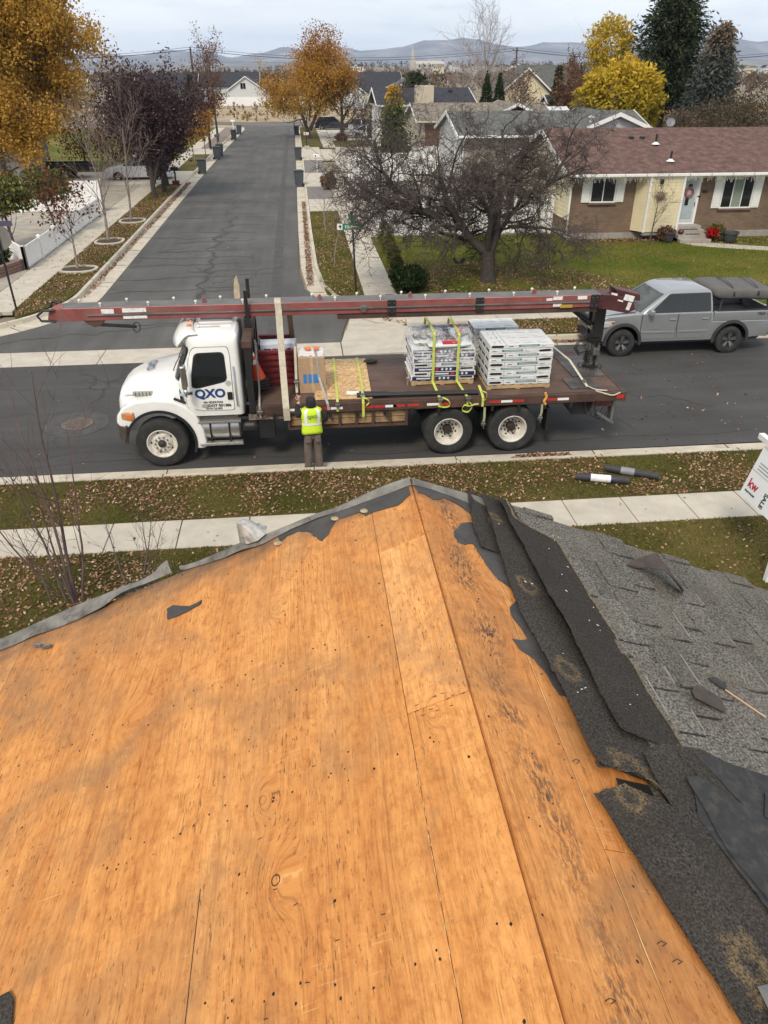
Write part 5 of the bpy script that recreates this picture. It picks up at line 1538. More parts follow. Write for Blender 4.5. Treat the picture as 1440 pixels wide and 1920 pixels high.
# clear film pulled over the top and left side
def film_mat():
 m, nt, n, l, b = _nodes('clear_film')
 b.inputs['Base Color'].default_value = (.85,.86,.88,1); b.inputs['Roughness'].default_value = .12
 t = n.new('ShaderNodeBsdfTransparent'); x = n.new('ShaderNodeMixShader')
 f = _ramp(nt, _noise(nt, _pos(nt), 9, 5, .7, 1.0), [(.42, .03), (.66, .55)])
 l.new(f, x.inputs[0]); l.new(t.outputs[0], x.inputs[1]); l.new(b.outputs[0], x.inputs[2]); l.new(x.outputs[0], n['Material Output'].inputs['Surface'])
 _bump(nt, b, _noise(nt, _pos(nt), 14, 5, .7), 1.0, .03)
 return m
b = MB()
def film(i, j):
 u = i/24; v = j/18
 x = 2.06+1.46*u; y = 14.84+1.25*v
 z = zt+.17 + .19*math.exp(-((v-.32)/.12)**2) + .17*math.exp(-((v-.62)/.12)**2)
 if v < .12: z -= (.12-v)/.12*.42
 if u < .06: z -= (.06-u)/.06*.55
 if u > .95: z -= (u-.95)/.05*.35
 n_ = mnoise.noise((u*9, v*8, 2)); 
 return (x + .03*n_, y + .03*mnoise.noise((u*7, v*9, 8)), z + .035*n_)
b.grid(film, 25, 19)
tag(b.build('plastic_film', film_mat(), smooth='all'), 'crumpled clear plastic film pulled over the mixed stack', 'plastic film')

# --- red corrugated bin with the box in it
bin_ = empty('steel_bin', (-1.05,15.2,DZ), 0, 'dark red corrugated steel bin behind the traffic cones', 'bin')
BRED = mat('bin_red', (.17,.022,.026), .45, var=.2, scale=4, dirt=(.08,.02,.02), dscale=3, damt=.5)
def corr(x0, x1, y, z0, z1, nrib, axis='x', depth=.045):
 b = MB(); pr = []
 for k in range(nrib):
  a = z0+(z1-z0)*k/nrib; h = (z1-z0)/nrib
  pr += [(0,a),(0,a+h*.4),(depth,a+h*.5),(depth,a+h*.9)]
 pr.append((0,z1))
 if axis == 'x': b.grid(lambda i, j: ((x0,x1)[i], y-pr[j][0], pr[j][1]), 2, len(pr))
 else: b.grid(lambda i, j: (y+pr[j][0]*(1 if y < .3 else -1), (x0,x1)[i], pr[j][1]), 2, len(pr))
 return b
corr(0,.78,0,.02,.80,6).build('front_panel', BRED, bin_, solid=.01)
corr(0,.78,.95,.02,.84,6).build('back_panel', BRED, bin_, solid=.01)
corr(0,.95,0,.02,.80,6,'y').build('side_panel', BRED, bin_, solid=.01)
corr(0,.95,.78,.02,.80,6,'y').build('side_panel', BRED, bin_, solid=.01)
b = MB(); b.bb(.0,.78,0,.95,0,.02); b.build('floor', BRED, bin_)
for x in (-.03,.81):
 b = MB(); b.tube([(x,-.06,.0),(x,-.06,.96),(x,-.02,1.02),(x,.04,1.0),(x,.05,.9)], .022, 8); b.build('corner_post', mat('galvanised_post', (.30,.29,.27), .5, .5, var=.2), bin_, smooth=True)
bx = empty('carton', (-.66,15.50,DZ+.66), R(2), 'long white carton with blue lettering inside the red bin', 'carton')
b = MB(); b.bb(-.33,.42,-.18,.18,-.1,.22); b.build('box', mat('white_carton', (.62,.65,.72), .5, var=.06), bx, bevel=.006)
text_obj('lettering', 'TRIBUILT', .135, NAVY, (.02,-.186,.07), (R(90),0,0), bx, bold=.006)
b = MB(); b.bb(-.36,-.33,-.18,.18,-.1,.22); b.build('end_cap', BLACK, bx)

# --- traffic cones, nested, leaning on the headboard
def cone(label, p, tilt, h=.71):
 e = empty('traffic_cone', p, 0, label, 'traffic cone', 'nested traffic cones')
 e.rotation_euler = tilt
 b = MB(); b.lathe([(.145,.03),(.115,.16),(.10,.22),(.072,.36),(.062,.42),(.045,.52),(.026,.66),(.022,.70)], n=24, cap=False); b.build('cone_body', ORANGE, e, smooth=True)
 b = MB(); b.lathe([(.096,.36),(.0725,.46)], (0,0,-.02), n=24, cap=False)
 for z0, r0, z1, r1 in ((.36,.0735,.45,.0585),(.53,.0455,.59,.0375)):
  bb_ = MB(); bb_.lathe([(r0+.002,z0),(r1+.002,z1)], n=24, cap=False); bb_.build('reflective_band', REFL, e, smooth=True)
 b = MB(); b.box((0,0,.015),(.36,.36,.04)); b.build('base', BLACK, e, bevel=.012)
 return e
ax0 = Vector((-1.00,14.86,DZ+.13))
for k, lb in enumerate(('lowest orange cone of the nested stack by the headboard','second orange cone of the nested stack by the headboard','third orange cone of the nested stack by the headboard','topmost orange cone of the nested stack by the headboard')):
 d = Vector((-.16,0,1)).normalized()
 cone(lb, tuple(ax0 + d*.055*k), (0, R(-11), R(4*k)))

# --- cardboard boxes by the red bin
def carton(name, label, x0, x1, y0, y1, z0, z1, m, rz=0.0):
 e = empty(name, ((x0+x1)/2,(y0+y1)/2,z0), rz, label, 'box')
 b = MB(); b.bb(-(x1-x0)/2,(x1-x0)/2,-(y1-y0)/2,(y1-y0)/2,0,z1-z0); b.build('carton_body', m, e, bevel=.006)
 b = MB(); b.bb(-.03,.03,-(y1-y0)/2-.002,(y1-y0)/2+.002,-.0,z1-z0+.002); b.build('packing_tape', mat('tape', (.45,.33,.22), .3), e)
 return e
carton('cardboard_box', 'flat brown box at the bottom of the cardboard boxes', -.21,.37,14.74,15.2,DZ,DZ+.14, CARD)
bc = carton('cardboard_box', 'large brown box with blue print in front of the red bin', -.22,.34,14.76,15.2,DZ+.142,DZ+.58, CARD, R(1))
b = MB()
for q in (-.15,-.05,.05,.12):
 b.bb(q-.035,q+.035,-.226,-.222,.07,.26)
b.build('printed_panel', mat('blue_print', (.04,.19,.50), .5), bc)
bd = carton('cardboard_box', 'brown box with papers and gloves on it', -.21,.33,14.78,15.2,DZ+.582,DZ+.74, CARD, R(-1))
b = MB()
def sheetp(i, j): return (-.26+.52*i/8, .0+.42*j/6, .161+.02*mnoise.noise((i*.7,j*.8,1))+.05*(j/6)**2)
b.grid(sheetp, 9, 7)
pp_ = b.build('paper_sheets', mat('printed_paper', (.68,.68,.68), .6, var=.12, scale=30), None, solid=.006); pp_.location = (.06,14.86,DZ+.58); tag(pp_, 'white printed papers spread on the top cardboard box', 'papers')
gl = empty('work_gloves', (.08,15.14,DZ+.80), 0, 'pair of orange work gloves on the papers', 'gloves')
OG = mat('glove_orange', (.75,.22,.06), .7)
for sx in (-1, 1):
 b = MB(); b.box((sx*.08,0,.03),(.10,.10,.04))
 for f in range(4): b.bar((sx*.08-.036+.024*f,.04,.03),(sx*.08-.05+.033*f,.11+.01*(f in (1,2)),.02),.02,.02)
 b.bar((sx*.08+sx*.045,-.01,.03),(sx*.08+sx*.09,.04,.03),.022,.02)
 b.build('glove', OG, gl, bevel=.009, seg=2, smooth=True)

# --- osb sheets
def osb_mat():
 m, nt, n, l, b = _nodes('osb_board')
 v = n.new('ShaderNodeTexVoronoi'); v.inputs['Scale'].default_value = 26
 mp = n.new('ShaderNodeMapping'); mp.inputs['Scale'].default_value = (1,1.9,1)
 g = n.new('ShaderNodeNewGeometry')
 d = n.new('ShaderNodeTexNoise'); d.inputs['Scale'].default_value = 9
 l.new(g.outputs['Position'], d.inputs['Vector'])
 l.new(_mix(nt, .18, g.outputs['Position'], d.outputs['Color']), mp.inputs['Vector']); l.new(mp.outputs[0], v.inputs['Vector'])
 sp = n.new('ShaderNodeSeparateColor'); l.new(v.outputs['Color'], sp.inputs[0])
 c = _ramp(nt, sp.outputs[0], [(0, (.36,.20,.085)), (.4, (.52,.32,.14)), (.8, (.64,.44,.22)), (1, (.74,.56,.32))])
 l.new(c, b.inputs['Base Color']); b.inputs['Roughness'].default_value = .75
 _bump(nt, b, sp.outputs[1], .3, .004)
 return m
OSB = osb_mat()
for k in range(3):
 b = MB(); b.bb(-.575,.575,-1.22,1.22,0,.0115)
 o = b.build('osb_sheet', OSB, bevel=.001, seg=1, loc=(.70+.006*k,15.50-.012*k,DZ+.001+.0122*k), rot=(0,0,R(-2.2+.4*k)))
 tag(o, ('bottom','middle','top')[k]+' sheet of the speckled wood strand boards on the deck', 'board', 'strand boards on the deck')

# --- black rolls of edge metal along the near rail
for k, lb in enumerate(('black long tube nearest the rail along the deck edge','black long tube lying behind the near one along the deck edge','short black tube with white label at its end on the deck edge')):
 y = 14.30+.075*k
 roll('long_tube', lb, 'tube', (.74 if k == 2 else .95,y,DZ+.075), (3.46 if k < 2 else 1.6,y-.03,DZ+.05), .034 if k < 2 else .045, BLACK, ((.0,.30,PAPER),) if k == 2 else (), 'tubes along the deck edge')
gv = MB()
def gb(i, j):
 a = 2*math.pi*j/12; u = i/8
 r = .07*math.sin(math.pi*u)**.5*(1+.4*mnoise.noise((u*4,math.cos(a),math.sin(a))))+.002
 return (-.17+.34*u, r*math.cos(a)*1.2, .05+r*math.sin(a)*.8)
gv.grid(gb, 9, 13)
o = gv.build('tool_pouch', mat('olive_pouch', (.06,.055,.035), .85, var=.5, scale=20), smooth='all', loc=(1.42,16.45,DZ)); tag(o, 'olive tool pouch lying at the far edge of the deck', 'pouch')

# --- straps
yN = 14.105                                             # just outside the near rail
def over(x, z, y0, y1, x2=None):
 """From the near rail up over a load of height z and down to the far rail."""
 x2 = x if x2 is None else x2
 return [(x2,yN,1.16),(x2,yN,1.30),(x,y0-.012,1.40+.0*z),(x,y0-.010,z-.02),(x,y0+.03,z+.006),(x,(y0+y1)/2,z+.02),(x,y1-.03,z+.006),(x,y1+.01,z-.05),(x2,16.79,1.25)]
zs_ = zt+.36
strap('lime strap at the left over the mixed stack', [(over(2.60,zs_,14.86,16.05,2.64), (1,0,0)), (curve([(2.68,yN-.01,1.34),(2.80,yN-.03,1.28),(2.84,yN-.03,1.17),(2.74,yN-.02,1.13),(2.60,yN-.02,1.16)]), (.3,1,.2))], YGS, .055, buckle=(2.64,yN-.02,1.30))
strap('lime strap at the right over the mixed stack', [(over(3.12,zs_-.03,14.86,16.05,3.22), (1,0,0)), (curve([(3.22,yN-.01,1.25),(3.30,yN-.04,1.14),(3.22,yN-.05,1.02),(3.10,yN-.04,1.06),(3.14,yN-.03,1.16),(3.24,yN-.03,1.14),(3.36,yN-.03,1.17),(3.44,yN-.02,1.17)]), (.2,1,.2))], YGS, .055, buckle=(3.22,yN-.02,1.30))
strap('lime strap at the left across the strand boards', [([(.54,yN,1.12),(.54,yN,1.27),(.545,14.22,1.347),(.56,15.3,1.352),(.58,16.72,1.345),(.58,16.79,1.2)], (1,0,0))], YGS, .05, buckle=(.54,yN-.01,1.28))
strap('lime strap at the right across the strand boards', [([(1.06,yN,.98),(1.06,yN,1.27),(1.065,14.2,1.42),(1.07,14.48,1.40),(1.10,14.7,1.352),(1.12,16.70,1.345),(1.12,16.79,1.2)], (1,0,0)), (curve([(1.06,yN-.01,1.40),(1.14,yN-.02,1.38),(1.18,yN-.02,1.30),(1.12,yN-.02,1.24)]), (0,1,.2))], YGS, .05, buckle=(1.06,14.22,1.40))
strap('short lime strap hooked on the rail between the two stacks', [([(3.50,14.42,1.45),(3.52,14.20,1.36),(3.53,yN,1.30),(3.53,yN,1.10)], (1,0,0)), (curve([(3.52,14.22,1.40),(3.62,14.18,1.36),(3.60,14.14,1.26),(3.52,yN-.01,1.24)]), (.2,1,0))], YGS, .05)
strap('pale strap end hanging below the rail between the rear wheels', [([(3.58,yN,1.08),(3.585,yN-.01,.86),(3.57,yN,.66)], (1,0,0))], mat('pale_olive_webbing', (.33,.34,.20), .8, var=.2, scale=10), .045, buckle=(3.57,yN,.72))
strap('pale strap end hanging behind the rearmost wheel', [([(4.80,yN,1.10),(4.80,yN-.01,.92),(4.78,yN,.80)], (1,0,0))], MATS['pale_olive_webbing'], .045, buckle=(4.78,yN,.80))
strap('grey strap over the cardboard boxes', [([(.36,yN,1.16),(.34,yN,1.30),(.20,14.75,1.62),(.17,14.77,2.04),(.15,15.2,2.06),(.15,16.79,1.25)], (1,0,0))], GREYW, .05)
strap('pale webbing hanging beside the red bin with a ratchet', [([(-.27,14.62,1.36),(-.27,14.75,1.60),(-.26,15.05,2.20)], (1,0,0))], BEIGE, .05, buckle=(-.27,14.72,1.56))
strap('grey strap down the front of the traffic cones', [([(-1.02,yN,1.05),(-1.02,yN,1.32),(-1.03,14.66,1.50),(-1.04,14.72,2.0),(-1.05,15.1,2.3)], (1,0,0))], GREYW, .035, buckle=(-1.02,yN-.02,1.20))
sl = strap('wide beige sling from the boom down to the near rail', [([(-.56,15.49,3.09),(-.56,15.28,3.105),(-.55,15.05,3.09),(-.54,15.03,2.96),(-.53,14.75,2.2),(-.50,14.16,1.36),(-.495,yN-.02,1.24),(-.49,yN-.02,.98)], (1,0,0))], BEIGE, .13)
strap('brown sling hanging behind the beige one on the far side', [([(-.38,15.40,3.09),(-.36,15.54,3.06),(-.34,15.56,2.7),(-.32,16.2,1.9),(-.31,16.79,1.24)], (1,0,0))], mat('brown_webbing', (.20,.14,.09), .8, var=.2, scale=8), .11)
strap('pale lashing bar running across the deck beside the turret plate', [([(5.80,16.76,1.24),(5.80,16.70,1.44),(5.82,15.6,1.50),(5.83,14.62,1.36),(5.86,14.42,1.31)], (1,0,0)), (curve([(5.86,14.44,1.33),(5.95,14.30,1.315),(6.10,14.22,1.31),(6.2,14.20,1.31)]), (.2,1,0))], mat('pale_webbing', (.60,.57,.46), .7, var=.12, scale=9), .05, buckle=(5.83,14.60,1.36))
b = MB(); b.box((5.78,14.68,DZ+.012),(.62,.62,.02)); o = b.build('steel_plate', MATS['oily_plate'], bevel=.003); tag(o, 'square steel plate lying on the deck in front of the turret', 'plate')
b = MB(); b.tube(curve([(4.83,yN-.02,1.36),(4.86,yN-.03,1.26),(4.82,yN-.03,1.18),(4.86,yN-.02,1.10)]), .028, 8)
o = b.build('rope_knot', mat('orange_rope', (.60,.30,.06), .8), smooth=True); tag(o, 'orange rope tied on the rail under the neat stack', 'rope')
b = MB(); b.tube(curve([(5.95,yN+.10,1.31),(6.15,yN,1.27),(6.3,yN-.01,1.24),(6.45,yN,1.29)]), .016, 6)
o = b.build('rope_end', mat('pale_rope', (.5,.45,.34), .8), smooth=True); tag(o, 'pale rope lying over the rear deck edge', 'rope')
# tall timber stake behind the boom
b = MB(); b.prism([(-1.55,2.2),(-1.43,2.2),(-1.40,3.05),(-1.44,3.30),(-1.50,3.20),(-1.53,3.0)], 16.64, 16.70); o = b.build('wooden_stake', mat('pale_timber', (.42,.33,.23), .8, var=.2, scale=6), bevel=.008); tag(o, 'pale pointed wooden board standing behind the boom above the cab', 'board')
b = MB(); b.bb(-1.53,-1.45,16.64,16.70,DZ,2.25); b.build('lower_stake', MATS['pale_timber'], o)
# ================================================================== the person at the kerb
def skin(name, nodes, edges, m, parent=None, sub=2, root=0):
 """nodes: (x,y,z,rx,ry). Bakes a Skin + Subdivision surface."""
 me = bpy.data.meshes.new(name)
 me.from_pydata([n[:3] for n in nodes], edges, [])
 o = bpy.data.objects.new(name, me); col.objects.link(o)
 sm = o.modifiers.new('s', 'SKIN'); sm.use_smooth_shade = True; sm.branch_smoothing = .6
 ss = o.modifiers.new('d', 'SUBSURF'); ss.levels = sub; ss.render_levels = sub
 if not me.skin_vertices: me.attributes
 for i, n in enumerate(nodes):
  sv = me.skin_vertices[0].data[i]; sv.radius = (n[3], n[4] if len(n) > 4 else n[3]); sv.use_root = (i == root)
 dg = bpy.context.evaluated_depsgraph_get()
 bake = bpy.data.meshes.new_from_object(o.evaluated_get(dg))
 bpy.data.objects.remove(o)
 bake.materials.clear(); bake.materials.append(m)
 for p in bake.polygons: p.use_smooth = True
 r = bpy.data.objects.new(name, bake); col.objects.link(r)
 if parent is not None: r.parent = parent
 return r
SKIN = mat('skin', (.50,.30,.22), .55, var=.08)
PANTS = mat('brown_work_trousers', (.125,.098,.082), .9, var=.25, scale=7, bump=.5, bscale=26)
JACKET = mat('black_jacket', (.016,.016,.018), .85, var=.3, bump=.3, bscale=30)
HIVIS = mat('hi_vis_yellow', (.58,.80,.03), .6, var=.06, scale=8)
BOOT = mat('brown_boot', (.055,.038,.028), .8, var=.3, scale=12)
per = empty('person', (.0,13.71,.012), R(7), 'person in lime safety vest, black hood and brown trousers, back turned, hand raised', 'person')
# local frame: x right, y towards the truck (forward), z up
body = skin('body', [(0,0,.86,.13,.10),(0,0,1.02,.125,.095),(0,.0,1.20,.145,.10),(0,0,1.33,.13,.09),(0,.0,1.41,.06,.06),(0,.02,1.50,.085,.095),(0,.02,1.585,.075,.085),
 (-.17,0,1.33,.065),(-.25,.05,1.20,.05),(-.24,.20,1.36,.040),(-.20,.22,1.45,.030,.02),
 (.17,0,1.33,.065),(.27,-.03,1.14,.05),(.22,.14,1.02,.040),(.15,.22,1.02,.030,.02),
 (-.085,0,.80,.085),(-.10,.02,.48,.062),(-.105,-.01,.12,.045),(-.11,-.02,.045,.04),(-.14,.12,.03,.036,.03),
 (.085,0,.80,.085),(.10,.02,.48,.062),(.11,-.01,.12,.045),(.115,-.02,.045,.04),(.15,.12,.03,.036,.03)],
 [(0,1),(1,2),(2,3),(3,4),(4,5),(5,6),(3,7),(7,8),(8,9),(9,10),(3,11),(11,12),(12,13),(13,14),(0,15),(15,16),(16,17),(17,18),(18,19),(0,20),(20,21),(21,22),(22,23),(23,24)], SKIN, per)
# raised left hand: palm, four fingers (the first pointing up), thumb
def hand(p, up, fwd, side, pose, nm):
 p, up, fwd, side = (Vector(v) for v in (p, up, fwd, side))
 N = [(*p, .024,.016), (*(p+up*.045), .034,.016), (*(p+up*.085), .036,.015)]
 Ed = [(0,1),(1,2)]
 for k in range(4):
  base = p + up*.085 + side*(-.030+.020*k)
  L = (.072,.080,.074,.058)[k]
  c = pose[k]
  a = base + up*L*.45*(1-c*.5) + fwd*L*.45*c
  e = a + up*L*.55*(1-c*1.6) + fwd*L*.5*(c*.6)
  i = len(N); N += [(*base,.0095), (*a,.0090), (*e,.0078)]; Ed += [(2,i),(i,i+1),(i+1,i+2)]
 i = len(N); t0 = p + up*.03 - side*.034
 N += [(*t0,.011), (*(t0-side*.024+up*.028+fwd*.01),.010), (*(t0-side*.026+up*.056+fwd*.018),.008)]; Ed += [(1,i),(i,i+1),(i+1,i+2)]
 return skin(nm, N, Ed, SKIN, per, sub=1)
hand((-.20,.22,1.45), (-.05,.05,1), (0,1,0), (1,0,0), (0,.55,.7,.8), 'hand')
hand((.15,.22,1.02), (-.5,.7,.1), (0,0,-1), (.5,.5,.4), (.5,.55,.6,.65), 'hand')
trs = skin('trousers', [(0,0,.87,.155,.115),(0,0,.95,.155,.115),(-.088,-.005,.78,.105,.105),(-.10,.015,.47,.088,.088),(-.108,-.01,.14,.082,.085),(-.108,-.01,.085,.085,.09),(.088,-.005,.78,.105,.105),(.10,.015,.47,.088,.088),(.115,-.01,.14,.082,.085),(.115,-.01,.085,.085,.09)],
 [(0,1),(0,2),(2,3),(3,4),(4,5),(0,6),(6,7),(7,8),(8,9)], PANTS, per)
for sx in (-1, 1):
 b = MB()
 def pk(i, j, sx=sx): return (sx*.095+(-.055+.11*i/4), -.112-.012*math.sin(math.pi*i/4)-.004, .84-.15*j/4)
 b.grid(pk, 5, 5); b.build('pocket', mat('pocket_brown', (.15,.115,.095), .9, var=.2, scale=9), trs, solid=.006)
 skin('boot', [(sx*.112,-.035,.07,.052,.055),(sx*.115,-.02,.04,.05,.04),(sx*.135,.09,.03,.046,.032),(sx*.15,.17,.028,.04,.026)], [(0,1),(1,2),(2,3)], BOOT, per)
skin('jacket', [(0,0,.93,.155,.12),(0,0,1.08,.155,.115),(0,0,1.24,.17,.115),(0,0,1.35,.15,.10),(-.185,0,1.335,.082,.082),(-.265,.05,1.20,.07),(-.245,.19,1.35,.055),(-.225,.21,1.41,.045),(.185,0,1.335,.082,.082),(.29,-.03,1.14,.07),(.235,.13,1.03,.055),(.185,.18,1.02,.045)],
 [(0,1),(1,2),(2,3),(3,4),(4,5),(5,6),(6,7),(3,8),(8,9),(9,10),(10,11)], JACKET, per)
skin('hood', [(0,-.02,1.38,.115,.10),(0,-.005,1.46,.105,.11),(0,.0,1.54,.112,.12),(0,.0,1.615,.085,.09)], [(0,1),(1,2),(2,3)], JACKET, per)
b = MB()
def vest(i, j):
 a = 2*math.pi*i/32; t = j/10
 z = .865+.535*t
 rx = float(np.interp(t, [0,.15,.4,.75,.9,1], [.205,.20,.185,.205,.20,.11])); ry = float(np.interp(t, [0,.15,.4,.75,.9,1], [.158,.152,.138,.142,.125,.09]))
 hem = -.02*math.cos(2*a)*(1-t)
 w = .006*mnoise.noise((a*3, t*6, 1))
 return ((rx+w)*math.cos(a), (ry+w)*math.sin(a), z+hem)
b.grid(vest, 32, 11, closed_u=True)
ve = b.build('vest', HIVIS, per, smooth='all', solid=-.006)
def vband(a0, a1, t0, t1, off=.016):
 b = MB()
 def fn(i, j):
  a = R(a0+(a1-a0)*i/20); t = t0+(t1-t0)*j/6
  rx = float(np.interp(t, [0,.15,.4,.75,.9,1], [.205,.20,.185,.205,.20,.11]))+off; ry = float(np.interp(t, [0,.15,.4,.75,.9,1], [.158,.152,.138,.142,.125,.09]))+off
  return (rx*math.cos(a), ry*math.sin(a), .865+.535*t-.02*math.cos(2*a)*(1-t))
 b.grid(fn, 21, 7); return b.build('reflective_band', REFL, ve, smooth='all')
vband(0, 360, .36, .45)
vband(224, 243, .45, .985); vband(297, 316, .45, .985)
text_obj('lettering', 'QXO', .085, mat('vest_print', (.02,.10,.09), .6), (0,-.176,1.255), (R(90),0,0), ve, bold=.0015)

# ================================================================== the grey pickup
SILV = mat('pickup_grey', (.31,.322,.33), .24, .45, var=.04, coat=.6)
FLARE = mat('black_plastic', (.030,.030,.031), .6, var=.15)
def small_wheel(parent, x, y, sg, r=.39, wd=.25, spokes=5, m=None):
 w = empty('wheel', (x, y, r)); w.parent = parent
 h = wd/2
 b = MB(); b.lathe([(r*.60,-h*.8),(r*.66,-h),(r*.88,-h*1.02),(r*.97,-h*.86),(r,-h*.55),(r,h*.55),(r*.97,h*.86),(r*.88,h*1.02),(r*.66,h),(r*.60,h*.8)], n=36, ax='y', cap=False); b.build('tyre', RUBBER, w, smooth=True)
 b = MB(); b.lathe([(r*.61,-h*.8),(r*.61,sg*h*.9),(r*.57,sg*h*.92),(r*.53,sg*h*.35),(.0001,sg*h*.30)], n=30, ax='y', cap=False); rim = b.build('rim', FLARE, w, smooth=True)
 for k in range(spokes):
  a = 2*math.pi*k/spokes+.3
  for d in (-.16,.16):
   b = MB(); b.bar((math.cos(a)*r*.10,sg*h*.62,math.sin(a)*r*.10), (math.cos(a+d)*r*.55,sg*h*.80,math.sin(a+d)*r*.55), r*.11, r*.08, up=(0,1,0)); b.build('spoke', m or CHROME, rim)
 b = MB(); b.lathe([(r*.14,sg*h*.4),(r*.13,sg*h*.80),(.0001,sg*h*.84)], n=14, ax='y'); b.build('hub_cap', FLARE, rim, smooth=True)
 return w
def arch_pts(cx, r, cz, a0=0, a1=180, k=16):
 return [(cx+r*math.cos(R(a)), cz+r*math.sin(R(a))) for a in np.linspace(a0, a1, k)]
def green_house(parent, name, ring, zs, m):
 b = MB(); rr = [ring(z) for z in zs]; n = len(rr[0])
 b.grid(lambda i, j: rr[j][i], n, len(zs), closed_u=True); b.add(rr[-1], [tuple(range(n))])
 return b.build(name, m, parent, smooth=True)

pk = empty('pickup_truck', (7.95,20.80,0), 0, 'grey crew cab pickup parked at the far kerb with a folded tent on its bed', 'pickup')
P = pk
fw_, rw_ = .93, 4.13
prof = [(.30,.44),(.21,.55),(.19,.80),(.22,.98),(.30,1.06),(.48,1.13),(.80,1.17),(1.28,1.21),(1.34,1.215),(3.50,1.215),(3.53,.95),(5.30,.95),(5.33,.66),(5.22,.50)]
prof += [(4.75,.46)] + arch_pts(rw_,.49,.42,-2,182) + [(3.55,.42),(1.52,.42)] + arch_pts(fw_,.49,.42,-2,182) + [(.40,.44)]
b = MB(); b.prism(prof, -.92, .92)
for i, (x, y, z) in enumerate(b.v):
 f = 1 - .17*max(0, (.9-x)/.7)**2
 if z > 1.0: f *= .975
 b.v[i] = (x, y*f, z)
pb = b.build('body', SILV, P, bevel=.055, seg=3, smooth=True, tri=True)
b = MB(); b.grid(lambda i, j: (.28+1.02*i/10, (-.72+1.44*j/12)*(1-.14*(1-i/10)**2), 1.06+.17*(i/10)**.55+.035*(1-((j-6)/6)**4)), 11, 13); b.build('hood', SILV, P, smooth='all', solid=-.03)
for sg in (-1, 1):
 b = MB(); b.bb(3.53,5.33,sg*.80,sg*.915,.94,1.225); b.build('bed_side', SILV, P, bevel=.03, seg=3, smooth=True)
 b = MB(); b.bb(3.60,5.28,sg*.80,sg*.905,1.226,1.245); b.build('bed_rail_cap', FLARE, P, bevel=.006)
 for cx in (fw_, rw_):
  b = MB()
  def fl(i, j, cx=cx, sg=sg):
   a = R(-8+196*i/24); r = (.47,.475,.555,.56)[j]; y = sg*(.90,.955,.945,.90)[j]
   return (cx+r*math.cos(a), y, .42+r*math.sin(a))
  b.grid(fl, 25, 4); b.build('fender_flare', FLARE, P, smooth=True)
  b = MB(); b.grid(lambda i, j, cx=cx, sg=sg: (cx+.478*math.cos(R(-8+196*i/20)), sg*(.50,.90)[j], .42+.478*math.sin(R(-8+196*i/20))), 21, 2); b.build('wheel_well', BLACK, P)
 for cx in (fw_, rw_): small_wheel(P, cx, sg*.80, sg)
 # doors as proud panels with dark gaps, handles, mouldings
 for x0, x1, nm in ((1.42,2.46,'door'),(2.48,3.42,'rear_door')):
  pts = rounded([(x0+.05,.50),(x0,.80),(x0,1.20),(x1,1.20),(x1,.90 if nm == 'rear_door' else .50),(x1-(.12 if nm == 'rear_door' else .0),.50)], .04)
  b = MB(); b.prism([(x+(.008 if x > (x0+x1)/2 else -.008), z-.004) for x, z in pts], sg*.80, sg*.9205); g_o = b.build('door_gap', BLACK, P, tri=True)
  b = MB(); b.prism(pts, sg*.80, sg*.9245); d = b.build('door', SILV, P, bevel=.006, tri=True)
  b = MB(); b.bb(x0+.03,x1-.03,sg*.92,sg*.936,.66,.72); b.build('moulding', SILV, d, bevel=.006)
  b = MB(); b.bb(x1-.24,x1-.05,sg*.92,sg*.952,1.03,1.065); b.build('handle', SILV, d, bevel=.012)
 b = MB(); b.box((1.62,sg*1.02,1.28),(.12,.20,.15)); mi = b.build('mirror', SILV, P, bevel=.035, seg=3, smooth=True)
 b = MB(); b.box((1.66,sg*.96,1.22),(.08,.10,.06)); b.build('mirror_foot', FLARE, mi)
 b = MB(); b.prism(rounded([(.22,.86),(.28,.99),(.66,1.03),(.63,.94),(.48,.86)], .03), sg*.74, sg*.885); hl = b.build('headlight', LENS, P, bevel=.012, tri=True)
 b = MB(); b.bb(.56,.64,sg*.80,sg*.888,.95,1.01); b.build('indicator', REDL, hl, bevel=.006)
 b = MB(); b.box((.25,sg*.70,.66),(.08,.22,.16)); fg = b.build('fog_lamp_bezel', FLARE, P, bevel=.02)
 b = MB(); b.lathe([(.045,0),(.045,-.02)], (.22,sg*.74,.66), 'x', 12); b.build('fog_lamp', REFL, fg)
 b = MB(); b.box((5.30,sg*.86,1.02),(.10,.12,.32)); b.build('tail_lamp', REDL, P, bevel=.02)
 b = MB(); b.bb(.80,5.0,sg*.70,sg*.86,.36,.42); b.build('sill', FLARE, P, bevel=.01)
b = MB(); b.bb(5.27,5.34,-.80,.80,.94,1.225); b.build('tailgate', SILV, P, bevel=.02)
b = MB(); b.bb(3.55,5.27,-.80,.80,.952,.962); b.build('bed_floor', FLARE, P)
b = MB(); b.bb(5.30,5.45,-.85,.85,.50,.66); b.build('rear_bumper', FLARE, P, bevel=.03)
b = MB(); b.box((.20,0,.82),(.06,1.15,.28)); b.build('grille', FLARE, P, bevel=.03)
b = MB(); b.bb(.15,5.2,-.6,.6,.34,.50); b.build('underbody', BLACK, P)
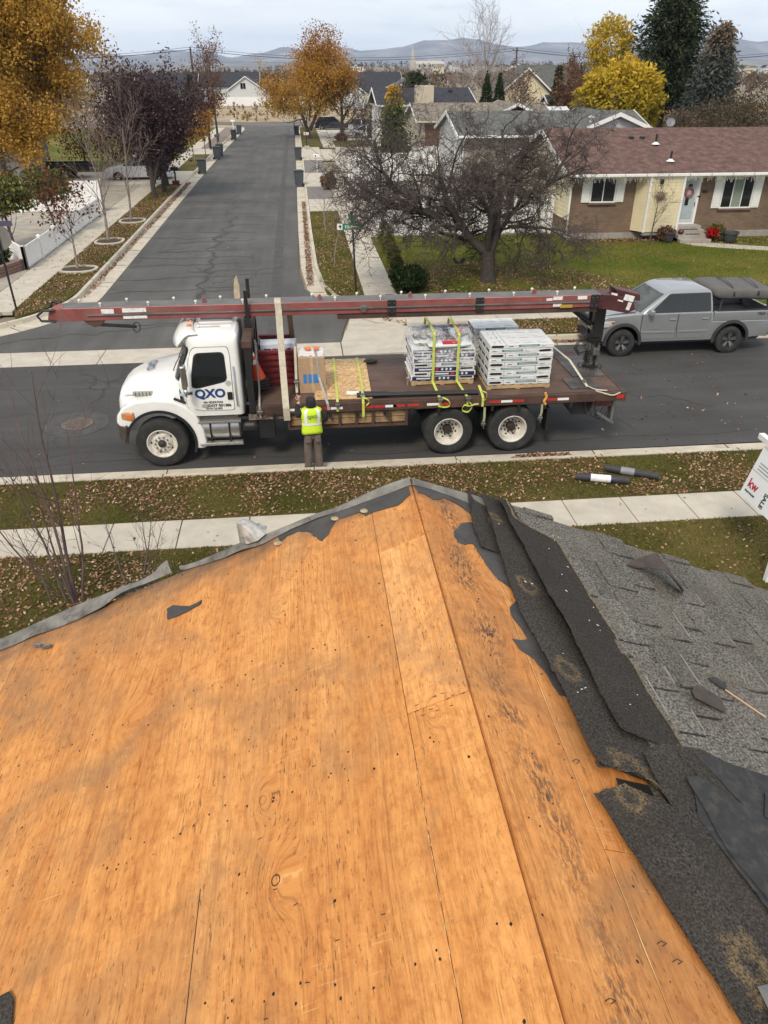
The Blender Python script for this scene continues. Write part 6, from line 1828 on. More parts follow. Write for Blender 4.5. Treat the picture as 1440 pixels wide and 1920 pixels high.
def pring(z, g=0.0):
 t = max(0.0, (z-1.21)/.60)
 xf = 1.30+.86*t**1.05 - g; xb = 3.50-.10*t**2 + g; hw = .90-.17*t + g
 if t > .85: k = (t-.85)/.15; xf += .12*k*k; xb -= .10*k*k; hw -= .07*k*k
 pts = []
 rf, rb = .18, .08
 for cx, cy, rx, ry, a0 in ((xf+rf,-hw+rf*1.5,rf,rf*1.5,180),(xb-rb,-hw+rb,rb,rb,270),(xb-rb,hw-rb,rb,rb,0),(xf+rf,hw-rf*1.5,rf,rf*1.5,90)):
  for i in range(6):
   a = R(a0+90*i/5); pts.append((cx+rx*math.cos(a), cy+ry*math.sin(a), z))
 return pts
green_house(P, 'cabin', pring, [1.20,1.3,1.45,1.6,1.70,1.74,1.77,1.795,1.81], SILV)
def pside(x, z): 
 t = (z-1.21)/.60; return .90-.17*t
def pwin(name, poly, sg, off, m, parent=P):
 b = MB(); pts = rounded(poly, .05)
 b.add([(x, sg*(pside(x,z)+off), z) for x, z in pts] + [(x, sg*(pside(x,z)-.04), z) for x, z in pts], [tuple(range(len(pts)))] + [(i,(i+1)%len(pts),len(pts)+(i+1)%len(pts),len(pts)+i) for i in range(len(pts))])
 return b.build(name, m, parent, tri=True)
for sg in (-1, 1):
 pwin('window_frame', [(1.62,1.225),(2.18,1.72),(3.36,1.73),(3.42,1.235)], sg, .004, FLARE)
 pwin('window', [(1.74,1.245),(2.20,1.68),(2.50,1.69),(2.50,1.245)], sg, .008, DGLASS)
 pwin('rear_window', [(2.58,1.245),(2.58,1.69),(3.28,1.69),(3.34,1.30),(3.30,1.245)], sg, .008, DGLASS)
b = MB()
def wsf(i, j):
 z = 1.245+.46*j/6; ring_ = sorted([p for k, p in enumerate(pring(z, .008)) if k < 6 or k >= 18], key=lambda p: p[1])
 u = (i/14*2-1); lim = ring_[-1][1]-.09; yy = u*lim
 return (float(np.interp(yy, [p[1] for p in ring_], [p[0] for p in ring_])), yy, z)
b.grid(wsf, 15, 7); b.build('windshield', glassmat('pickup_windshield', (.05,.06,.055)), P, smooth='all')
text_obj('lettering', 'TRD', .10, INK, (4.92,-.921,1.13), (R(90),0,0), P, bold=.003, sx=1.25)
text_obj('lettering', '4x4', .10, REDL, (5.17,-.921,1.13), (R(90),0,0), P, bold=.003, sx=1.1)
text_obj('lettering', 'TACOMA', .05, CHROME, (1.85,-.926,.78), (R(90),0,0), P, sx=1.3)
b = MB(); b.prism(rounded([(3.66,1.02),(3.66,1.16),(3.82,1.16),(3.82,1.02)], .02), -.921, -.914); b.build('fuel_door', SILV, P, bevel=.003)
# folded rooftop tent on a bed rack
tent = empty('folded_tent', (7.95+4.45,20.80,1.24), 0, 'grey covered folded tent strapped on a rack over the pickup bed', 'folded tent')
TENTM = mat('tent_grey', (.105,.10,.092), .8, var=.15, scale=3, bump=.5, bscale=7)
b = MB()
def tn(i, j):
 u = i/16*2-1; a = 2*math.pi*j/28
 c, s = math.cos(a), math.sin(a)
 k = (1-abs(u)**10)**.3 if abs(u) < 1 else .0
 y = .76*(abs(c)**.3)*(1 if c >= 0 else -1)*(.9+.1*k); z = .40+.155*(abs(s)**.4)*(1 if s >= 0 else -1)*(.55+.45*k)
 return (u*.93, y, z + .03*mnoise.noise((u*3, c*2, s*2)) + .03*u*(-1))
b.grid(tn, 17, 29)
b.add([tn(0, j) for j in range(28)], [tuple(range(28))]); b.add([tn(16, j) for j in range(28)], [tuple(reversed(range(28)))])
b.build('cover', TENTM, tent, smooth='all')
for x in (-.30,.42):
 b = strap_mesh(MB(), [(x+.1*math.cos(a), .80*math.cos(a), .42+.21*math.sin(a)) for a in np.linspace(-.2,math.pi+.2,18)], .05, (1,0,0)); b.build('strap', BLACK, tent)
for x in (-.72,.72):
 for y in (-.74,.74):
  b = MB(); b.bar((x,y,0),(x*.96,y*.95,.26),.05,.05); b.build('rack_leg', FLARE, tent)
 b = MB(); b.bar((x*.96,-.74,.25),(x*.96,.74,.25),.05,.04); b.build('rack_bar', FLARE, tent)
# ================================================================== houses, fences, street furniture
def roof_mat(name, c1, c2, row=.14, sx=1.0):
 """Far shingle roof: courses and tabs too small to pick apart, as tone only."""
 m, nt, n, l, b = _nodes(name)
 p = _pos(nt)
 f = _noise(nt, p, 3.5, 5, .7)
 c = _ramp(nt, f, [(.3, c1), (.7, c2)])
 p2 = _pos(nt, (1.4, 1.4, 1.0/row*.45))
 g = _noise(nt, p2, 2.2, 3, .6)
 c = _mix(nt, 1.0, c, _ramp(nt, g, [(.35, .70), (.65, 1.15)]), 'MULTIPLY')
 l.new(c, b.inputs['Base Color']); b.inputs['Roughness'].default_value = .92; b.inputs['Specular IOR Level'].default_value = .2
 _bump(nt, b, g, .4, .02)
 return m
def brick_mat(name, c1, c2, mortar, scale=1.0):
 m, nt, n, l, b = _nodes(name)
 g = n.new('ShaderNodeNewGeometry'); s = n.new('ShaderNodeSeparateXYZ'); cb = n.new('ShaderNodeCombineXYZ')
 l.new(g.outputs['Position'], s.inputs[0]); l.new(_math(nt, 'ADD', s.outputs[0], s.outputs[1]), cb.inputs[0]); l.new(s.outputs[2], cb.inputs[1])
 t = n.new('ShaderNodeTexBrick'); t.inputs['Scale'].default_value = 1.0
 t.inputs['Brick Width'].default_value = .21; t.inputs['Row Height'].default_value = .075; t.inputs['Mortar Size'].default_value = .010
 t.inputs['Color1'].default_value = (*c1,1); t.inputs['Color2'].default_value = (*c2,1); t.inputs['Mortar'].default_value = (*mortar,1)
 l.new(cb.outputs[0], t.inputs['Vector'])
 c = _mix(nt, 1.0, t.outputs['Color'], _ramp(nt, _noise(nt, _pos(nt), 1.1, 5, .6), [(.3,.8),(.7,1.15)]), 'MULTIPLY')
 l.new(c, b.inputs['Base Color']); b.inputs['Roughness'].default_value = .9
 _bump(nt, b, t.outputs['Fac'], -.3, .01)
 return m
REDROOF = roof_mat('red_brown_roof', (.105,.062,.052), (.165,.105,.088))
GREYROOF = roof_mat('grey_green_roof', (.085,.088,.085), (.15,.152,.145))
TANROOF = roof_mat('tan_roof', (.17,.145,.115), (.24,.21,.17))
DARKROOF = roof_mat('charcoal_roof', (.030,.032,.040), (.058,.060,.070))
GREENROOF = roof_mat('olive_grey_roof', (.085,.088,.080), (.12,.122,.112))
BRICK = brick_mat('brown_brick', (.15,.095,.062), (.20,.125,.082), (.17,.135,.10))
BRICK2 = brick_mat('dark_brick', (.13,.075,.055), (.17,.10,.07), (.16,.12,.10))
CREAM = mat('cream_siding', (.66,.58,.38), .6, var=.06, scale=2)
TANS = mat('tan_siding', (.52,.46,.35), .6, var=.06, scale=2)
GREYS = mat('grey_siding', (.18,.19,.20), .6, var=.08, scale=2)
LGREY = mat('light_grey_siding', (.55,.56,.55), .6, var=.06, scale=2)
TRIM = mat('white_trim', (.74,.74,.71), .5, var=.05, dirt=(.5,.48,.44), damt=.3)
CURT = mat('green_curtain', (.20,.25,.20), .8, var=.15, scale=9, stretch=(8,8,.3))

def gable_roof(parent, x0, x1, y0, y1, ze, zr, m, axis='x', over=.4, th=.12, name='roof', trim=True):
 """Pitched roof; ridge along axis. ze: height at the eave line (x/y are eave lines)."""
 b = MB()
 if axis == 'x':
  ym = (y0+y1)/2
  sec = [(y0,ze),(ym,zr),(y1,ze),(y1,ze-th),(ym,zr-th),(y0,ze-th)]
  b.prism(sec, x0, x1, 'x')
 else:
  xm = (x0+x1)/2
  b.prism([(x0,ze),(xm,zr),(x1,ze),(x1,ze-th),(xm,zr-th),(x0,ze-th)], y0, y1, 'y')
 o = b.build(name, m, parent)
 if trim:
  for e in (0, 1):
   t = MB()
   if axis == 'x':
    x = (x0-.03, x1+.03)[e]; d = .05 if e else -.05
    for (ya, za), (yb, zb) in ((sec[0], sec[1]), (sec[1], sec[2])):
     t.add([(x,ya,za+.015),(x,yb,zb+.015),(x,yb,zb-.20),(x,ya,za-.20),(x-d,ya,za+.015),(x-d,yb,zb+.015),(x-d,yb,zb-.20),(x-d,ya,za-.20)], [(0,1,2,3),(7,6,5,4),(0,4,5,1),(1,5,6,2),(2,6,7,3),(3,7,4,0)])
   else:
    y = (y0-.03, y1+.03)[e]; d = .05 if e else -.05
    for (xa, za), (xb, zb) in (((x0,ze),((x0+x1)/2,zr)), (((x0+x1)/2,zr),(x1,ze))):
     t.add([(xa,y,za+.015),(xb,y,zb+.015),(xb,y,zb-.20),(xa,y,za-.20),(xa,y-d,za+.015),(xb,y-d,zb+.015),(xb,y-d,zb-.20),(xa,y-d,za-.20)], [(0,1,2,3),(7,6,5,4),(0,4,5,1),(1,5,6,2),(2,6,7,3),(3,7,4,0)])
   t.build('bargeboard', TRIM, o)
 return o
def window(parent, x0, x1, y, z0, z1, mullions=1, shut=False, pane=None, facing='-y', sill=True, fm=None):
 """Window in a wall facing -y (or -x with x used as the wall plane and x0,x1 as y range)."""
 w = empty('window', (0,0,0)); w.parent = parent
 fm = fm or TRIM
 def bx(b, a0, a1, d0, d1, zz0, zz1):
  if facing == '-y': b.bb(a0,a1,y+d0,y+d1,zz0,zz1)
  elif facing == '-x': b.bb(y+d0,y+d1,a0,a1,zz0,zz1)
  else: b.bb(y-d1,y-d0,a0,a1,zz0,zz1)
  return b
 f = .06
 b = MB(); bx(b,x0-f,x1+f,-.05,.02,z1,z1+f); bx(b,x0-f,x1+f,-.05,.02,z0-f,z0); bx(b,x0-f,x0,-.05,.02,z0,z1); bx(b,x1,x1+f,-.05,.02,z0,z1)
 b.build('frame', fm, w)
 n = mullions+1
 for k in range(n):
  a, c = x0+(x1-x0)*k/n, x0+(x1-x0)*(k+1)/n
  bx(MB(), a+.012, c-.012, -.022, -.006, z0, z1).build('pane', pane[k] if isinstance(pane, (list, tuple)) else (pane or DGLASS), w)
  if k: bx(MB(), a-.02, a+.02, -.045, .0, z0, z1).build('mullion', fm, w)
 if sill: bx(MB(), x0-.12, x1+.12, -.10, .0, z0-.14, z0-f-.004).build('sill', BRICK2 if sill == 'brick' else fm, w)
 if shut:
  for a, c in ((x0-f-.40,x0-f-.02),(x1+f+.02,x1+f+.40)):
   sh = bx(MB(), a, c, -.05, -.005, z0-.04, z1+.04).build('shutter', TRIM, w)
   nl = 10
   for k in range(nl):
    zz = z0+.03+(z1-z0-.06)*k/nl
    bx(MB(), a+.05, c-.05, -.062, -.05, zz, zz+(z1-z0-.06)/nl*.55).build('louvre', TRIM, w)
 return w

# ---------------------------------------------------------------- red roofed brick house
h1 = empty('brick_house', (0,0,0), 0, 'brown brick house with red shingle roof, white shutters and pale front door', 'house')
b = MB(); b.bb(12.45,26.5,36.0,44.4,.30,2.95); b.build('wall', BRICK, h1)
b = MB(); b.bb(12.42,26.53,35.97,44.43,.0,.42); b.build('foundation', mat('old_foundation', (.30,.28,.25), .9, var=.2, dirt=(.18,.15,.12), damt=.6), h1)
# cream siding gable end, board by board
gb_ = empty('gable_wall', (0,0,0)); gb_.parent = h1
for k in range(20):
 z0 = 1.0+.178*k; z1 = z0+.19
 h = lambda z: (0 if z < 2.85 else (z-2.85)/1.62*4.4)
 ya, yb = 35.95+h(z0), 44.45-h(z0)
 ya1, yb1 = 35.95+h(z1), 44.45-h(z1)
 if yb1-ya1 < .1: break
 b = MB(); b.add([(12.44,ya,z0),(12.44,yb,z0),(12.44,yb1,z1),(12.44,ya1,z1),(12.40,ya,z0),(12.40,yb,z0),(12.425,yb1,z1),(12.425,ya1,z1)], [(0,1,2,3),(7,6,5,4),(0,4,5,1),(1,5,6,2),(2,6,7,3),(3,7,4,0)])
 b.build('siding_board', CREAM, gb_)
r1 = gable_roof(h1, 12.02, 27.0, 35.42, 45.0, 3.03, 4.60, REDROOF)
for x, y, z, hh in ((17.15,38.3,4.02,.42),(17.24,36.6,3.44,.42)):
 b = MB(); b.cyl((x,y,z-.1),(x,y,z+hh),.05,12); b.build('vent_pipe', BLACK, r1)
 b = MB(); b.lathe([(.20,0),(.16,.03),(.07,.10),(.055,.11)], (x,y,z-.02), 'z', 16); b.build('pipe_flashing', TRIM, r1)
for x in (16.2,16.75):
 b = MB(); b.lathe([(.14,0),(.14,.07),(.09,.12),(.0001,.13)], (x,39.05,4.20), 'z', 14); b.build('roof_vent', BLACK, r1)
b = MB(); b.bb(11.98,27,35.30,35.42,2.93,3.04); gut = b.build('gutter', TRIM, h1, bevel=.015)
b = MB(); b.bb(12.05,26.9,35.42,36.0,2.90,2.935); b.build('soffit', TRIM, h1)
b = MB(); b.tube([(12.35,35.36,2.93),(12.40,35.6,2.7),(12.42,35.93,2.4),(12.42,35.93,.4)], .045, 8); b.build('downpipe', TRIM, h1)
b = MB()
random.seed(12)
for k in range(230):                                     # icicle lights along the eave
 x = 12.3+k*.062; L = random.choice((.05,.10,.16,.24))*random.uniform(.7,1.2)
 b.bar((x,35.29,2.94),(x+random.uniform(-.02,.02),35.29,2.94-L),.006)
 for q in range(int(L/.05)+1): b.box((x,35.285,2.92-q*.05),(.014,.014,.022))
tag(b.build('icicle_lights', mat('pale_light_string', (.62,.60,.54), .5), h1), kind='stuff')
for k in range(14):
 b = MB(); b.box((12.6+1.02*k,35.29,3.0),(.03,.03,.09)); b.build('gutter_clip', mat('clip_grey', (.4,.4,.38), .5), gut)
window(h1, 13.42, 14.52, 36.0, 1.82, 2.80, 1, True, sill='brick')
window(h1, 19.80, 21.24, 36.0, 1.48, 2.82, 2, True, pane=[DGLASS, CURT, DGLASS], sill='brick')
# siding bump-out with the slanted left cheek
pnl = empty('siding_panel', (0,0,0)); pnl.parent = h1
for k in range(17):
 z0 = .52+.143*k
 b = MB(); b.bb(15.95,17.52,35.42,35.46,z0,z0+.15)
 b.v = [(x, y + (.012 if z > z0+.1 else 0), z) for x, y, z in b.v]
 b.build('siding_board', CREAM, pnl)
 b = MB(); b.add([(15.55,36.0,z0),(15.95,35.43,z0),(15.95,35.445,z0+.15),(15.55,36.0,z0+.15)], [(0,1,2,3)]); b.build('siding_board', CREAM, pnl, solid=.02)
for q in ((15.90,15.99,35.38,35.46,.50,2.95),(17.50,17.60,35.38,35.98,.50,2.95)):
 b = MB(); b.bb(*q); b.build('corner_trim', TRIM, pnl)
b = MB(); b.bb(15.95,17.55,35.46,36.0,.36,.51); b.build('panel_base', MATS['old_foundation'], pnl)
# door
dr_ = empty('front_door', (0,0,0)); dr_.parent = h1
b = MB(); b.bb(17.58,18.62,35.90,36.02,.72,2.86); b.build('door_frame', TRIM, dr_)
b = MB(); b.bb(17.68,18.50,35.875,35.91,.86,2.76); b.build('storm_door', mat('door_pale_blue', (.50,.55,.55), .3, var=.06), dr_, bevel=.01)
b = MB(); b.bb(17.78,18.40,35.86,35.876,1.0,2.66); b.build('door_glass', mat('door_glass_pale', (.36,.42,.43), .15, var=.1), dr_)
b = MB(); b.bb(17.95,18.12,35.85,35.862,1.60,2.05); b.build('door_light', DGLASS, dr_)
b = MB(); b.bb(18.44,18.47,35.84,35.88,1.55,1.75); b.build('handle', STEEL, dr_)
b = MB(); b.bb(18.78,19.02,35.97,36.0,2.12,2.24); b.build('number_plaque', BLACK, h1, bevel=.02)
b = MB(); b.box((18.62,35.93,1.98),(.16,.10,.05)); b.build('mail_slot', BLACK, h1)
st_ = empty('front_steps', (0,0,0)); st_.parent = h1
for k, (y0, z1) in enumerate(((34.55,.30),(34.85,.46),(35.15,.62),(35.40,.76))):
 b = MB(); b.bb(17.45,18.95-.06*k,y0,35.98,GZ,z1); b.build('step', mat('step_concrete', (.33,.30,.265), .9, var=.15, dirt=(.2,.17,.14)), st_, bevel=.015)
 if 0 < k < 3:
  b = MB(); b.bb(17.85,18.55,y0+.04,y0+.24,z1+.001,z1+.012); b.build('mat', BLACK, st_)
# ornaments on the wall
sn = empty('sun_ornament', (16.52,35.40,2.08), 0, 'metal sun face ornament on the cream siding panel', 'ornament')
SUNM = mat('aged_bronze', (.20,.13,.10), .6, .4, var=.3, scale=15)
b = MB(); b.lathe([(.0001,-.05),(.11,-.045),(.16,-.01),(.16,.0)], n=20, ax='y'); b.build('face', SUNM, sn, smooth=True)
for k in range(14):
 a = 2*math.pi*k/14; r = .34 if k % 2 else .28
 b = MB(); b.add([(.15*math.cos(a-.18),-.01,.15*math.sin(a-.18)),(.15*math.cos(a+.18),-.01,.15*math.sin(a+.18)),(r*math.cos(a+.08),-.02,r*math.sin(a+.08))], [(0,1,2)]); b.build('ray', SUNM, sn, solid=.015)
lp = empty('porch_lamp', (16.42,35.40,2.70), 0, 'dark lantern lamp above the sun ornament', 'lamp')
b = MB(); b.box((0,-.10,0),(.12,.12,.18),taper=(1.2,1.2)); b.build('lantern', DGLASS, lp, bevel=.01)
b = MB(); b.box((0,-.10,.11),(.17,.17,.03),taper=(.5,.5)); b.bar((0,0,.05),(0,-.1,.12),.02); b.build('bracket', BLACK, lp)
wr = empty('door_wreath', (18.08,35.84,2.22), 0, 'round red and grey wreath with a bow hanging on the front door', 'wreath')
b = MB(); b.tube([(.17*math.cos(a),0,.20*math.sin(a)-.05) for a in np.linspace(0,2*math.pi,18)], [.055+.015*(i % 2) for i in range(18)], 7); b.build('ring', mat('wreath_red', (.28,.09,.10), .9, var=.5, scale=22), wr)
b = MB(); b.box((0,-.03,.26),(.16,.06,.12)); b.build('bow', BLACK, wr, bevel=.03)
# dish
ds = empty('satellite_dish', (18.95,41.0,4.42), 0, 'grey satellite dish behind the ridge of the red roof', 'satellite dish')
b = MB(); b.lathe([(.0001,.0),(.15,.015),(.28,.06),(.36,.11)], n=24, cap=False); d_ = b.build('reflector', mat('dish_grey', (.17,.18,.20), .5), ds, smooth=True, solid=.015, loc=(0,0,.55), rot=(R(60),R(-20),0))
b = MB(); b.tube([(0,0,-.1),(0,0,.35),(0,-.05,.55)], .03, 8); b.bar((0,-.02,.5),(-.1,-.4,.7),.025); b.build('mast', STEEL, ds); ds.scale = (.62,.62,.62)
# pots and plants on the steps' sides come later
# ---------------------------------------------------------------- grey roofed house behind
h2 = empty('grey_roof_house', (0,0,0), 0, 'low brick house with grey green roof and white gable behind the bare tree', 'house')
b = MB(); b.bb(10.1,22,50.4,58.2,.1,3.55); b.build('wall', mat('taupe_wall', (.30,.27,.23), .85, var=.1), h2)
b = MB(); b.prism([(50.4,3.5),(58.2,3.5),(54.3,4.62)], 10.06, 10.12, 'x'); b.bb(10.06,10.1,50.4,58.2,.1,3.5); b.build('gable_wall', LGREY, h2)
gable_roof(h2, 9.75, 22.4, 49.9, 58.7, 3.62, 4.78, GREYROOF)
b = MB(); b.bb(9.8,22.4,49.78,49.9,3.50,3.63); b.build('gutter', TRIM, h2, bevel=.015)
b = MB(); b.tube([(10.2,49.85,3.5),(10.2,50.3,3.2),(10.2,50.36,.2)], .05, 8); b.build('downpipe', TRIM, h2)
window(h2, 52.2, 53.4, 10.06, 1.5, 2.6, 1, facing='-x')
b = MB(); b.bb(16.5,20.6,47.0,50.4,.1,4.0); b.prism([(16.4,4.0),(20.7,4.0),(18.5,4.86)], 47.0, 49.0); wing = b.build('wing_wall', LGREY, h2)
for k in range(6):
 b = MB(); z = 3.95+.14*k; hw = 2.1*(1-(z-3.95)/.95); b.bb(18.52-hw,18.52+hw,46.965,46.995,z,z+.12); b.build('siding_board', LGREY, wing)
b = MB(); b.bb(18.38,18.66,46.93,46.97,4.22,4.58); lv = b.build('gable_vent', TRIM, wing)
for k in range(5):
 b = MB(); b.bb(18.42,18.62,46.915,46.93,4.26+.06*k,4.29+.06*k); b.build('louvre', LGREY, lv)
gable_roof(h2, 16.1, 20.9, 46.6, 54.0, 4.06, 4.98, GREYROOF, 'y', name='wing_roof')
b = MB(); b.cyl((17.15,47.6,4.2),(17.15,47.6,4.72),.09,12); b.lathe([(.17,4.66),(.17,4.72),(.05,4.80)], (17.15,47.6,0), 'z', 14); b.build('flue', mat('flue_grey', (.5,.5,.48), .5), h2)
# ---------------------------------------------------------------- tan house with brown garage
h3 = empty('tan_house', (0,0,0), 0, 'tan house with brown garage end, dark upper roof and boxed chimney', 'house')
b = MB(); b.bb(9.9,20.5,66.4,73.6,.1,3.5); b.build('wall', TANS, h3)
b = MB(); b.prism([(66.4,3.45),(73.6,3.45),(70,4.55)], 9.86, 9.92, 'x'); b.bb(9.86,9.9,66.4,73.6,.1,3.45); b.build('gable_wall', mat('stone_wall', (.42,.37,.29), .9, var=.3, scale=3), h3)
b = MB(); b.bb(10.3,20.5,66.34,66.4,.1,3.3); b.build('brick_front', mat('rust_brown_brick', (.17,.095,.06), .9, var=.2, scale=3), h3)
gable_roof(h3, 9.5, 20.9, 65.9, 74.1, 3.58, 4.72, TANROOF)
b = MB(); b.bb(9.5,20.9,65.78,65.9,3.46,3.58); b.build('gutter', mat('cream_trim', (.60,.54,.42), .5), h3, bevel=.015)
b = MB(); b.tube([(10.1,65.84,3.46),(10.05,66.2,3.2),(10.05,66.3,.2)], .05, 8); b.build('downpipe', MATS['cream_trim'], h3)
gable_roof(h3, 15.0, 19.0, 63.5, 70, 4.0, 4.9, TANROOF, 'y', name='cross_roof')
for y in (68.2,71.6):
 b = MB(); b.box((9.80,y,2.3),(.12,.16,.30)); b.build('wall_lamp', BLACK, h3, bevel=.02)
b = MB(); b.bb(8.0,16.4,77.0,84.5,.1,4.15); up_ = b.build('upper_wall', TANS, h3)
for k in range(22):
 b = MB(); b.bb(8.0,10.5,76.965,76.995,.3+.175*k,.3+.175*k+.16); b.build('siding_board', TANS, up_)
gable_roof(h3, 7.3, 16.6, 76.0, 85.5, 4.32, 5.62, DARKROOF, name='upper_roof')
b = MB(); b.bb(7.3,16.6,75.88,76.0,4.20,4.34); b.build('upper_gutter', TRIM, h3)
b = MB(); b.bb(10.86,12.4,75.6,76.9,3.3,5.87); ch = b.build('chimney', TANS, h3)
for k in range(15):
 b = MB(); b.bb(10.84,12.42,75.565,75.595,3.35+.168*k,3.35+.168*k+.15); b.build('siding_board', TANS, ch)
b = MB(); b.bb(11.4,11.65,75.9,76.3,5.87,6.12); b.build('chimney_cap', BLACK, ch)
b = MB(); b.cyl((12.1,76.2,5.87),(12.1,76.2,6.02),.14,12); b.build('chimney_pot', STEEL, ch)
for x in (9.6,14.6):
 b = MB(); b.box((x,79.4,5.42),(.4,.35,.12)); b.build('roof_vent', BLACK, h3)
b = MB(); b.bb(7.6,7.95,77.5,84,.1,4.2); b.build('porch_post_wall', TRIM, h3)
window(h3, 8.4, 9.4, 77.0, 1.4, 2.5, 1)
# ---------------------------------------------------------------- grey house on the left
h4 = empty('grey_house', (0,0,0), 0, 'dark grey house with white garage door at the left edge', 'house')
b = MB(); b.bb(-32,-20.2,58.6,70,.1,2.7); b.build('wall', GREYS, h4)
gable_roof(h4, -32.4, -19.6, 58.0, 70.6, 2.75, 4.7, DARKROOF)
window(h4, -21.5, -20.55, 58.6, 1.2, 2.3, 1)
b = MB(); b.bb(-20.2,-20.14,59.3,63.0,.15,2.3); gd = b.build('garage_door', TRIM, h4)
for k in range(4):
 b = MB(); b.bb(-20.14,-20.115,59.35,62.95,.2+.52*k,.68+.52*k); b.build('door_panel', TRIM, gd)
b = MB(); b.bb(-20.2,-20.1,63.05,63.3,.1,2.7); b.build('corner_trim', BLACK, h4)
b = MB(); b.box((-19.9,59.0,.62),(.35,.3,.95)); o = b.build('garden_bin', BLACK, bevel=.03); tag(o, 'black bin standing against the dark grey house', 'bin')
# ---------------------------------------------------------------- houses farther off
def far_house(label, x, y, w, d, ze, zr, wm, rm, axis='x', wins=(), rz=0.0):
 h = empty('distant_house', (x, y, 0), R(rz), label, 'house', 'distant houses')
 b = MB(); b.bb(-w/2,w/2,-d/2,d/2,.0,ze)
 if axis == 'x': b.prism([(-d/2,ze-.01),(d/2,ze-.01),(0,zr-.1)], -w/2, w/2, 'x')
 else: b.prism([(-w/2,ze-.01),(w/2,ze-.01),(0,zr-.1)], -d/2, d/2, 'y')
 b.build('wall', wm, h)
 gable_roof(h, -w/2-.4, w/2+.4, -d/2-.4, d/2+.4, ze, zr, rm, axis)
 for a, c, z0, z1 in wins:
  window(h, a, c, -d/2, z0, z1, 1, sill=False)
 return h
far_house('olive roofed tall house behind the red roof ridge', 37, 112, 15, 12, 4.9, 7.6, TANS, GREENROOF, 'x', ((-5,-4,2,3.4),(3,4,2,3.4)))
far_house('cream gable front beside the olive roofed house', 29.0, 109, 6, 8, 4.6, 7.3, CREAM, GREENROOF, 'y', ((-1,1,2,3.2),))
far_house('blue grey roofed house low behind the yellow willow', 33, 96, 8, 8, 2.6, 4.6, LGREY, DARKROOF, 'x', ((-2.5,-1.6,1.4,2.2),(-.5,.4,1.4,2.2)))
far_house('pale blue shed with lap siding left of the yellow willow', 23.8, 78, 2.6, 3, 3.6, 4.1, mat('pale_blue_siding', (.55,.62,.68), .6), LGREY)
far_house('pale gabled house left of the golden street tree', -11.0, 205, 8, 10, 3.0, 5.8, LGREY, DARKROOF, 'y', ((-1.2,.0,3.2,4.4),))
far_house('dark hipped roof house behind the white gabled one', -17.5, 214, 18, 10, 3.6, 6.6, LGREY, DARKROOF, 'x', ((-5,-4,1.5,2.8),))
far_house('green grey house with dark roof behind the purple trees', -30, 212, 14, 10, 3.6, 6.4, mat('sage_siding', (.25,.27,.22), .6), DARKROOF, 'x', ((-4,-3,1.5,2.8),(0,1,1.5,2.8)))
far_house('low tan house at the far left behind the cottonwood', -52, 190, 16, 10, 3.2, 5.4, TANS, TANROOF)
far_house('long charcoal roofed house right of the golden street tree', 15.5, 188, 15, 12, 3.0, 6.6, TANS, DARKROOF, 'x', ((-5,-4,1.2,2.4),(1,2,1.2,2.4)))
far_house('charcoal gabled wing in front of the long far house', 11.5, 178, 6, 7, 2.8, 5.2, LGREY, DARKROOF, 'y')
far_house('grey roofed house with white gable behind the tan house', 17, 128, 10, 9, 3.4, 6.0, TRIM, GREYROOF, 'y', ((-1,1,1.5,2.8),))
# low rise at the back with its rows of houses and the spired temple
def hill(name, cx, cy, rx, ry, h, m, n=40):
 b = MB()
 def fn(i, j):
  u = i/(n-1)*2-1; v = j/(n-1)*2-1
  r = min(1, math.hypot(u, v))
  return (cx+u*rx, cy+v*ry, -.3 + h*(.5+.5*math.cos(math.pi*r))*(1+.12*mnoise.noise((u*4, v*4, h))))
 b.grid(fn, n, n)
 return tag(b.build(name, m, smooth='all'), kind='structure')
SCRUB = mat('scrub_hill', (.20,.165,.125), .95, var=.35, scale=.02, dirt=(.12,.10,.075), dscale=.05, damt=.7)
hill('low_rise', 210, 980, 520, 320, 11, SCRUB)
tp = empty('spired_temple', (141,900,8.0), 0, 'pale stone temple with one tall spire on the far rise', 'temple')
STONE = mat('pale_temple_stone', (.42,.39,.34), .7, var=.05)
b = MB(); b.bb(-14,16,-8,8,0,4.2); b.build('nave', STONE, tp)
b = MB(); b.prism([(-8,4.2),(8,4.2),(0,6.6)], -14, 16, 'x'); b.build('nave_roof', STONE, tp)
b = MB(); b.bb(-19,-14,-3,3,0,8.5); b.box((-16.5,0,11),(3.4,3.4,5)); b.build('tower', STONE, tp)
b = MB(); b.lathe([(1.5,13.4),(1.2,15.4),(.6,16.4),(.35,19.5),(.05,23)], (-16.5,0,0), 'z', 8); b.build('spire', STONE, tp)
for k in range(5):
 b = MB(); b.bb(-11+5.5*k,-9.5+5.5*k,-8.1,-8.0,1,3.4); b.build('window', DGLASS, tp)
random.seed(77)
WM = [TRIM, TANS, LGREY, mat('beige_wall', (.45,.40,.33), .7), mat('brown_wall', (.26,.19,.15), .8)]
names_p = ('left of the temple','just right of the temple','between temple and bare poplar','beyond the bare poplar','above the tan house roof','above the olive roof','left of the yellow tree','beyond the blue spruce','at the far right edge','above the right brown shrubs')
hx = [(52,700,7),(128,760,8),(150,690,7),(176,720,7.5),(196,690,7),(222,700,7.5),(258,720,7),(150,800,9.5),(285,690,6.5),(236,640,6),(330,700,6.5),(362,660,6),(395,690,6),(420,650,6),(88,690,6),(206,780,8.5),(268,650,6),(300,740,7)]
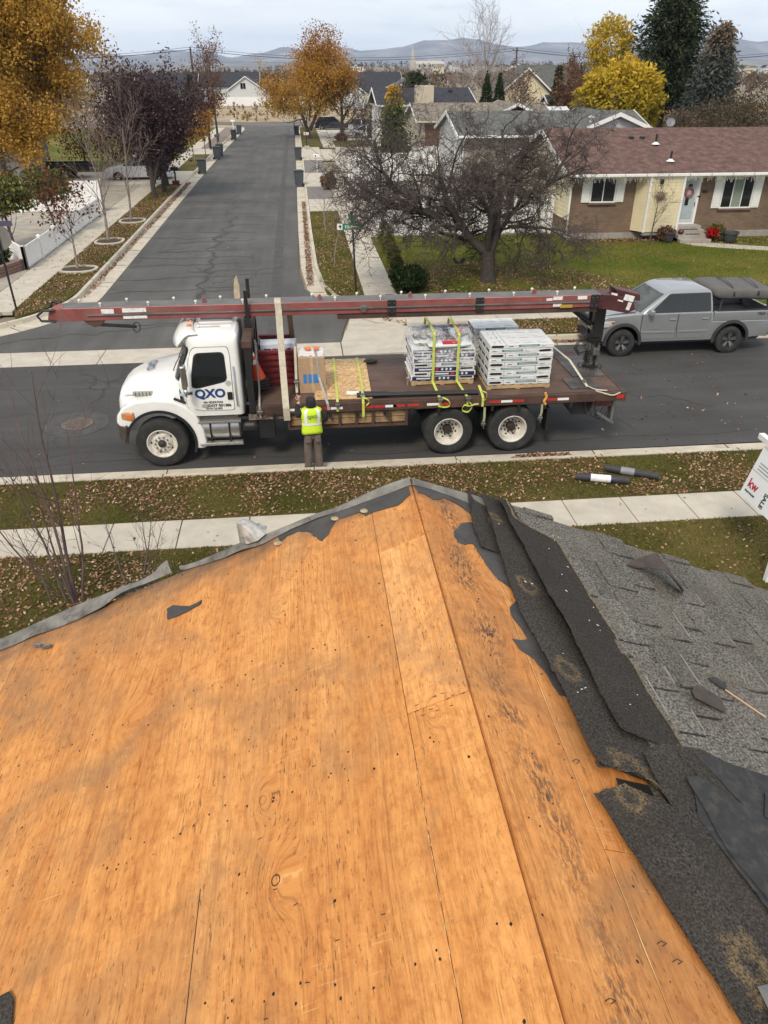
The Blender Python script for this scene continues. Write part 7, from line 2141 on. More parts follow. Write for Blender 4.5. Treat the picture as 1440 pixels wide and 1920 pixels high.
for k, (x, y, z0) in enumerate(hx):
 wm = WM[k % 5]; rm = (DARKROOF, TANROOF, GREYROOF)[k % 3]
 h = empty('hillside_house', (x, y, z0-1.2), R(random.uniform(-15,15)), '%s walled house on the far rise, number %s from the left by eye' % (('white','tan','light grey','beige','brown')[k % 5], 'x'), 'house', 'houses on the far rise')
 h.scale = (.72,.72,.6)
 w, d = random.uniform(10,16), random.uniform(9,11); ze = random.uniform(4,6.2)
 b = MB(); b.bb(-w/2,w/2,-d/2,d/2,-6,ze); b.prism([(-w/2,ze-.01),(0,ze-.01),(-w/4,ze+2.6)], -d/2-.2, d/2, 'y'); b.build('wall', wm, h)
 gable_roof(h, -w/2-.4, w/2+.4, -d/2-.4, d/2+.4, ze, ze+random.uniform(2.2,3.4), rm, 'x', trim=False)
 gable_roof(h, -w/2-.3, .3, -d/2-.8, d/2, ze, ze+2.9, rm, 'y', name='cross_roof')
 for q in range(4):
  b = MB(); b.bb(-w/2+1+q*2.6,-w/2+2.2+q*2.6,-d/2-.25,-d/2-.15,1.5,3.2); b.build('window', DGLASS, h)
 h['label'] = '%s walled house on the far rise, %s in the row from the left' % (('white','tan','light grey','beige','brown')[k % 5], 'x')
hs = sorted([o for o in scene.objects if o.name.startswith('hillside_house')], key=lambda o: o.location.x/o.location.y)
ORDN = ('first','second','third','fourth','fifth','sixth','seventh','eighth','ninth','tenth','eleventh','twelfth','thirteenth','fourteenth','fifteenth','sixteenth','seventeenth','eighteenth')
for o, n_ in zip(hs, ORDN): o['label'] = o['label'].replace(', x in', ', %s in' % n_)

# ---------------------------------------------------------------- fences
def vinyl_fence(label, pts, h, z=GZ, step=2.4, low=False, steps=None):
 e = empty('vinyl_fence', (pts[0][0], pts[0][1], z), 0, label, 'fence', 'white vinyl fences')
 O = Vector((pts[0][0], pts[0][1], 0))
 for (x0, y0), (x1, y1) in zip(pts[:-1], pts[1:]):
  L = math.hypot(x1-x0, y1-y0); n = max(1, round(L/step))
  for k in range(n):
   a = Vector((x0+(x1-x0)*k/n, y0+(y1-y0)*k/n, 0))-O; c = Vector((x0+(x1-x0)*(k+1)/n, y0+(y1-y0)*(k+1)/n, 0))-O
   d = (c-a).normalized()
   b = MB(); b.bar(a+d*.07+Vector((0,0,h*.5+.04)), c-d*.07+Vector((0,0,h*.5+.04)), .035, h-.16); b.build('panel', WHITE, e)
   for zz in (.09, h-.05):
    b = MB(); b.bar(a+d*.06+Vector((0,0,zz)), c-d*.06+Vector((0,0,zz)), .055, .11); b.build('rail', WHITE, e, bevel=.006)
   for q in ((a,) if k < n-1 else (a, c)):
    b = MB(); b.box(q+Vector((0,0,h*.5+.02)), (.13,.13,h+.06)); po = b.build('post', WHITE, e, bevel=.008)
    b = MB(); b.box(q+Vector((0,0,h+.075)), (.17,.17,.05), taper=(.4,.4)); b.build('post_cap', WHITE, po)
 return e
vinyl_fence('low white vinyl fence along the left walk', [(-12.35,34.4),(-11.1,32.3),(-11.1,45.6)], .85)
vinyl_fence('tall white vinyl fence across the left yard before the driveway', [(-11.1,46.6),(-17.9,47.0),(-27,47.3)], 1.62)
vinyl_fence('tall white vinyl fence behind the bare tree at the corner lawn', [(3.9,45.4),(3.9,37.75),(12.2,37.75)], 1.72)
vinyl_fence('white vinyl fence running beyond the right driveway', [(3.75,51),(3.75,56)], 1.75)
vinyl_fence('white vinyl fence behind the golden tipped conifer', [(3.6,58.2),(12.5,58.2)], 1.85)
vinyl_fence('white vinyl fence in front of the tan house garage', [(8.6,64.2),(14.8,64.2)], 1.75)
vinyl_fence('long white wall fence at the far side of the dry field', [(-40,191),(40,191)], 1.8, z=.06, step=5)
# stacked block retaining edge at the left corner
rwl = empty('block_wall', (-12.9,27.0,GZ), 0, 'low red brown block wall beside the left corner walk', 'wall')
BLK = mat('red_brown_block', (.20,.125,.10), .9, var=.3, scale=9, bump=.4, bscale=25)
for r in range(3):
 for k in range(20):
  b = MB(); t = (k+.5*(r % 2))/20
  p = Vector((-.3+2.0*t, 0+5.6*t, .07+.13*r)); b.box(p, (.21,.30,.122), Matrix.Rotation(R(-19.6),3,'Z')); b.build('block', BLK, rwl, bevel=.015)

# ---------------------------------------------------------------- tree rings, planting beds
def ring_bed(label, x, y, rx, ry):
 e = empty('tree_ring', (x, y, GZ), 0, label, 'planter ring', 'concrete rings round the street trees')
 b = MB()
 def fn(i, j):
  a = 2*math.pi*i/40; k = (0,0,.10,.10)[j]
  c, s = math.cos(a), math.sin(a)
  return ((rx-k)*abs(c)**.75*(1 if c > 0 else -1), (ry-k)*abs(s)**.75*(1 if s > 0 else -1), (-.02,.075,.085,-.02)[j])
 b.grid(fn, 40, 4, closed_u=True); b.build('edging', CONC2, e)
 b = MB(); b.lathe([(1.0,.03),(.5,.05),(.0001,.06)], n=30); b.v = [(x_*(rx-.08), y_*(ry-.08), z_) for x_, y_, z_ in b.v]; b.build('mulch', DIRT, e)
 return e
ring_bed('pale ring edging round the nearest left street tree', -9.0, 31.95, .74, .62)
ring_bed('pale ring edging round the middle left street tree', -8.95, 37.65, .66, .75)
ring_bed('pale ring edging round the farthest of the three bare street trees', -8.90, 43.2, .68, .75)

# ---------------------------------------------------------------- street furniture
def bin_proto():
 e = empty('wheeled_bin', (0,0,0))
 BINM = mat('bin_slate', (.055,.065,.075), .5, var=.12, scale=4)
 b = MB(); b.box((0,0,.52),(.46,.52,.92),taper=(1.28,1.25)); b.build('bin_body', BINM, e, bevel=.03, seg=2)
 b = MB(); b.box((0,0,1.02),(.66,.72,.05)); b.box((0,-.02,1.065),(.58,.60,.05),taper=(.8,.8)); b.build('lid', mat('bin_lid', (.040,.047,.055), .45, var=.1), e, bevel=.012)
 b = MB(); b.box((0,-.325,.70),(.14,.006,.16)); b.build('label_plate', mat('bin_mark', (.28,.32,.36), .5), e)
 for s in (-1, 1):
  b = MB(); b.lathe([(.0001,-.03),(.11,-.03),(.12,0),(.11,.03),(.0001,.03)], (s*.24,.26,.12), 'x', 14); b.build('wheel', BLACK, e)
 b = MB(); b.cyl((-.26,.38,.98),(.26,.38,.98),.02,8); b.build('handle', BLACK, e)
 return e
bp = bin_proto()
bl = [(-7.50,65.5,90,'nearest wheeled bin on the left kerb, by the driveway mouth'),(-7.30,76.6,84,'second wheeled bin on the left kerb, in front of another'),(-7.25,79.2,92,'third wheeled bin on the left kerb, lid showing behind the second'),
  (-7.25,98.6,88,'fourth wheeled bin on the left kerb'),(-7.15,107.0,95,'farthest wheeled bin on the left kerb'),
  (.02,57.2,-85,'nearest wheeled bin on the right kerb'),(.08,75.0,-92,'middle wheeled bin on the right kerb'),(.05,104.4,-88,'farthest wheeled bin on the right kerb')]
for k, (x, y, a, lb) in enumerate(bl):
 o = bp if k == 0 else copy_tree(bp)
 o.location = (x, y, .005); o.rotation_euler = (0,0,R(a)); tag(o, lb, 'bin', 'wheeled bins along the kerbs')
# street sign with two blades
GREEN = mat('sign_green', (.012,.20,.105), .4, var=.06)
sg_ = empty('street_sign', (1.87,27.5,GZ), 0, 'green Kilt Street name sign on a thin black post', 'street sign')
b = MB(); b.cyl((0,0,-.1),(-.10,0,2.66),.034,10); b.build('post', BLACK, sg_)
b = MB(); b.lathe([(.05,0),(.06,.05),(.0001,.10)], (-.10,0,2.66), 'z', 10); b.build('finial', BLACK, sg_)
b = MB(); b.box((-.18,-.045,2.24),(.90,.006,.205)); bl_ = b.build('name_blade', GREEN, sg_, bevel=.002)
b = MB(); b.box((-.535,-.049,2.24),(.19,.004,.20)); b.build('white_panel', REFL, bl_)
b = MB(); b.lathe([(.045,0),(.045,.003)], (-.52,-.053,2.25), 'y', 12); b.box((-.52,-.0525,2.20),(.02,.004,.06)); b.build('emblem', INK, bl_)
text_obj('lettering', 'KiltStreet', .155, REFL, (-.11,-.05,2.235), (R(90),0,0), bl_, bold=.004, sx=.82)
b = MB(); b.box((-.10,.0,2.52),(.006,.70,.205)); b2_ = b.build('cross_blade', GREEN, sg_, bevel=.002, rot=(0,0,R(18)))
# stop sign seen from behind, cut by the left edge
ss = empty('stop_sign', (-9.66,26.2,GZ), 0, 'black post with the grey back of an eight sided sign at the left edge', 'traffic sign')
b = MB(); b.cyl((0,0,-.1),(-.03,0,2.95),.035,10); b.build('post', BLACK, ss)
b = MB(); b.lathe([(.40,-.006),(.40,.006)], (0,0,0), 'y', 8); b.build('sign_plate', mat('sign_back', (.24,.23,.21), .5, .5), ss, loc=(-.02,.06,2.30), rot=(0,R(22.5),0))
b = MB(); b.bar((-.36,.05,2.74),(.50,.05,2.74),.02,.16); b.build('name_blade', mat('blade_purple', (.07,.06,.11), .5), ss)
# mailboxes
def mailbox(label, x, y, z0, h, m, base=None, rz=0.0):
 e = empty('mailbox', (x, y, z0), R(rz), label, 'mailbox')
 b = MB(); b.bb(-.05,.05,-.05,.05,0,h-.2); b.build('post', m if base is None else BLACK, e)
 b = MB(); b.prism([(-.12,0),(.12,0),(.12,.14)] + [(.12*math.cos(R(a)), .14+.10*math.sin(R(a))) for a in (30,60,90,120,150)] + [(-.12,.14)], -.26, .26, 'y'); bxm = b.build('box', m, e, loc=(0,0,h-.24), bevel=.008)
 b = MB(); b.bb(.122,.132,-.15,-.05,.08,.2); b.build('flag', REDL, bxm)
 if base:
  b = MB(); b.box((0,0,.14),(.42,.42,.28),taper=(1.15,1.15)); b.build('planter_base', base, e, bevel=.02)
 return e
mailbox('black mailbox on a post in a red planter by the left driveway', -8.55, 57.9, GZ, 1.15, BLACK, mat('planter_red', (.14,.035,.025), .6), 90)
mailbox('dark mailbox beside the left bins farther up the street', -8.15, 87.4, GZ, 1.2, mat('mailbox_grey', (.07,.07,.075), .5), None, 90)
mailbox('white mailbox at the far left corner by the last bin', -8.3, 113, GZ, 1.2, TRIM, None, 90)
mailbox('pale boxy mailbox column by the golden street tree', 1.0, 84.5, GZ, 1.5, mat('mailbox_tan', (.50,.46,.40), .6), mat('mailbox_base', (.45,.41,.35), .7), -90)
mailbox('white mailbox on a thin post by the right gravel strip', 1.5, 64.8, GZ, 1.25, TRIM, None, -90)
# lamp post by the pear trees
lpst = empty('lamp_post', (-8.6,84.5,GZ), 0, 'dark lamp post with a white lantern among the pear trees', 'lamp post')
b = MB(); b.tube([(0,0,0),(0,0,4.2)], [.07,.05], 10); b.build('post', BLACK, lpst)
b = MB(); b.box((0,0,4.4),(.28,.28,.4),taper=(1.3,1.3)); b.build('lantern', TRIM, lpst, bevel=.03)
# power line along the cross road
pl = empty('power_line', (-60,128.5,0), 0, 'thin overhead power wires crossing the sky along the far road', 'power line')
for px in (0.0,45.5,93.5,140.0):
 b = MB(); b.tube([(px,0,0),(px,0,9.9)], [.16,.11], 10); b.bar((px-.0,-1.1,9.5),(px,1.1,9.5),.12,.12); b.build('pole', BARK, pl)
for k, (dy, z) in enumerate(((-1.0,9.55),(0,9.85),(1.0,9.55))):
 for a, c in ((-70,0),(0,45.5),(45.5,93.5),(93.5,140),(140,220)):
  pts = [(a+(c-a)*t, dy, z-1.3*4*t*(1-t)*(abs(c-a)/48)) for t in np.linspace(0,1,13)]
  b = MB(); b.tube(pts, .022, 4, caps=False); b.build('wire', BLACK, pl)
# sale sign at the right edge
kw = empty('sale_sign', (7.02,9.42,GZ), 0, 'white property sale sign with red kw logo at the right edge', 'sale sign')
b = MB(); b.bb(-.045,.045,-.55,-.46,0,2.05); b.build('post', WHITE, kw, bevel=.006)
b = MB(); b.bb(-.045,.045,-.70,.62,1.96,2.05); b.build('arm', WHITE, kw, bevel=.006)
b = MB(); b.bb(-.012,.012,-.42,.45,1.05,1.90); pn = b.build('panel', mat('sign_white', (.72,.73,.72), .4, var=.03), kw, bevel=.003)
for y in (-.3,.33):
 b = MB(); b.cyl((0,y,1.88),(0,y,1.98),.008,6); b.build('hanger', STEEL, kw)
KWR = mat('kw_red', (.42,.012,.03), .4)
fx = (R(90),0,R(-90))
text_obj('lettering', 'kw', .21, KWR, (-.016,.24,1.30), fx, pn, bold=.004)
text_obj('lettering', 'KELLER WILLIAMS', .042, INK, (-.016,.235,1.165), fx, pn, bold=.001, sx=.8)
kt = R(14); pn.rotation_euler = (0, kt, 0); pn.location = (-1.9*math.sin(kt), 0, 1.9*(1-math.cos(kt)))
text_obj('lettering', 'SALE', .12, INK, (-.016,-.12,1.22), (R(90),R(90),R(-90)), pn, bold=.003)
b = MB(); b.bb(-.0145,-.0125,-.40,.43,1.50,1.505); b.build('rule', INK, pn)
for k in range(3):
 b = MB(); b.bb(-.0145,-.0125,-.02,.34,1.545+.05*k,1.565+.05*k); b.build('printed_line', MATS['grey_print'], pn)
# rolls on the grass strip
roll('felt_roll', 'black roofing roll with a white label lying on the grass strip', 'roll', (5.10,12.50,GZ+.09), (6.06,12.22,GZ+.09), .075, mat('black_roll', (.035,.035,.037), .7, var=.2, scale=10), ((.28,.66,PAPER),(.24,.28,NAVY),(.66,.72,NAVY)), 'roofing rolls on the grass')
roll('felt_roll', 'plain black roofing roll beyond the labelled one on the grass', 'roll', (5.80,12.80,GZ+.09), (6.72,12.32,GZ+.09), .075, MATS['black_roll'], ((.30,.55,mat('roll_print', (.25,.25,.27), .6)),), 'roofing rolls on the grass')
# butterfly stake ornament
bf = empty('butterfly_ornament', (6.38,31.2,GZ), 0, 'dark blue butterfly stake on the lawn left of the bare tree', 'ornament')
BFM = mat('butterfly_blue', (.045,.055,.085), .5)
for s in (-1, 1):
 b = MB(); b.add([(0,0,.10),(s*.20,.03,.34),(s*.26,.04,.22),(s*.14,.02,.06)], [(0,1,2,3)]); b.build('wing', BFM, bf, solid=.01)
b = MB(); b.cyl((0,0,0),(0,0,.2),.01,6); b.build('stake', BLACK, bf)
# flower pots by the door
def pot(label, x, y, r, h, m, plant=None):
 e = empty('plant_pot', (x, y, .2), 0, label, 'pot')
 b = MB(); b.lathe([(r*.7,0),(r*.95,h*.8),(r*1.05,h*.82),(r*1.05,h),(r*.9,h),(r*.85,h*.85),(.0001,h*.84)], n=20); b.build('pot', m, e, smooth=True)
 return e
pot('dark grey tub left of the front steps', 17.0, 34.95, .32, .42, mat('tub_grey', (.045,.05,.055), .6))
pot('dark grey tub right of the front steps', 19.85, 34.6, .36, .42, MATS['tub_grey'])
b = MB(); b.lathe([(.0001,0),(.10,.02),(.14,.12),(.10,.22),(.0001,.24)], n=14); o = b.build('pumpkin', mat('dark_red_ball', (.10,.02,.02), .4), loc=(17.62,35.0,.47), smooth=True); tag(o, 'dark red round pot on the left of the steps', 'ornament')
# path to the door
slab('front_path', [(17.6,34.5),(18.9,34.5),(19.6,34.1),(21.5,33.2),(24,32.7),(30,32.2),(30,31.3),(24,31.9),(21.0,32.5),(18.9,33.4),(17.9,34.0)], 0, GZ+.02, CONC)

# ---------------------------------------------------------------- parked vehicles farther off
def car(name, label, x, y, rz, L, W, Hh, paint, prof_top, cab, suv=False, cat='car'):
 e = empty(name, (x, y, 0), R(rz), label, cat)
 wb0, wb1 = L*.19, L*.80; r = .33
 pr = [(.02,.30)] + prof_top + [(L-.02,.30)] + arch_pts(wb1,.40,.30,0,180,9) + arch_pts(wb0,.40,.30,0,180,9)
 b = MB(); b.prism(pr, -W/2, W/2)
 b.v = [(a-L/2, c*(1-.12*max(0,(abs(a-L/2)/(L/2)-.7)/.3)**2), d) for a, c, d in b.v]
 b.build('body', paint, e, bevel=.06, seg=3, smooth=True, tri=True)
 zb = cab[0][1]
 b = MB(); hw0, hw1 = W/2-.05, W/2-.22
 zt_ = max(z for _, z in cab)
 pts0 = [(a-L/2, z) for a, z in cab]; n = len(pts0)
 yy = lambda z: hw0-(hw0-hw1)*(z-zb)/(zt_-zb)
 b.add([(a, -yy(z), z) for a, z in pts0] + [(a, yy(z), z) for a, z in pts0], [tuple(reversed(range(n))), tuple(range(n,2*n))] + [(i,(i+1)%n,n+(i+1)%n,n+i) for i in range(n)])
 b.build('glasshouse', DGLASS, e, bevel=.03, tri=True)
 b = MB(); xa = [a for a, z in pts0 if z > zt_-.12]; b.box(((min(xa)+max(xa))/2,0,zt_+.005),(max(xa)-min(xa)+.1,hw1*2+.06,.05)); rf = b.build('roof', paint, e, bevel=.02)
 for s in (-1, 1):
  xm = (min(a for a, z in pts0)+max(a for a, z in pts0))/2
  b = MB(); b.bar((xm,s*(yy(zb)+.005),zb),(xm,s*(yy(zt_)+.005),zt_),.09,.03); b.build('pillar', paint, e)
  for wx in (wb0, wb1): small_wheel(e, wx-L/2, s*(W/2-.12), s, r, .2)
  b = MB(); b.box((-L/2+.07,s*(W/2-.30),.68),(.10,.34,.12)); b.build('headlight', LENS, e, bevel=.03)
  b = MB(); b.box((L/2-.05,s*(W/2-.22),.80),(.10,.30,.14)); b.build('tail_lamp', REDL, e, bevel=.03)
 return e
SED = [(.0,.55),(.10,.72),(1.2,.88),(1.5,.92),(3.6,.95),(4.45,.98),(4.58,.80),(4.58,.5)]
SEDC = [(1.35,.90),(2.05,1.38),(2.5,1.44),(3.1,1.42),(4.0,.96)]
SUV = [(.0,.6),(.08,.85),(1.1,1.02),(1.35,1.05),(4.4,1.08),(4.58,.95),(4.6,.5)]
SUVC = [(1.25,1.04),(1.95,1.58),(2.3,1.66),(4.0,1.66),(4.45,1.07)]
CARW = mat('car_white', (.70,.71,.72), .25, var=.03, coat=.5)
CARK = mat('car_black', (.012,.016,.028), .2, var=.1, coat=.6)
car('parked_car', 'black hatchback parked left in the far driveway', 4.9, 113.0, 175, 4.58, 1.85, 1.5, CARK, SUV, SUVC)
car('parked_car', 'white car behind the dark bare tree in the far driveway', 9.0, 107.5, 172, 4.58, 1.85, 1.5, CARW, SUV, SUVC)
car('parked_car', 'white hatchback nearest in the far driveway', 8.6, 98.6, 178, 4.58, 1.82, 1.5, CARW, SED, SEDC)
car('parked_car', 'white car at the right end of the far driveway row', 12.2, 101.5, 176, 4.58, 1.85, 1.5, CARW, SUV, SUVC)
car('parked_car', 'dark car standing in the yard before the tan garage', 12.6, 61.2, 4, 4.58, 1.85, 1.5, CARK, SED, SEDC)
car('parked_car', 'white sport utility vehicle with red tail lamp behind the purple trees', -11.6, 62.0, 0, 4.9, 1.95, 1.7, CARW, [(a*1.06,z) for a, z in SUV], [(a*1.06,z) for a, z in SUVC])
tr_ = empty('utility_trailer', (-17.6,63.4,0), 0, 'dark two axle utility trailer behind the cottonwood trunk', 'trailer')
b = MB(); b.bb(-2.2,2.2,-.95,.95,.62,.74); b.build('bed', RUSTDK, tr_, bevel=.01)
for s in (-1, 1):
 b = MB(); b.bb(-2.2,2.2,s*.92-.03,s*.92+.03,.74,1.12); b.build('side_panel', BLACK, tr_)
 for x in (-.45,.45): small_wheel(tr_, x, s*1.05, s, .36, .2)
 b = MB(); b.bb(-.95,.95,s*1.05-.12,s*1.05+.12,.78,.82); b.build('mudguard', BLACK, tr_)
b = MB(); b.bar((2.2,0,.6),(3.4,0,.5),.1,.1); b.build('drawbar', BLACK, tr_)
# ================================================================== trees and plants
def tubes(groups):
 """groups: list of (pts (N,3), radii (N,), sides). Returns verts, quads for all of them."""
 V, F, off = [], [], 0
 by = {}
 for p, r, n in groups: by.setdefault((len(p), n), []).append((p, r))
 for (N, n), L in by.items():
  P = np.array([a for a, _ in L], dtype=np.float64); Rd = np.array([a for _, a in L], dtype=np.float64)
  T = np.empty_like(P); T[:,1:-1] = P[:,2:]-P[:,:-2]; T[:,0] = P[:,1]-P[:,0]; T[:,-1] = P[:,-1]-P[:,-2]
  T /= np.linalg.norm(T, axis=2, keepdims=True)+1e-9
  ref = np.where(np.abs(T[:,:1,2:3]) < .85, np.array([0,0,1.0]), np.array([1.0,0,0]))
  U = np.cross(T, np.broadcast_to(ref, T.shape)); U /= np.linalg.norm(U, axis=2, keepdims=True)+1e-9
  W = np.cross(T, U)
  a = np.arange(n)*2*np.pi/n
  X = P[:,:,None,:] + Rd[:,:,None,None]*(U[:,:,None,:]*np.cos(a)[None,None,:,None] + W[:,:,None,:]*np.sin(a)[None,None,:,None])
  B = len(L)
  V.append(X.reshape(-1,3))
  idx = np.arange(B*N*n).reshape(B,N,n)
  q = np.stack([idx[:,:-1,:], np.roll(idx[:,:-1,:],-1,2), np.roll(idx[:,1:,:],-1,2), idx[:,1:,:]], -1).reshape(-1,4)
  F.append(q+off); off += B*N*n
 return np.concatenate(V), np.concatenate(F)

class Tree:
 def __init__(s, seed):
  s.r = random.Random(seed); s.limbs = []; s.twigs = []; s.tips = []
 def branch(s, p, d, L, r, lev, S):
  """S: dict of per-level lists: n children, ang, ratio, wig, trop; grows recursively."""
  R_ = s.r
  nseg = S['seg'][lev]; pts = [np.array(p, float)]; d = np.array(d, float); d /= np.linalg.norm(d)
  dirs = [d]
  for i in range(nseg):
   d = d + np.array([R_.gauss(0,1), R_.gauss(0,1), R_.gauss(0,1)])*S['wig'][lev] + np.array([0,0,S['trop'][lev]])
   d /= np.linalg.norm(d)
   pts.append(pts[-1]+d*L/nseg); dirs.append(d)
  rad = [r*(1-(1-S.get('tap',.35))*i/nseg) for i in range(nseg+1)]
  if lev == S['max']: rad[-1] *= .5
  (s.limbs if lev <= S.get('limb',1) else s.twigs).append((np.array(pts), np.array(rad), S['sides'][lev]))
  if lev == S['max']:
   s.tips.append((pts[-1], dirs[-1])); s.tips.append((pts[len(pts)//2], dirs[len(pts)//2]))
   return
  nc = S['n'][lev]; nc = R_.randint(*nc) if isinstance(nc, tuple) else nc
  t0 = S['t0'][lev]
  for k in range(nc):
   t = t0+(1-t0)*(k+R_.random())/nc
   f = t*nseg; i = min(int(f), nseg-1); u = f-i
   q = pts[i]*(1-u)+pts[i+1]*u; dd = dirs[i+1]
   ax = np.cross(dd, [R_.gauss(0,1), R_.gauss(0,1), R_.gauss(0,1)]); ax /= np.linalg.norm(ax)+1e-9
   an = math.radians(R_.gauss(S['ang'][lev], S['ang'][lev]*.25))
   nd = dd*math.cos(an)+np.cross(ax, dd)*math.sin(an)
   if 'flat' in S: nd[2] *= S['flat']
   rr = max(S['rmin'], (rad[i]*(1-u)+rad[i+1]*u)*S['rr'][lev])
   s.branch(q, nd, L*S['ratio'][lev]*R_.uniform(.7,1.2)*(1-.35*t*S.get('cone',0)), rr, lev+1, S)

def leaf_cloud(tips, n_per, spread, size, rs, aspect=1.6, droop=0.0, vfn=None):
 """Leaf quads scattered round branch tips."""
 P = np.array([t[0] for t in tips]); k = len(P)*n_per
 base = np.repeat(P, n_per, 0) + rs.normal(0, spread, (k,3))
 u = rs.normal(0,1,(k,3)); u[:,2] -= droop; u /= np.linalg.norm(u,axis=1,keepdims=True)
 w = np.cross(u, rs.normal(0,1,(k,3))); w /= np.linalg.norm(w,axis=1,keepdims=True)+1e-9
 sz = size*rs.uniform(.6,1.35,(k,1))
 a = base - u*sz*aspect/2; c = base + u*sz*aspect/2
 b_ = base + w*sz/2; d_ = base - w*sz/2
 V = np.stack([a,b_,c,d_],1).reshape(-1,3); F = np.arange(k*4).reshape(-1,4)
 v = np.repeat(rs.uniform(0,1,k) if vfn is None else vfn(base, rs), 4)
 return V, F, v

def tree_obj(name, label, base, T, bark, twigm=None, leaves=None, lm=None, group=None, cat='tree', crown='crown'):
 e = empty(name, base, 0, label, cat, group)
 V, F = tubes(T.limbs); np_mesh('trunk', V, F, bark, e, smooth=True)
 if T.twigs:
  V, F = tubes(T.twigs); o = np_mesh('twigs', V, F, twigm or bark, e, smooth=True)
 if leaves is not None:
  np_mesh(crown, leaves[0], leaves[1], lm, e, leaves[2])
 return e
rs = np.random.default_rng(5)
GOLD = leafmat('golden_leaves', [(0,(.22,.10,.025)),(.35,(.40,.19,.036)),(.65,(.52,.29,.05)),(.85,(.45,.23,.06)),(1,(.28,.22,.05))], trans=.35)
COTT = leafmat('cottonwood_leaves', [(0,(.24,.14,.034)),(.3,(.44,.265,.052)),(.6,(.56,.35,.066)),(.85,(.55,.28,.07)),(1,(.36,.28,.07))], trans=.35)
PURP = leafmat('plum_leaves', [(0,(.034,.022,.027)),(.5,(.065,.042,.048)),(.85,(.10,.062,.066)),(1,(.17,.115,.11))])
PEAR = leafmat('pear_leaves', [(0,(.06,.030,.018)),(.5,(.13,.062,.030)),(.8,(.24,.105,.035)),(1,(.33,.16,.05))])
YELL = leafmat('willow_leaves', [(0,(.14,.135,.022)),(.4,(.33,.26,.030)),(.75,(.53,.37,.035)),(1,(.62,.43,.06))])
PINE_ = leafmat('pine_needles', [(0,(.022,.030,.016)),(.5,(.050,.064,.032)),(1,(.085,.098,.052))], trans=.2)
SPRU = leafmat('spruce_needles', [(0,(.040,.050,.046)),(.5,(.085,.100,.090)),(.8,(.14,.135,.11)),(1,(.19,.12,.075))], trans=.15)
GTIP = leafmat('gold_tip_needles', [(0,(.022,.040,.014)),(.3,(.050,.085,.024)),(.65,(.12,.16,.035)),(1,(.50,.30,.03))], trans=.15)
RUSS = leafmat('rust_leaves', [(0,(.07,.040,.026)),(.5,(.15,.080,.045)),(1,(.26,.145,.075))])
OLIV = leafmat('olive_leaves', [(0,(.045,.058,.018)),(.5,(.11,.125,.035)),(.85,(.20,.19,.05)),(1,(.22,.11,.05))])
DGRN = leafmat('dark_green_leaves', [(0,(.010,.020,.008)),(.6,(.028,.048,.016)),(1,(.055,.080,.028))])
REDL_ = leafmat('dark_red_leaves', [(0,(.05,.016,.014)),(.6,(.12,.038,.025)),(1,(.22,.075,.035))])

# ---- the big bare apple tree at the corner lawn: explicit limbs, dense twigs
T = Tree(4)
S = dict(max=4, seg=[7,6,5,4,3], wig=[.16,.20,.24,.28,.26], trop=[.02,.02,.0,-.03,-.05], n=[7,7,6,8], t0=[.2,.12,.1,.1], ang=[50,56,58,55], ratio=[.64,.58,.56,.56], rr=[.55,.55,.58,.66], rmin=.0085, sides=[8,6,5,3,3], limb=1, tap=.42)
trunk = [np.array(p, float) for p in ((0,0,-.1),(-.02,0,.35),(-.05,.02,.8),(-.10,.03,1.15))]
T.limbs.append((np.array(trunk), np.array([.33,.26,.25,.27]), 10))
for st, d, L, r in (((-.12,.02,1.05),(-.75,-.05,.62),3.3,.18), ((-.02,.03,1.1),(.38,.1,.9),3.0,.18), ((-.08,0,1.1),(-.15,-.25,.95),2.9,.13), ((.05,.05,1.15),(.65,.45,.75),2.5,.12), ((-.12,.06,1.1),(-.55,.55,.75),2.7,.12)):
 T.branch(st, d, L, r, 0, S)
S2 = dict(S); S2['n'] = [7,6,6,6]; S2['trop'] = [.02,.03,.02,.01,.0]
T.branch((-1.9,-.05,2.35), (-.92,.12,.33), 3.9, .13, 0, S2); T.branch((-3.0,.1,3.0), (-.95,.2,.12), 2.4, .08, 0, S2); T.branch((-2.6,-.1,2.6), (-.8,-.3,.28), 2.6, .08, 0, S2); T.branch((-1.5,-.3,2.0), (-.9,-.1,.38), 2.4, .08, 0, S2)
T.branch((.95,.25,3.0), (.85,-.1,.25), 2.6, .09, 0, S2); T.branch((.7,.1,2.6), (.15,.2,1.0), 2.8, .10, 0, S2); T.branch((.6,.0,2.0), (.9,-.25,-.05), 2.3, .07, 0, S2)
tree_obj('bare_tree', 'big dark bare tree with forked trunk and dense twigs on the corner lawn', (6.95,28.3,GZ), T, mat('apple_bark', (.055,.044,.038), .95, var=.35, scale=9, bump=.6, bscale=25), mat('dark_twigs', (.085,.066,.058), .95, var=.25))

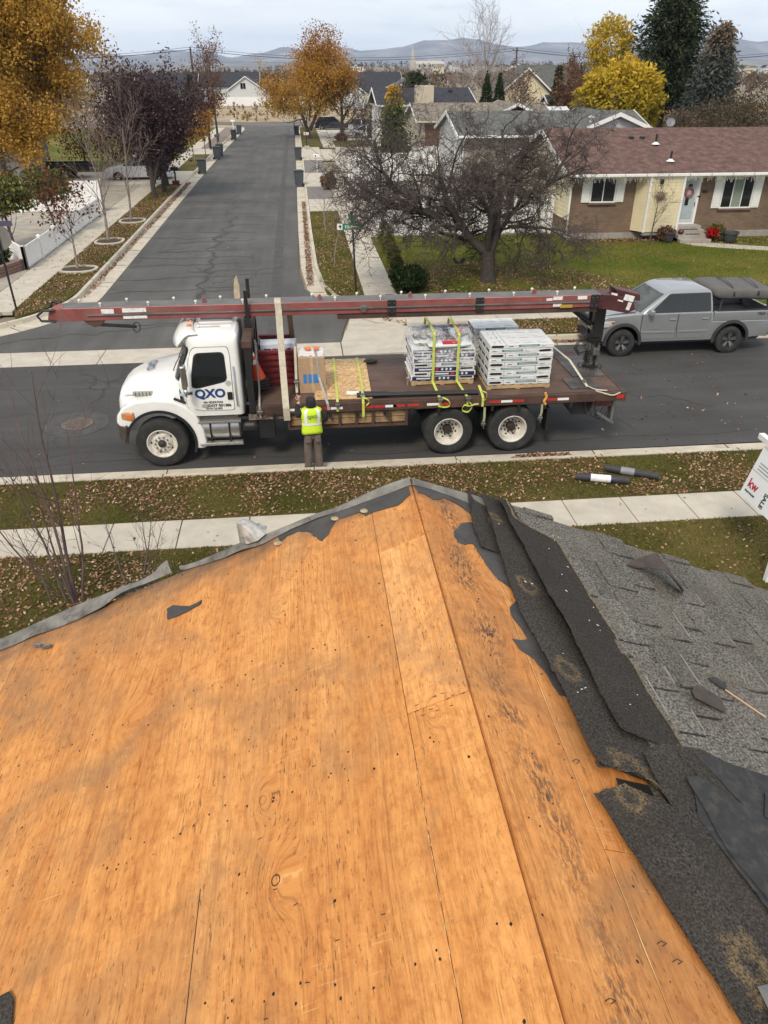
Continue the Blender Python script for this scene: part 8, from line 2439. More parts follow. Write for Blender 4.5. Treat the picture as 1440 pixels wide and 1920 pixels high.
# ---- generic bare / sparse street trees
def bare(label, name, base, h, spread, seed, bark, twig, n=(6,5,4), lev=3, r=.06, leaves=0, lm=None, lsz=.07, up=.10, fork=.35, lean=(0,0), lsp=.12, group=None, stem=.34, ang=38, ratio=.55):
 T = Tree(seed)
 S = dict(max=lev, seg=[7,5,4,3,3][:lev+1], wig=[.05,.12,.16,.2,.2][:lev+1], trop=[.03,up,up*.8,up*.5,.02][:lev+1], n=list(n)[:lev], t0=[stem,.15,.1,.1][:lev], ang=[ang,ang,40,40][:lev], ratio=[ratio,.55,.5,.5][:lev], rr=[.45,.5,.55,.55][:lev], rmin=max(.004,.00017*base[1]), sides=[7,5,3,3,3][:lev+1], limb=0, tap=.22, cone=spread)
 T.branch((0,0,-.1), (lean[0],lean[1],1), h*.82, r, 0, S)
 lv = leaf_cloud(T.tips, leaves, lsp, lsz, rs) if leaves else None
 return tree_obj(name, label, base, T, bark, twig, lv, lm, group, crown='leaves')
TW1 = mat('pale_twigs', (.235,.185,.155), .95, var=.2)
TW2 = mat('red_brown_twigs', (.115,.075,.062), .95, var=.25)
bare('young street tree with a few dark red leaves, nearest in the left strip', 'street_tree', (-9.08,32.1,GZ), 3.5, .2, 21, PALEBARK, TW2, (12,6,4), 3, .055, 1, REDL_, .085, .05, stem=.38, group='young bare street trees', ang=46, ratio=.5)
bare('pale bare street tree, second in the left strip', 'street_tree', (-9.05,37.9,GZ), 5.3, .3, 22, PALEBARK, TW1, (11,7,5), 3, .075, up=.16, stem=.22, group='young bare street trees', ang=34)
bare('pale bare street tree, third in the left strip', 'street_tree', (-9.0,43.3,GZ), 5.6, .3, 23, PALEBARK, TW1, (10,6,5), 3, .07, up=.16, stem=.22, group='young bare street trees', ang=34)
bare('thin bare sapling nearest in the right strip', 'sapling', (1.33,32.4,GZ), 2.6, .2, 24, PALEBARK, TW1, (8,4,3), 3, .035, up=.10, stem=.3, ang=45)
bare('thin bare sapling farther in the right strip', 'sapling', (1.2,39.0,GZ), 2.5, .2, 25, PALEBARK, TW1, (8,4,3), 3, .035, up=.10, stem=.3, ang=45)
bare('slim bare tree in front of the cream siding panel', 'sapling', (15.9,34.4,GZ), 2.7, .2, 26, BARK, TW2, (9,5,3), 3, .04, up=.12, stem=.3, ang=42)
bare('bare shrub tree at the right end of the brick house', 'sapling', (21.9,34.2,GZ), 2.6, .2, 27, PALEBARK, TW1, (9,5,3), 3, .045, up=.12, stem=.15, ang=45)
# ---- dark plum trees on the left
for k, (x, y, h, sd) in enumerate(((-9.0,51.6,6.6,31),(-8.85,54.3,6.7,32),(-9.1,57.4,6.9,33))):
 T = Tree(sd)
 S = dict(max=3, seg=[5,5,4,3], wig=[.10,.16,.2,.22], trop=[.05,.07,.05,.02], n=[8,8,6], t0=[.35,.12,.1], ang=[32,40,42], ratio=[.68,.52,.50], rr=[.5,.5,.55], rmin=.006, sides=[8,5,3,3], limb=1, tap=.5)
 T.branch((0,0,-.1), (-.12+.1*k,-.05,1), h*.50, .17, 0, S); T.branch((.05,0,.9), (.35,.1,1), h*.52, .11, 0, S); T.branch((-.05,0,.9), (-.45,.15,1), h*.52, .10, 0, S)
 lv = leaf_cloud(T.tips, 5, .24, .10, rs)
 tree_obj('plum_tree', ('nearest','middle','farthest')[k]+' of the three dark purple trees beside the left walk', (x,y,GZ), T, DARKBARK, mat('purple_twigs', (.050,.036,.040), .95, var=.25), lv, PURP, 'purple trees on the left')
# ---- yellow cottonwood
def lobed_crown(tips, n_per, spread, size, vlo, vhi, asp=1.3):
 def vf(b, r):
  n = np.array([mnoise.noise((p[0]*.55, p[1]*.55, p[2]*.55)) for p in b[::1]])
  return np.clip(.5 + n*.55 + r.normal(0,.16,len(b)), 0, 1)
 return leaf_cloud(tips, n_per, spread, size, rs, asp, .3, vf)
T = Tree(41)
S = dict(max=3, seg=[9,6,5,3], wig=[.04,.13,.18,.2], trop=[.03,.06,.03,0], n=[30,8,5], t0=[.09,.15,.15], ang=[58,44,42], ratio=[.34,.55,.5], rr=[.40,.5,.55], rmin=.008, sides=[10,6,4,3], limb=1, tap=.2, cone=.75)
T.branch((0,0,-.1), (.02,0,1), 13.6, .38, 0, S)
tree_obj('cottonwood_tree', 'tall golden brown cottonwood at the left edge', (-17.2,57.0,GZ), T, PALEBARK, BARK, lobed_crown(T.tips, 42, .36, .125, 0, 1), COTT)
T = Tree(42)
T.branch((0,0,-.1), (-.12,.05,1), 11.5, .30, 0, S)
tree_obj('cottonwood_tree', 'second golden cottonwood behind the first, mostly outside the left edge', (-20.6,62.5,GZ), T, PALEBARK, BARK, lobed_crown(T.tips, 20, .38, .16, 0, 1), COTT)
# ---- pears and small orange trees farther up on the left
for k, (x, y, h, sd, dn) in enumerate(((-8.85,86.5,7.4,51,3),(-8.75,94.5,7.9,52,3))):
 T = Tree(sd)
 S = dict(max=3, seg=[7,5,4,3], wig=[.04,.10,.14,.2], trop=[.05,.16,.10,.03], n=[16,7,5], t0=[.22,.15,.1], ang=[38,34,36], ratio=[.42,.5,.5], rr=[.42,.5,.55], rmin=.009, sides=[8,5,3,3], limb=0, tap=.25, cone=.5)
 T.branch((0,0,-.1), (0,0,1), h, .14, 0, S)
 tp_ = [t for t in T.tips if t[0][2] < h*.62 or sd % 2 == 0 and random.random() < .3]
 tree_obj('pear_tree', ('nearer','farther')[k]+' upright brown pear tree at the left kerb', (x,y,GZ), T, DARKBARK, TW2, leaf_cloud(tp_, 5, .22, .12, rs), PEAR, 'pear trees')
for k, (x, y, h) in enumerate(((-9.0,73.6,2.9),(-8.3,76.2,3.3))):
 T = Tree(61+k)
 S = dict(max=2, seg=[6,4,3], wig=[.04,.12,.16], trop=[.03,.12,.06], n=[14,7], t0=[.36,.1], ang=[40,38], ratio=[.40,.5], rr=[.4,.5], rmin=.006, sides=[6,4,3], limb=0, tap=.25, cone=.6)
 T.branch((0,0,-.1), (0,0,1), h, .05, 0, S)
 tree_obj('street_tree', ('left','right')[k]+' one of the two small orange trees by the left bins', (x,y,GZ), T, PALEBARK, TW1, leaf_cloud(T.tips, 8, .16, .10, rs), GOLD, 'small orange trees')
# ---- golden honey locust, dark bare tree next to it
T = Tree(71)
S = dict(max=3, seg=[6,6,5,3], wig=[.08,.14,.18,.2], trop=[.04,.05,.01,-.02], n=[7,8,6], t0=[.30,.2,.15], ang=[46,46,46], ratio=[.72,.52,.5], rr=[.5,.5,.55], rmin=.010, sides=[8,5,4,3], limb=1, tap=.4)
T.branch((0,0,-.1), (-.30,0,1), 5.2, .24, 0, S); T.branch((0,0,.9), (.34,.1,1), 5.4, .22, 0, S); T.branch((.05,0,2.2), (.05,-.2,1), 4.4, .15, 0, S)
def gv_(b, r): return np.clip(.62 - (b[:,2]-6.2)*.10 + r.normal(0,.20,len(b)), 0, 1)
tree_obj('honey_locust', 'golden orange broad tree at the right kerb far up the street', (1.6,97.5,GZ), T, BARK, TW2, leaf_cloud([t for t in T.tips if t[0][2] > 2.8], 17, .36, .135, rs, 1.4, .2, gv_), GOLD)
bare('dark bare tree beside the golden one in front of parked cars', 'bare_tree', (5.2,96.6,GZ), 6.6, .2, 72, DARKBARK, mat('dark_twigs_far', (.055,.044,.042), .95), (12,8,6), 3, .26, 2, PURP, .10, .06, stem=.22, ang=48, ratio=.72)
# ---- bare poplar, bare pale trees right of centre
bare('tall pale bare poplar right of centre behind the houses', 'bare_tree', (22.8,100,GZ), 12.4, .35, 73, PALEBARK, mat('pale_twigs_far', (.30,.26,.235), .95), (22,8,6), 3, .22, up=.10, stem=.10, ang=36, ratio=.50)
bare('broad pale bare tree at the foot of the poplar', 'bare_tree', (20.2,104,GZ), 7.4, .2, 74, PALEBARK, MATS['pale_twigs_far'], (16,8,6), 3, .2, up=.05, stem=.08, ang=50, ratio=.6)
bare('pinkish bare tree right of the cypresses', 'bare_tree', (24.8,93,GZ), 6.4, .2, 75, BARK, mat('pinkish_twigs', (.22,.14,.125), .95), (15,8,6), 3, .14, 1, RUSS, .12, .08, stem=.1, ang=40, ratio=.55)
bare('rust leaved bare tree before the olive roofed house', 'bare_tree', (29.8,88,GZ), 7.2, .2, 76, BARK, mat('rust_twigs', (.19,.12,.09), .95), (15,8,6), 3, .15, 3, RUSS, .12, .10, stem=.1, ang=36, ratio=.5)
bare('brown bare tree beside the rust leaved one', 'bare_tree', (26.6,84,GZ), 5.6, .2, 77, BARK, MATS['rust_twigs'], (13,8,6), 3, .12, 3, RUSS, .12, .10, stem=.1, ang=38, ratio=.5)
bare('bare tree in the yard behind the white fence by the grey roof', 'bare_tree', (8.3,47.5,GZ), 4.4, .2, 78, DARKBARK, MATS['dark_twigs'], (12,7,5), 3, .10, up=.05, stem=.12, ang=46, ratio=.62)
bare('bare tree behind the corner fence left of the big tree', 'bare_tree', (5.2,52,GZ), 4.0, .2, 79, DARKBARK, MATS['dark_twigs'], (11,7,5), 3, .09, up=.05, stem=.12, ang=46, ratio=.6)

# ---- conifers: whorled sprays of needle quads
def conifer(name, label, base, h, rad, seed, m, bark, whorls, sprays, npl, size, droop=.25, tip=None, start=.10, irr=.2, powr=1.0, group=None):
 r_ = random.Random(seed); T = Tree(seed)
 zz = np.linspace(-.1, h*.98, 8)
 T.limbs.append((np.array([(0,0,z) for z in zz]), np.array([max(.01, rad*.085*(1-z/h)+.02) for z in zz]), 8))
 pts, dirs = [], []
 for k in range(whorls):
  t = start+(1-start)*(k/whorls)
  z = h*t
  R0 = rad*(1-t)**powr + .06*rad
  for s_ in range(sprays):
   a = 2*math.pi*(s_+r_.random())/sprays
   L = R0*r_.uniform(1-irr*1.6, 1+irr)
   n = 6; P = []
   for i in range(n):
    u = i/(n-1)
    P.append((L*u*math.cos(a), L*u*math.sin(a), z + r_.uniform(-.05,.05)*h*.1 - droop*L*u*u + .16*L*u))
   T.limbs.append((np.array(P), np.linspace(.02*rad*.6+.006, .004, n), 4))
   for i in range(1, n):
    for q in range(npl):
     u = (i+r_.random()-.5)/(n-1)
     pts.append((L*u*math.cos(a)+r_.gauss(0,.075*rad), L*u*math.sin(a)+r_.gauss(0,.075*rad), z-droop*L*u*u+.16*L*u+r_.gauss(0,.05*rad)))
     dirs.append((math.cos(a), math.sin(a), -.3))
 P = np.array(pts); D = np.array(dirs); k = len(P)
 u = D + rs.normal(0,.55,(k,3)); u /= np.linalg.norm(u,axis=1,keepdims=True)
 w = np.cross(u, rs.normal(0,1,(k,3))); w /= np.linalg.norm(w,axis=1,keepdims=True)
 sz = size*rs.uniform(.6,1.4,(k,1))
 V = np.stack([P-u*sz, P+w*sz*.30, P+u*sz, P-w*sz*.30],1).reshape(-1,3); F = np.arange(k*4).reshape(-1,4)
 v = rs.uniform(0,.62,k)
 if tip: v = np.clip(v*.9 + np.clip((P[:,2]/h-tip[0])/(1-tip[0]),0,1)*tip[1], 0, 1)
 e = empty(name, base, 0, label, 'tree', group)
 Vt, Ft = tubes(T.limbs); np_mesh('trunk', Vt, Ft, bark, e, smooth=True)
 np_mesh('crown', V, F, m, e, np.repeat(v,4))
 return e
conifer('golden_conifer', 'slim conifer with bright yellow tip behind the big bare tree', (7.2,61.5,GZ), 6.0, 1.75, 81, GTIP, BARK, 26, 9, 5, .17, .55, (.62,.95), .06, .25, .85)
conifer('pine_tree', 'tall dark pine behind the red roof on the right', (33.6,75,GZ), 13.2, 4.8, 82, PINE_, DARKBARK, 34, 10, 15, .21, .05, None, .30, .35, .62)
conifer('blue_spruce', 'grey blue weeping spruce right of the tall pine', (35.6,70,GZ), 10.2, 4.0, 83, SPRU, DARKBARK, 34, 12, 12, .20, .95, (.55,.75), .03, .30, .85)
conifer('blue_spruce', 'small blue spruce by the far driveway', (8.6,92.5,GZ), 4.3, 1.1, 84, SPRU, BARK, 16, 8, 4, .16, .3)
conifer('dark_spruce', 'dark spruce among the rust leaved trees', (28.6,91,GZ), 7.4, 1.5, 85, PINE_, DARKBARK, 22, 8, 5, .20, .3)
conifer('dark_spruce', 'dark round evergreen left of the poplar', (16.0,112,GZ), 6.6, 3.0, 86, PINE_, DARKBARK, 18, 9, 7, .26, .1, None, .06, .3, .5)
conifer('dark_spruce', 'small dark spruce far off beside the pear trees', (-17.5,150,GZ), 6.4, 2.4, 87, PINE_, DARKBARK, 16, 8, 6, .26, .3)
def dense_crown(label, name, base, h, rx, ry, n, size, m, seed, shape='egg', trunk_h=.5, bark=None, vfn=None, cat='tree', asp=1.5, inner=.35, group=None, lift=0.0):
 """Crown filled from skin to core with leaf faces on short stems."""
 r2 = np.random.default_rng(seed)
 d = r2.normal(0,1,(n,3)); d /= np.linalg.norm(d,axis=1,keepdims=True)
 rr = r2.uniform(inner,1.0,(n,1))**.5
 lump = np.array([1+.26*mnoise.noise((a[0]*2.6+seed, a[1]*2.6, a[2]*2.6))+.16*mnoise.noise((a[0]*7, a[1]*7+seed, a[2]*7)) for a in d])[:,None]
 P = d*rr*lump
 z = P[:,2]*.5+.5
 if shape == 'cone': k = np.clip(1.25-1.05*z,.08,1.1)[:,None]
 elif shape == 'column': k = np.clip(1.15-.75*z**2,.1,1)[:,None]
 else: k = np.ones((n,1))
 Q = np.concatenate([P[:,:1]*rx*k, P[:,1:2]*ry*k, (z*(h-trunk_h*h*.6)+trunk_h*h*.6+lift)[:,None]],1)
 u = d*.6 + r2.normal(0,.7,(n,3)); u /= np.linalg.norm(u,axis=1,keepdims=True)
 w = np.cross(u, r2.normal(0,1,(n,3))); w /= np.linalg.norm(w,axis=1,keepdims=True)
 sz = size*r2.uniform(.6,1.35,(n,1))
 V = np.stack([Q-u*sz*asp/2, Q+w*sz/2, Q+u*sz*asp/2, Q-w*sz/2],1).reshape(-1,3)
 v = r2.uniform(0,1,n) if vfn is None else vfn(z, r2)
 e = empty(name, base, 0, label, cat, group)
 T = Tree(seed)
 S = dict(max=1, seg=[5,4], wig=[.05,.12], trop=[.02,.05], n=[12], t0=[.2], ang=[40], ratio=[.5], rr=[.4], rmin=.008, sides=[7,4], limb=1, tap=.25)
 T.branch((0,0,-.1), (0,0,1), h*.8, max(.03, min(rx,1.4)*.06), 0, S)
 Vt, Ft = tubes(T.limbs); np_mesh('trunk' if cat == 'tree' else 'stems', Vt, Ft, bark or BARK, e, smooth=True)
 np_mesh('crown' if cat == 'tree' else 'foliage', V, np.arange(n*4).reshape(-1,4), m, e, np.repeat(v,4))
 return e
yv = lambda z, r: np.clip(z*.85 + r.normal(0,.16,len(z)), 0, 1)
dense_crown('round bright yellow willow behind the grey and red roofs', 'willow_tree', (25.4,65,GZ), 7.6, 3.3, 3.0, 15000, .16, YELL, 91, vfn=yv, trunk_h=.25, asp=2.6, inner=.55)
dense_crown('golden leaved tree left of the tall pine', 'golden_tree', (29.8,80,GZ), 11.4, 2.3, 2.2, 4200, .17, YELL, 92, vfn=lambda z, r: np.clip(.7+r.normal(0,.18,len(z)),0,1), trunk_h=.95, inner=.25)
for k, x in enumerate((20.5,21.9)):
 dense_crown(('left','right')[k]+' dark green cypress behind the tan roof', 'cypress_tree', (x,90,GZ), 6.7, .78, .78, 4200, .12, DGRN, 93+k, 'column', .05, group='two cypresses')
dense_crown('orange green bush tree beyond the blue spruce', 'shrub_tree', (41.5,82,GZ), 6.2, 1.8, 1.6, 2600, .18, OLIV, 95, trunk_h=.1)
for k, (x, y, h, rx) in enumerate(((30.2,59,5.2,2.0),(32.8,60,5.8,2.2),(35.4,61,6.2,2.4),(27.4,57,4.6,1.6))):
 dense_crown(('left','second','third','smallest')[k]+' brown hedge shrub behind the red roof at right', 'hedge_shrub', (x,y,GZ), h, rx, 1.8, 5200, .10, leafmat('brown_hedge_leaves', [(0,(.05,.040,.026)),(.6,(.11,.085,.055)),(1,(.18,.13,.08))]), 101+k, trunk_h=.05, cat='shrub', inner=.2, group='brown hedge shrubs')
# yard shrubs
dense_crown('dark green mugo bush by the right walk corner', 'shrub', (3.75,27.2,GZ), .95, .72, .62, 3800, .055, DGRN, 111, trunk_h=.02, cat='shrub', asp=2.4)
for k, (x, y, h, rx) in enumerate(((3.72,30.6,.62,.32),(3.78,32.3,.75,.34),(3.75,33.9,.85,.38),(3.85,35.9,1.0,.42))):
 dense_crown(('nearest','second','third','farthest')[k]+' small yellow green cypress shrub along the right walk', 'shrub', (x,y,GZ), h, rx, rx, 1300, .05, OLIV, 121+k, 'column', .02, cat='shrub', group='yellow green shrubs')
dense_crown('dark green round bush at the left edge behind the stop sign', 'shrub', (-12.6,33.0,GZ), .95, .75, .7, 3000, .06, DGRN, 131, trunk_h=.02, cat='shrub')
dense_crown('olive leaved small tree inside the low white fence', 'yard_tree', (-12.9,36.6,GZ), 3.1, 1.45, 1.2, 3200, .11, OLIV, 132, trunk_h=.75, inner=.1)
dense_crown('reddish olive small tree behind the low white fence', 'yard_tree', (-12.0,40.2,GZ), 3.0, 1.1, 1.0, 2200, .11, OLIV, 133, trunk_h=.75, inner=.1)
dense_crown('brown dry shrub under the sun ornament', 'shrub', (16.9,35.0,GZ), .75, .45, .35, 900, .06, RUSS, 134, trunk_h=.02, cat='shrub')
dense_crown('brown green shrub right of the front steps', 'shrub', (19.3,34.95,GZ), .80, .48, .4, 1000, .06, OLIV, 135, trunk_h=.02, cat='shrub')
dense_crown('bright red flowering plant beside the front steps', 'shrub', (19.05,34.75,.30), .5, .28, .25, 500, .07, leafmat('red_flowers', [(0,(.30,.01,.01)),(1,(.50,.02,.02))]), 136, trunk_h=.02, cat='plant')
dense_crown('rust brown low shrub by the dark bare tree', 'shrub', (5.0,93.2,GZ), .9, .8, .7, 800, .10, REDL_, 137, trunk_h=.02, cat='shrub')
dense_crown('golden ornamental grass clump by the right gravel strip', 'shrub', (2.0,54.5,GZ), 1.0, .5, .5, 600, .12, RUSS, 138, trunk_h=.02, cat='shrub', asp=3)
for k, (x, y, h, rx) in enumerate(((-12.2,67.5,3.2,1.5),(-14.8,69,3.6,1.7),(-18,72,4.0,2.0),(-11.9,83,2.6,1.3))):
 dense_crown(('first','second','third','farthest')[k]+' dark red shrub behind the left driveway', 'shrub', (x,y,GZ), h, rx, rx, 2200, .11, REDL_, 141+k, trunk_h=.05, cat='shrub', inner=.15, group='dark red shrubs')
# foreground bare shrub below the roof edge
T = Tree(151)
S = dict(max=2, seg=[8,5,3], wig=[.05,.09,.12], trop=[.04,.10,.04], n=[7,3], t0=[.25,.2], ang=[30,34], ratio=[.42,.45], rr=[.42,.5], rmin=.0035, sides=[6,4,3], limb=0, tap=.2, cone=.3)
for x, y, dx, L, r in ((0,0,.10,3.9,.030),(-.06,.05,-.03,3.7,.026),(.08,0,.22,2.9,.022),(-.12,0,-.30,3.0,.022),(.02,-.1,-.12,2.6,.02),(-.2,.1,-.5,2.4,.018)):
 T.branch((x,y,-.1), (dx,.02,1), L, r, 0, S)
tree_obj('bare_shrub', 'tall bare reddish shrub between the roof edge and the sidewalk', (-3.72,9.55,GZ), T, mat('reddish_stems', (.12,.085,.075), .9, var=.25), mat('reddish_twigs', (.13,.070,.066), .9, var=.25))
T = Tree(152)
S['n'] = [5,3]
for x, dx, L, r in ((0,.12,1.6,.018),(-.08,-.22,1.5,.016),(.1,.35,1.5,.016),(.18,.1,1.7,.015),(-.9,-.3,1.5,.016),(-1.0,.1,1.4,.016),(-1.3,-.1,1.6,.016)):
 T.branch((x,0,-.1), (dx,.0,1), L, r, 0, S)
tree_obj('bare_shrub', 'lower bare shrub right of the tall reddish one', (-2.75,9.5,GZ), T, MATS['reddish_stems'], MATS['reddish_twigs'])

# ---- woods and brush far away: a mass nobody could count
def mass(name, label, n, fn, hfn, m, seed, leafn=26, size=.9):
 r2 = np.random.default_rng(seed); Vs, vs = [], []
 for k in range(n):
  x, y, z = fn(r2); h = hfn(r2); rx = h*r2.uniform(.22,.42)
  q = r2.normal(0,1,(leafn,3)); q /= np.linalg.norm(q,axis=1,keepdims=True); q *= r2.uniform(.3,1,(leafn,1))**.5
  P = np.array([x,y,z]) + q*np.array([rx,rx,h*.5]) + np.array([0,0,h*.5])
  u = r2.normal(0,1,(leafn,3)); u[:,2] += .8; u /= np.linalg.norm(u,axis=1,keepdims=True)
  w = np.cross(u, r2.normal(0,1,(leafn,3))); w /= np.linalg.norm(w,axis=1,keepdims=True)
  sz = size*h*.10*r2.uniform(.6,1.4,(leafn,1))
  Vs.append(np.stack([P-u*sz*1.6, P+w*sz*.6, P+u*sz*1.6, P-w*sz*.6],1).reshape(-1,3)); vs.append(np.repeat(np.clip(r2.uniform(0,1)*.7+r2.uniform(0,.3,leafn),0,1),4))
 V = np.concatenate(Vs)
 return tag(np_mesh(name, V, np.arange(len(V)).reshape(-1,4), m, None, np.concatenate(vs)), label, None, None, 'stuff')
WOODM = leafmat('far_woods', [(0,(.060,.042,.032)),(.35,(.12,.075,.052)),(.6,(.15,.095,.06)),(.8,(.085,.075,.05)),(.9,(.05,.055,.035)),(1,(.22,.15,.05))], trans=0)
mass('far_woods', 'brown bare woods beyond the far houses', 1500, lambda r: (r.uniform(-160,330), r.uniform(225,640), 0), lambda r: r.uniform(3.2,7.2), WOODM, 5)
mass('far_woods_rise', 'bare trees scattered over the far rise', 900, lambda r: (lambda x, y: (x, y, max(0, 11*(.5+.5*math.cos(math.pi*min(1, math.hypot((x-210)/520,(y-980)/320))))-1)))(r.uniform(-200,620), r.uniform(660,1000)), lambda r: r.uniform(3,7.5), WOODM, 6)
mass('field_brush', 'dry golden and rust brush on the far field', 900, lambda r: (r.uniform(-70,90), 133+57*r.uniform(0,1)**1.0, .05), lambda r: r.uniform(.25,.9)*(1.5 if r.random() < .2 else 1), leafmat('dry_brush', [(0,(.14,.065,.03)),(.4,(.25,.14,.06)),(.7,(.36,.26,.12)),(1,(.45,.35,.19))], trans=0), 7, 14, 2.2)
mass('yard_brush', 'brown weeds and low shrubs behind the right houses', 220, lambda r: (r.uniform(22,60), r.uniform(84,125), 0), lambda r: r.uniform(1.5,4.5), WOODM, 8, 60, .6)

# ================================================================== grass blades and fallen leaves
BLADE = leafmat('grass_blades', [(0,(.060,.072,.014)),(.45,(.115,.125,.024)),(.75,(.20,.175,.045)),(1,(.36,.28,.12))], trans=.2)
LITTER = leafmat('fallen_leaves', [(0,(.08,.042,.026)),(.3,(.19,.095,.052)),(.6,(.33,.18,.105)),(.85,(.47,.30,.19)),(1,(.60,.47,.35))], trans=.1)
def inside(poly, x, y):
 n = len(poly); r = np.zeros(len(x), bool); j = n-1
 for i in range(n):
  xi, yi = poly[i]; xj, yj = poly[j]
  c = ((yi > y) != (yj > y)) & (x < (xj-xi)*(y-yi)/((yj-yi) if yj != yi else 1e-9)+xi)
  r ^= c; j = i
 return r
def scatter(poly, n, r):
 xs_ = [p[0] for p in poly]; ys_ = [p[1] for p in poly]
 x = r.uniform(min(xs_), max(xs_), n); y = r.uniform(min(ys_), max(ys_), n)
 k = inside(poly, x, y)
 return x[k], y[k]
def pn(x, y, s, o=0.0):
 return np.array([mnoise.noise((a*s+o, b_*s, o)) for a, b_ in zip(x, y)])
LBLADE = leafmat('lawn_blades', [(0,(.060,.098,.010)),(.45,(.12,.145,.017)),(.75,(.21,.19,.032)),(1,(.36,.27,.09))], trans=.2)
def blades(name, label, areas, h, w, seed, z=GZ, m=None):
 r = np.random.default_rng(seed); X, Y_ = [], []
 for poly, n in areas:
  a, c = scatter(poly, n, r); X.append(a); Y_.append(c)
 x = np.concatenate(X); y = np.concatenate(Y_); n = len(x)
 a = r.uniform(0, 2*np.pi, n); hh = h*r.uniform(.5,1.4,n); ww = w*r.uniform(.6,1.3,n)
 lx, ly = r.normal(0,.55,n)*hh, r.normal(0,.55,n)*hh
 b0 = np.stack([x-np.cos(a)*ww, y-np.sin(a)*ww, np.full(n,z-.003)],1); b1 = np.stack([x+np.cos(a)*ww, y+np.sin(a)*ww, np.full(n,z-.003)],1)
 t = np.stack([x+lx, y+ly, z+hh],1)
 V = np.stack([b0,b1,t],1).reshape(-1,3)
 v = np.clip(.38 + .55*pn(x,y,.7,seed) + r.normal(0,.2,n), 0, 1)
 return tag(np_mesh(name, V, np.arange(n*3).reshape(-1,3), m or BLADE, None, np.repeat(v,3)), label, None, None, 'stuff')
def litter(name, label, areas, size, seed, z=GZ, clump=.8, thr=-.1):
 r = np.random.default_rng(seed); X, Y_ = [], []
 for poly, n in areas:
  a, c = scatter(poly, n, r)
  k = pn(a, c, clump, seed)+r.normal(0,.22,len(a)) > thr
  X.append(a[k]); Y_.append(c[k])
 x = np.concatenate(X); y = np.concatenate(Y_); n = len(x)
 a = r.uniform(0, 2*np.pi, n); s = size*r.uniform(.5,1.3,n)
 zz = z + r.uniform(.006,.035,n)
 u = np.stack([np.cos(a), np.sin(a), r.normal(0,.35,n)],1); w = np.stack([-np.sin(a), np.cos(a), r.normal(0,.35,n)],1)
 c = np.stack([x,y,zz],1); S_ = s[:,None]
 V = np.stack([c-u*S_*.62, c+w*S_*.38+u*S_*.05, c+u*S_*.62+np.array([0,0,1])*S_*.15, c-w*S_*.38],1).reshape(-1,3)
 v = np.clip(r.uniform(0,1,n)**1.5, 0, 1)
 return tag(np_mesh(name, V, np.arange(n*4).reshape(-1,4), LITTER, None, np.repeat(v,4)), label, None, None, 'stuff')
NS = [(-8,11.78),(11,11.78),(11,13.42),(-8,13.47)]
NLl = [(-7,8.4),(0.5,8.4),(0.5,10.83),(-7,10.83)]; NLr = [(3,7.4),(9.5,7.4),(9.5,10.83),(3,10.83)]
LS = [(-9.74,26.2),(-9.4,25.3),(-8.4,27.2),(-8.2,29.5),(-8.2,58),(-9.74,58)]; RS = [(.62,29.2),(.85,27.6),(1.35,26.4),(2.08,25.6),(2.08,45.4),(.56,45.4)]
FS = [(5.7,22.3),(6.6,21.8),(18,21.9),(18,23.35),(5.5,23.35)]; CL = [(3.35,24.3),(26,24.3),(26,35.2),(12.3,35.8),(12.3,37.6),(3.35,37.6)]
blades('grass', 'short grass of the near strip and front lawn', [(NS,90000),(NLl,52000),(NLr,60000)], .045, .004, 1)
blades('grass_beyond', 'grass of the side strips and corner lawn', [(LS,26000),(RS,22000),(FS,20000),(CL,110000)], .055, .008, 2, m=LBLADE)
litter('leaf_litter', 'brown fallen leaves on the near strip and lawn', [(NS,23000),(NLl,12000),(NLr,2400)], .046, 3, thr=-.04)
litter('leaf_litter_beyond', 'fallen leaves on the street strips and under the bare tree', [(LS,24000),(RS,7500),(FS,15000)], .055, 4, thr=-.3)
litter('lawn_leaves', 'fallen leaves under the big bare tree', [([(3.35,24.3),(13,24.3),(12,28),(10,31.5),(3.35,31.5)],20000),(CL,2000)], .06, 5, thr=-.1)
g0 = [(-8.15,31),(-7.85,31),(-7.75,60),(-8.12,60)]
litter('gutter_leaves', 'leaves gathered in the gutters', [(g0,4200),([(-9.6,24.9),(-8.2,27.2),(-8.05,31),(-7.75,31),(-7.9,27.2),(-9.4,24.55)],2600),([(.1,29),(.36,29),(.34,50),(.12,50)],2200),([(-7,13.64),(10,13.60),(10,13.78),(-7,13.82)],520),([(4.0,13.62),(5.6,13.62),(5.4,13.95),(4.3,13.95)],700),([(2.4,24.2),(3.5,23.6),(5.2,23.1),(5.2,23.3),(3.6,24.0),(2.6,24.7)],900),([(5.8,21.3),(18,21.3),(18,21.52),(5.9,21.52)],1500)], .07, 6, z=.008, thr=-.6)
litter('road_specks', 'scattered pale leaves on the asphalt', [([(-9,14.2),(12,14.2),(12,20.7),(-9,20.7)],150),([(6.5,14.2),(12,14.2),(12,20.9),(6.5,20.9)],130),([(-7,23),(-.5,23),(-.5,50),(-7,50)],60)], .055, 7, z=.0, thr=-2)
litter('walk_leaves', 'a few leaves on the sidewalks and shingles', [([(-7,10.9),(9,10.9),(9,11.7),(-7,11.7)],34),([(-11,26),(-9.8,26),(-9.8,50),(-11,50)],220),([(2.1,25),(3.3,25),(3.3,45),(2.1,45)],120)], .055, 8, z=GZ+.004, thr=-2)
litter('bed_leaves', 'dry leaves in the bed before the brick house', [([(12.6,35.2),(17.3,35.0),(17.3,35.9),(12.6,35.9)],1600),([(19,34.3),(26,33.9),(26,35.8),(19,35.6)],1200)], .08, 9, thr=-.8)
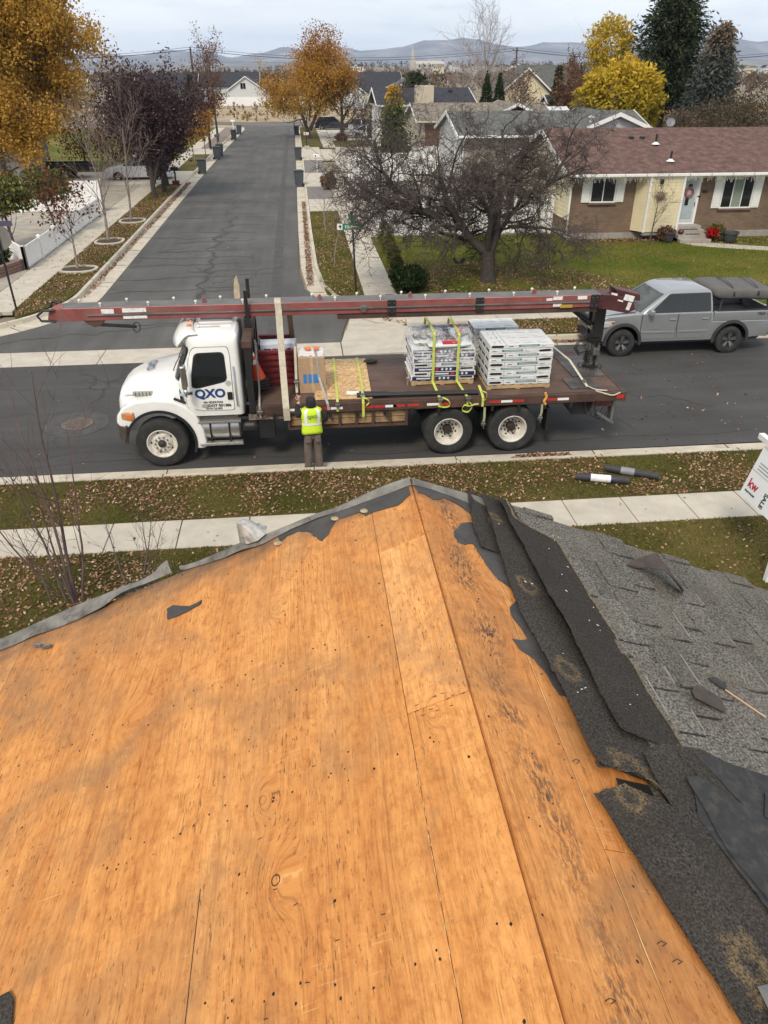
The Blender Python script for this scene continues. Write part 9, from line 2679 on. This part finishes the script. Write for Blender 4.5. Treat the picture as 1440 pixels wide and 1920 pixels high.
# ================================================================== the mountains on the horizon
def range_(name, dist, prof, depth, seed, m, base=-5.0, na=220, nd=22):
 """prof: (azimuth degrees from +Y clockwise, crest height m)."""
 az = np.linspace(prof[0][0], prof[-1][0], na); b = MB()
 pa = [p[0] for p in prof]; ph = [p[1] for p in prof]
 def fn(i, j):
  a = R(az[i]); t = j/(nd-1)
  d = dist + depth*t
  crest = .70*float(np.interp(az[i], pa, ph))
  k = math.sin(min(1, t/.62)*math.pi/2)**1.2 if t < .62 else math.cos((t-.62)/.38*math.pi/2)
  x, y = d*math.sin(a), d*math.cos(a)
  rg = mnoise.fractal((x/900.0+seed, y/900.0, 0), 1.0, 2.1, 5)
  g = abs(mnoise.noise((x/420.0, y/1500.0, seed)))
  h = crest*k*(1-.26*g*math.sin(min(1,t/.62)*math.pi)) + rg*crest*.13*k
  return (x, y, base + h)
 b.grid(fn, na, nd)
 return tag(b.build(name, m, smooth='all'), kind='structure')
def hill_mat(name, c1, c2, c3):
 m, nt, n, l, b = _nodes(name)
 p = _pos(nt, (1,1,2.2))
 f = _noise(nt, p, .0028, 8, .62, .5)
 c = _ramp(nt, f, [(.32, c1), (.5, c2), (.66, c3)])
 l.new(c, b.inputs['Base Color']); b.inputs['Roughness'].default_value = 1.0; b.inputs['Specular IOR Level'].default_value = 0
 return m
HM = hill_mat('far_mountain', (.075,.068,.072), (.12,.105,.105), (.26,.24,.23))
rg = range_('mountains', 7600, [(-32,150),(-26,130),(-21,105),(-17.5,60),(-14.8,170),(-13.0,215),(-11.5,205),(-9.6,190),(-8.0,265),(-6.9,240),(-5.4,235),(-4,170),(-1.8,235),(-.6,310),(.6,270),(2.0,275),(3.2,300),(4.4,250),(5.6,270),(7.2,310),(8.6,395),(9.8,385),(11.0,425),(12.4,390),(13.6,340),(14.6,300),(16.2,345),(18,330),(20.2,310),(22,330),(23.6,355),(25.2,430),(26.2,470),(27.4,400),(29,330),(31.5,370),(33.5,360),(35,345),(38,300),(44,250)], 2600, 3.3, HM)
hill('foothills', -500, 5200, 2600, 1100, 46, hill_mat('foothill', (.10,.09,.085), (.15,.135,.12), (.22,.20,.18)))
hill('foothills_right', 2400, 5000, 2200, 900, 62, bpy.data.materials['foothill'])
# ================================================================== the air
hz = MB(); hz.bb(-13000, 13000, -3200, 13000, -12.0, 420)
hzo = hz.build('haze', [], None)
hm = bpy.data.materials.new('pale_air'); hm.use_nodes = True
nt = hm.node_tree; nt.nodes.clear()
ho = nt.nodes.new('ShaderNodeOutputMaterial'); hv = nt.nodes.new('ShaderNodeVolumePrincipled')
hv.inputs['Color'].default_value = (.62,.77,1.0,1)
hv.inputs['Density'].default_value = 0.00008
hv.inputs['Anisotropy'].default_value = 0.0
nt.links.new(hv.outputs[0], ho.inputs['Volume'])
hzo.data.materials.append(hm)
tag(hzo, kind='stuff')
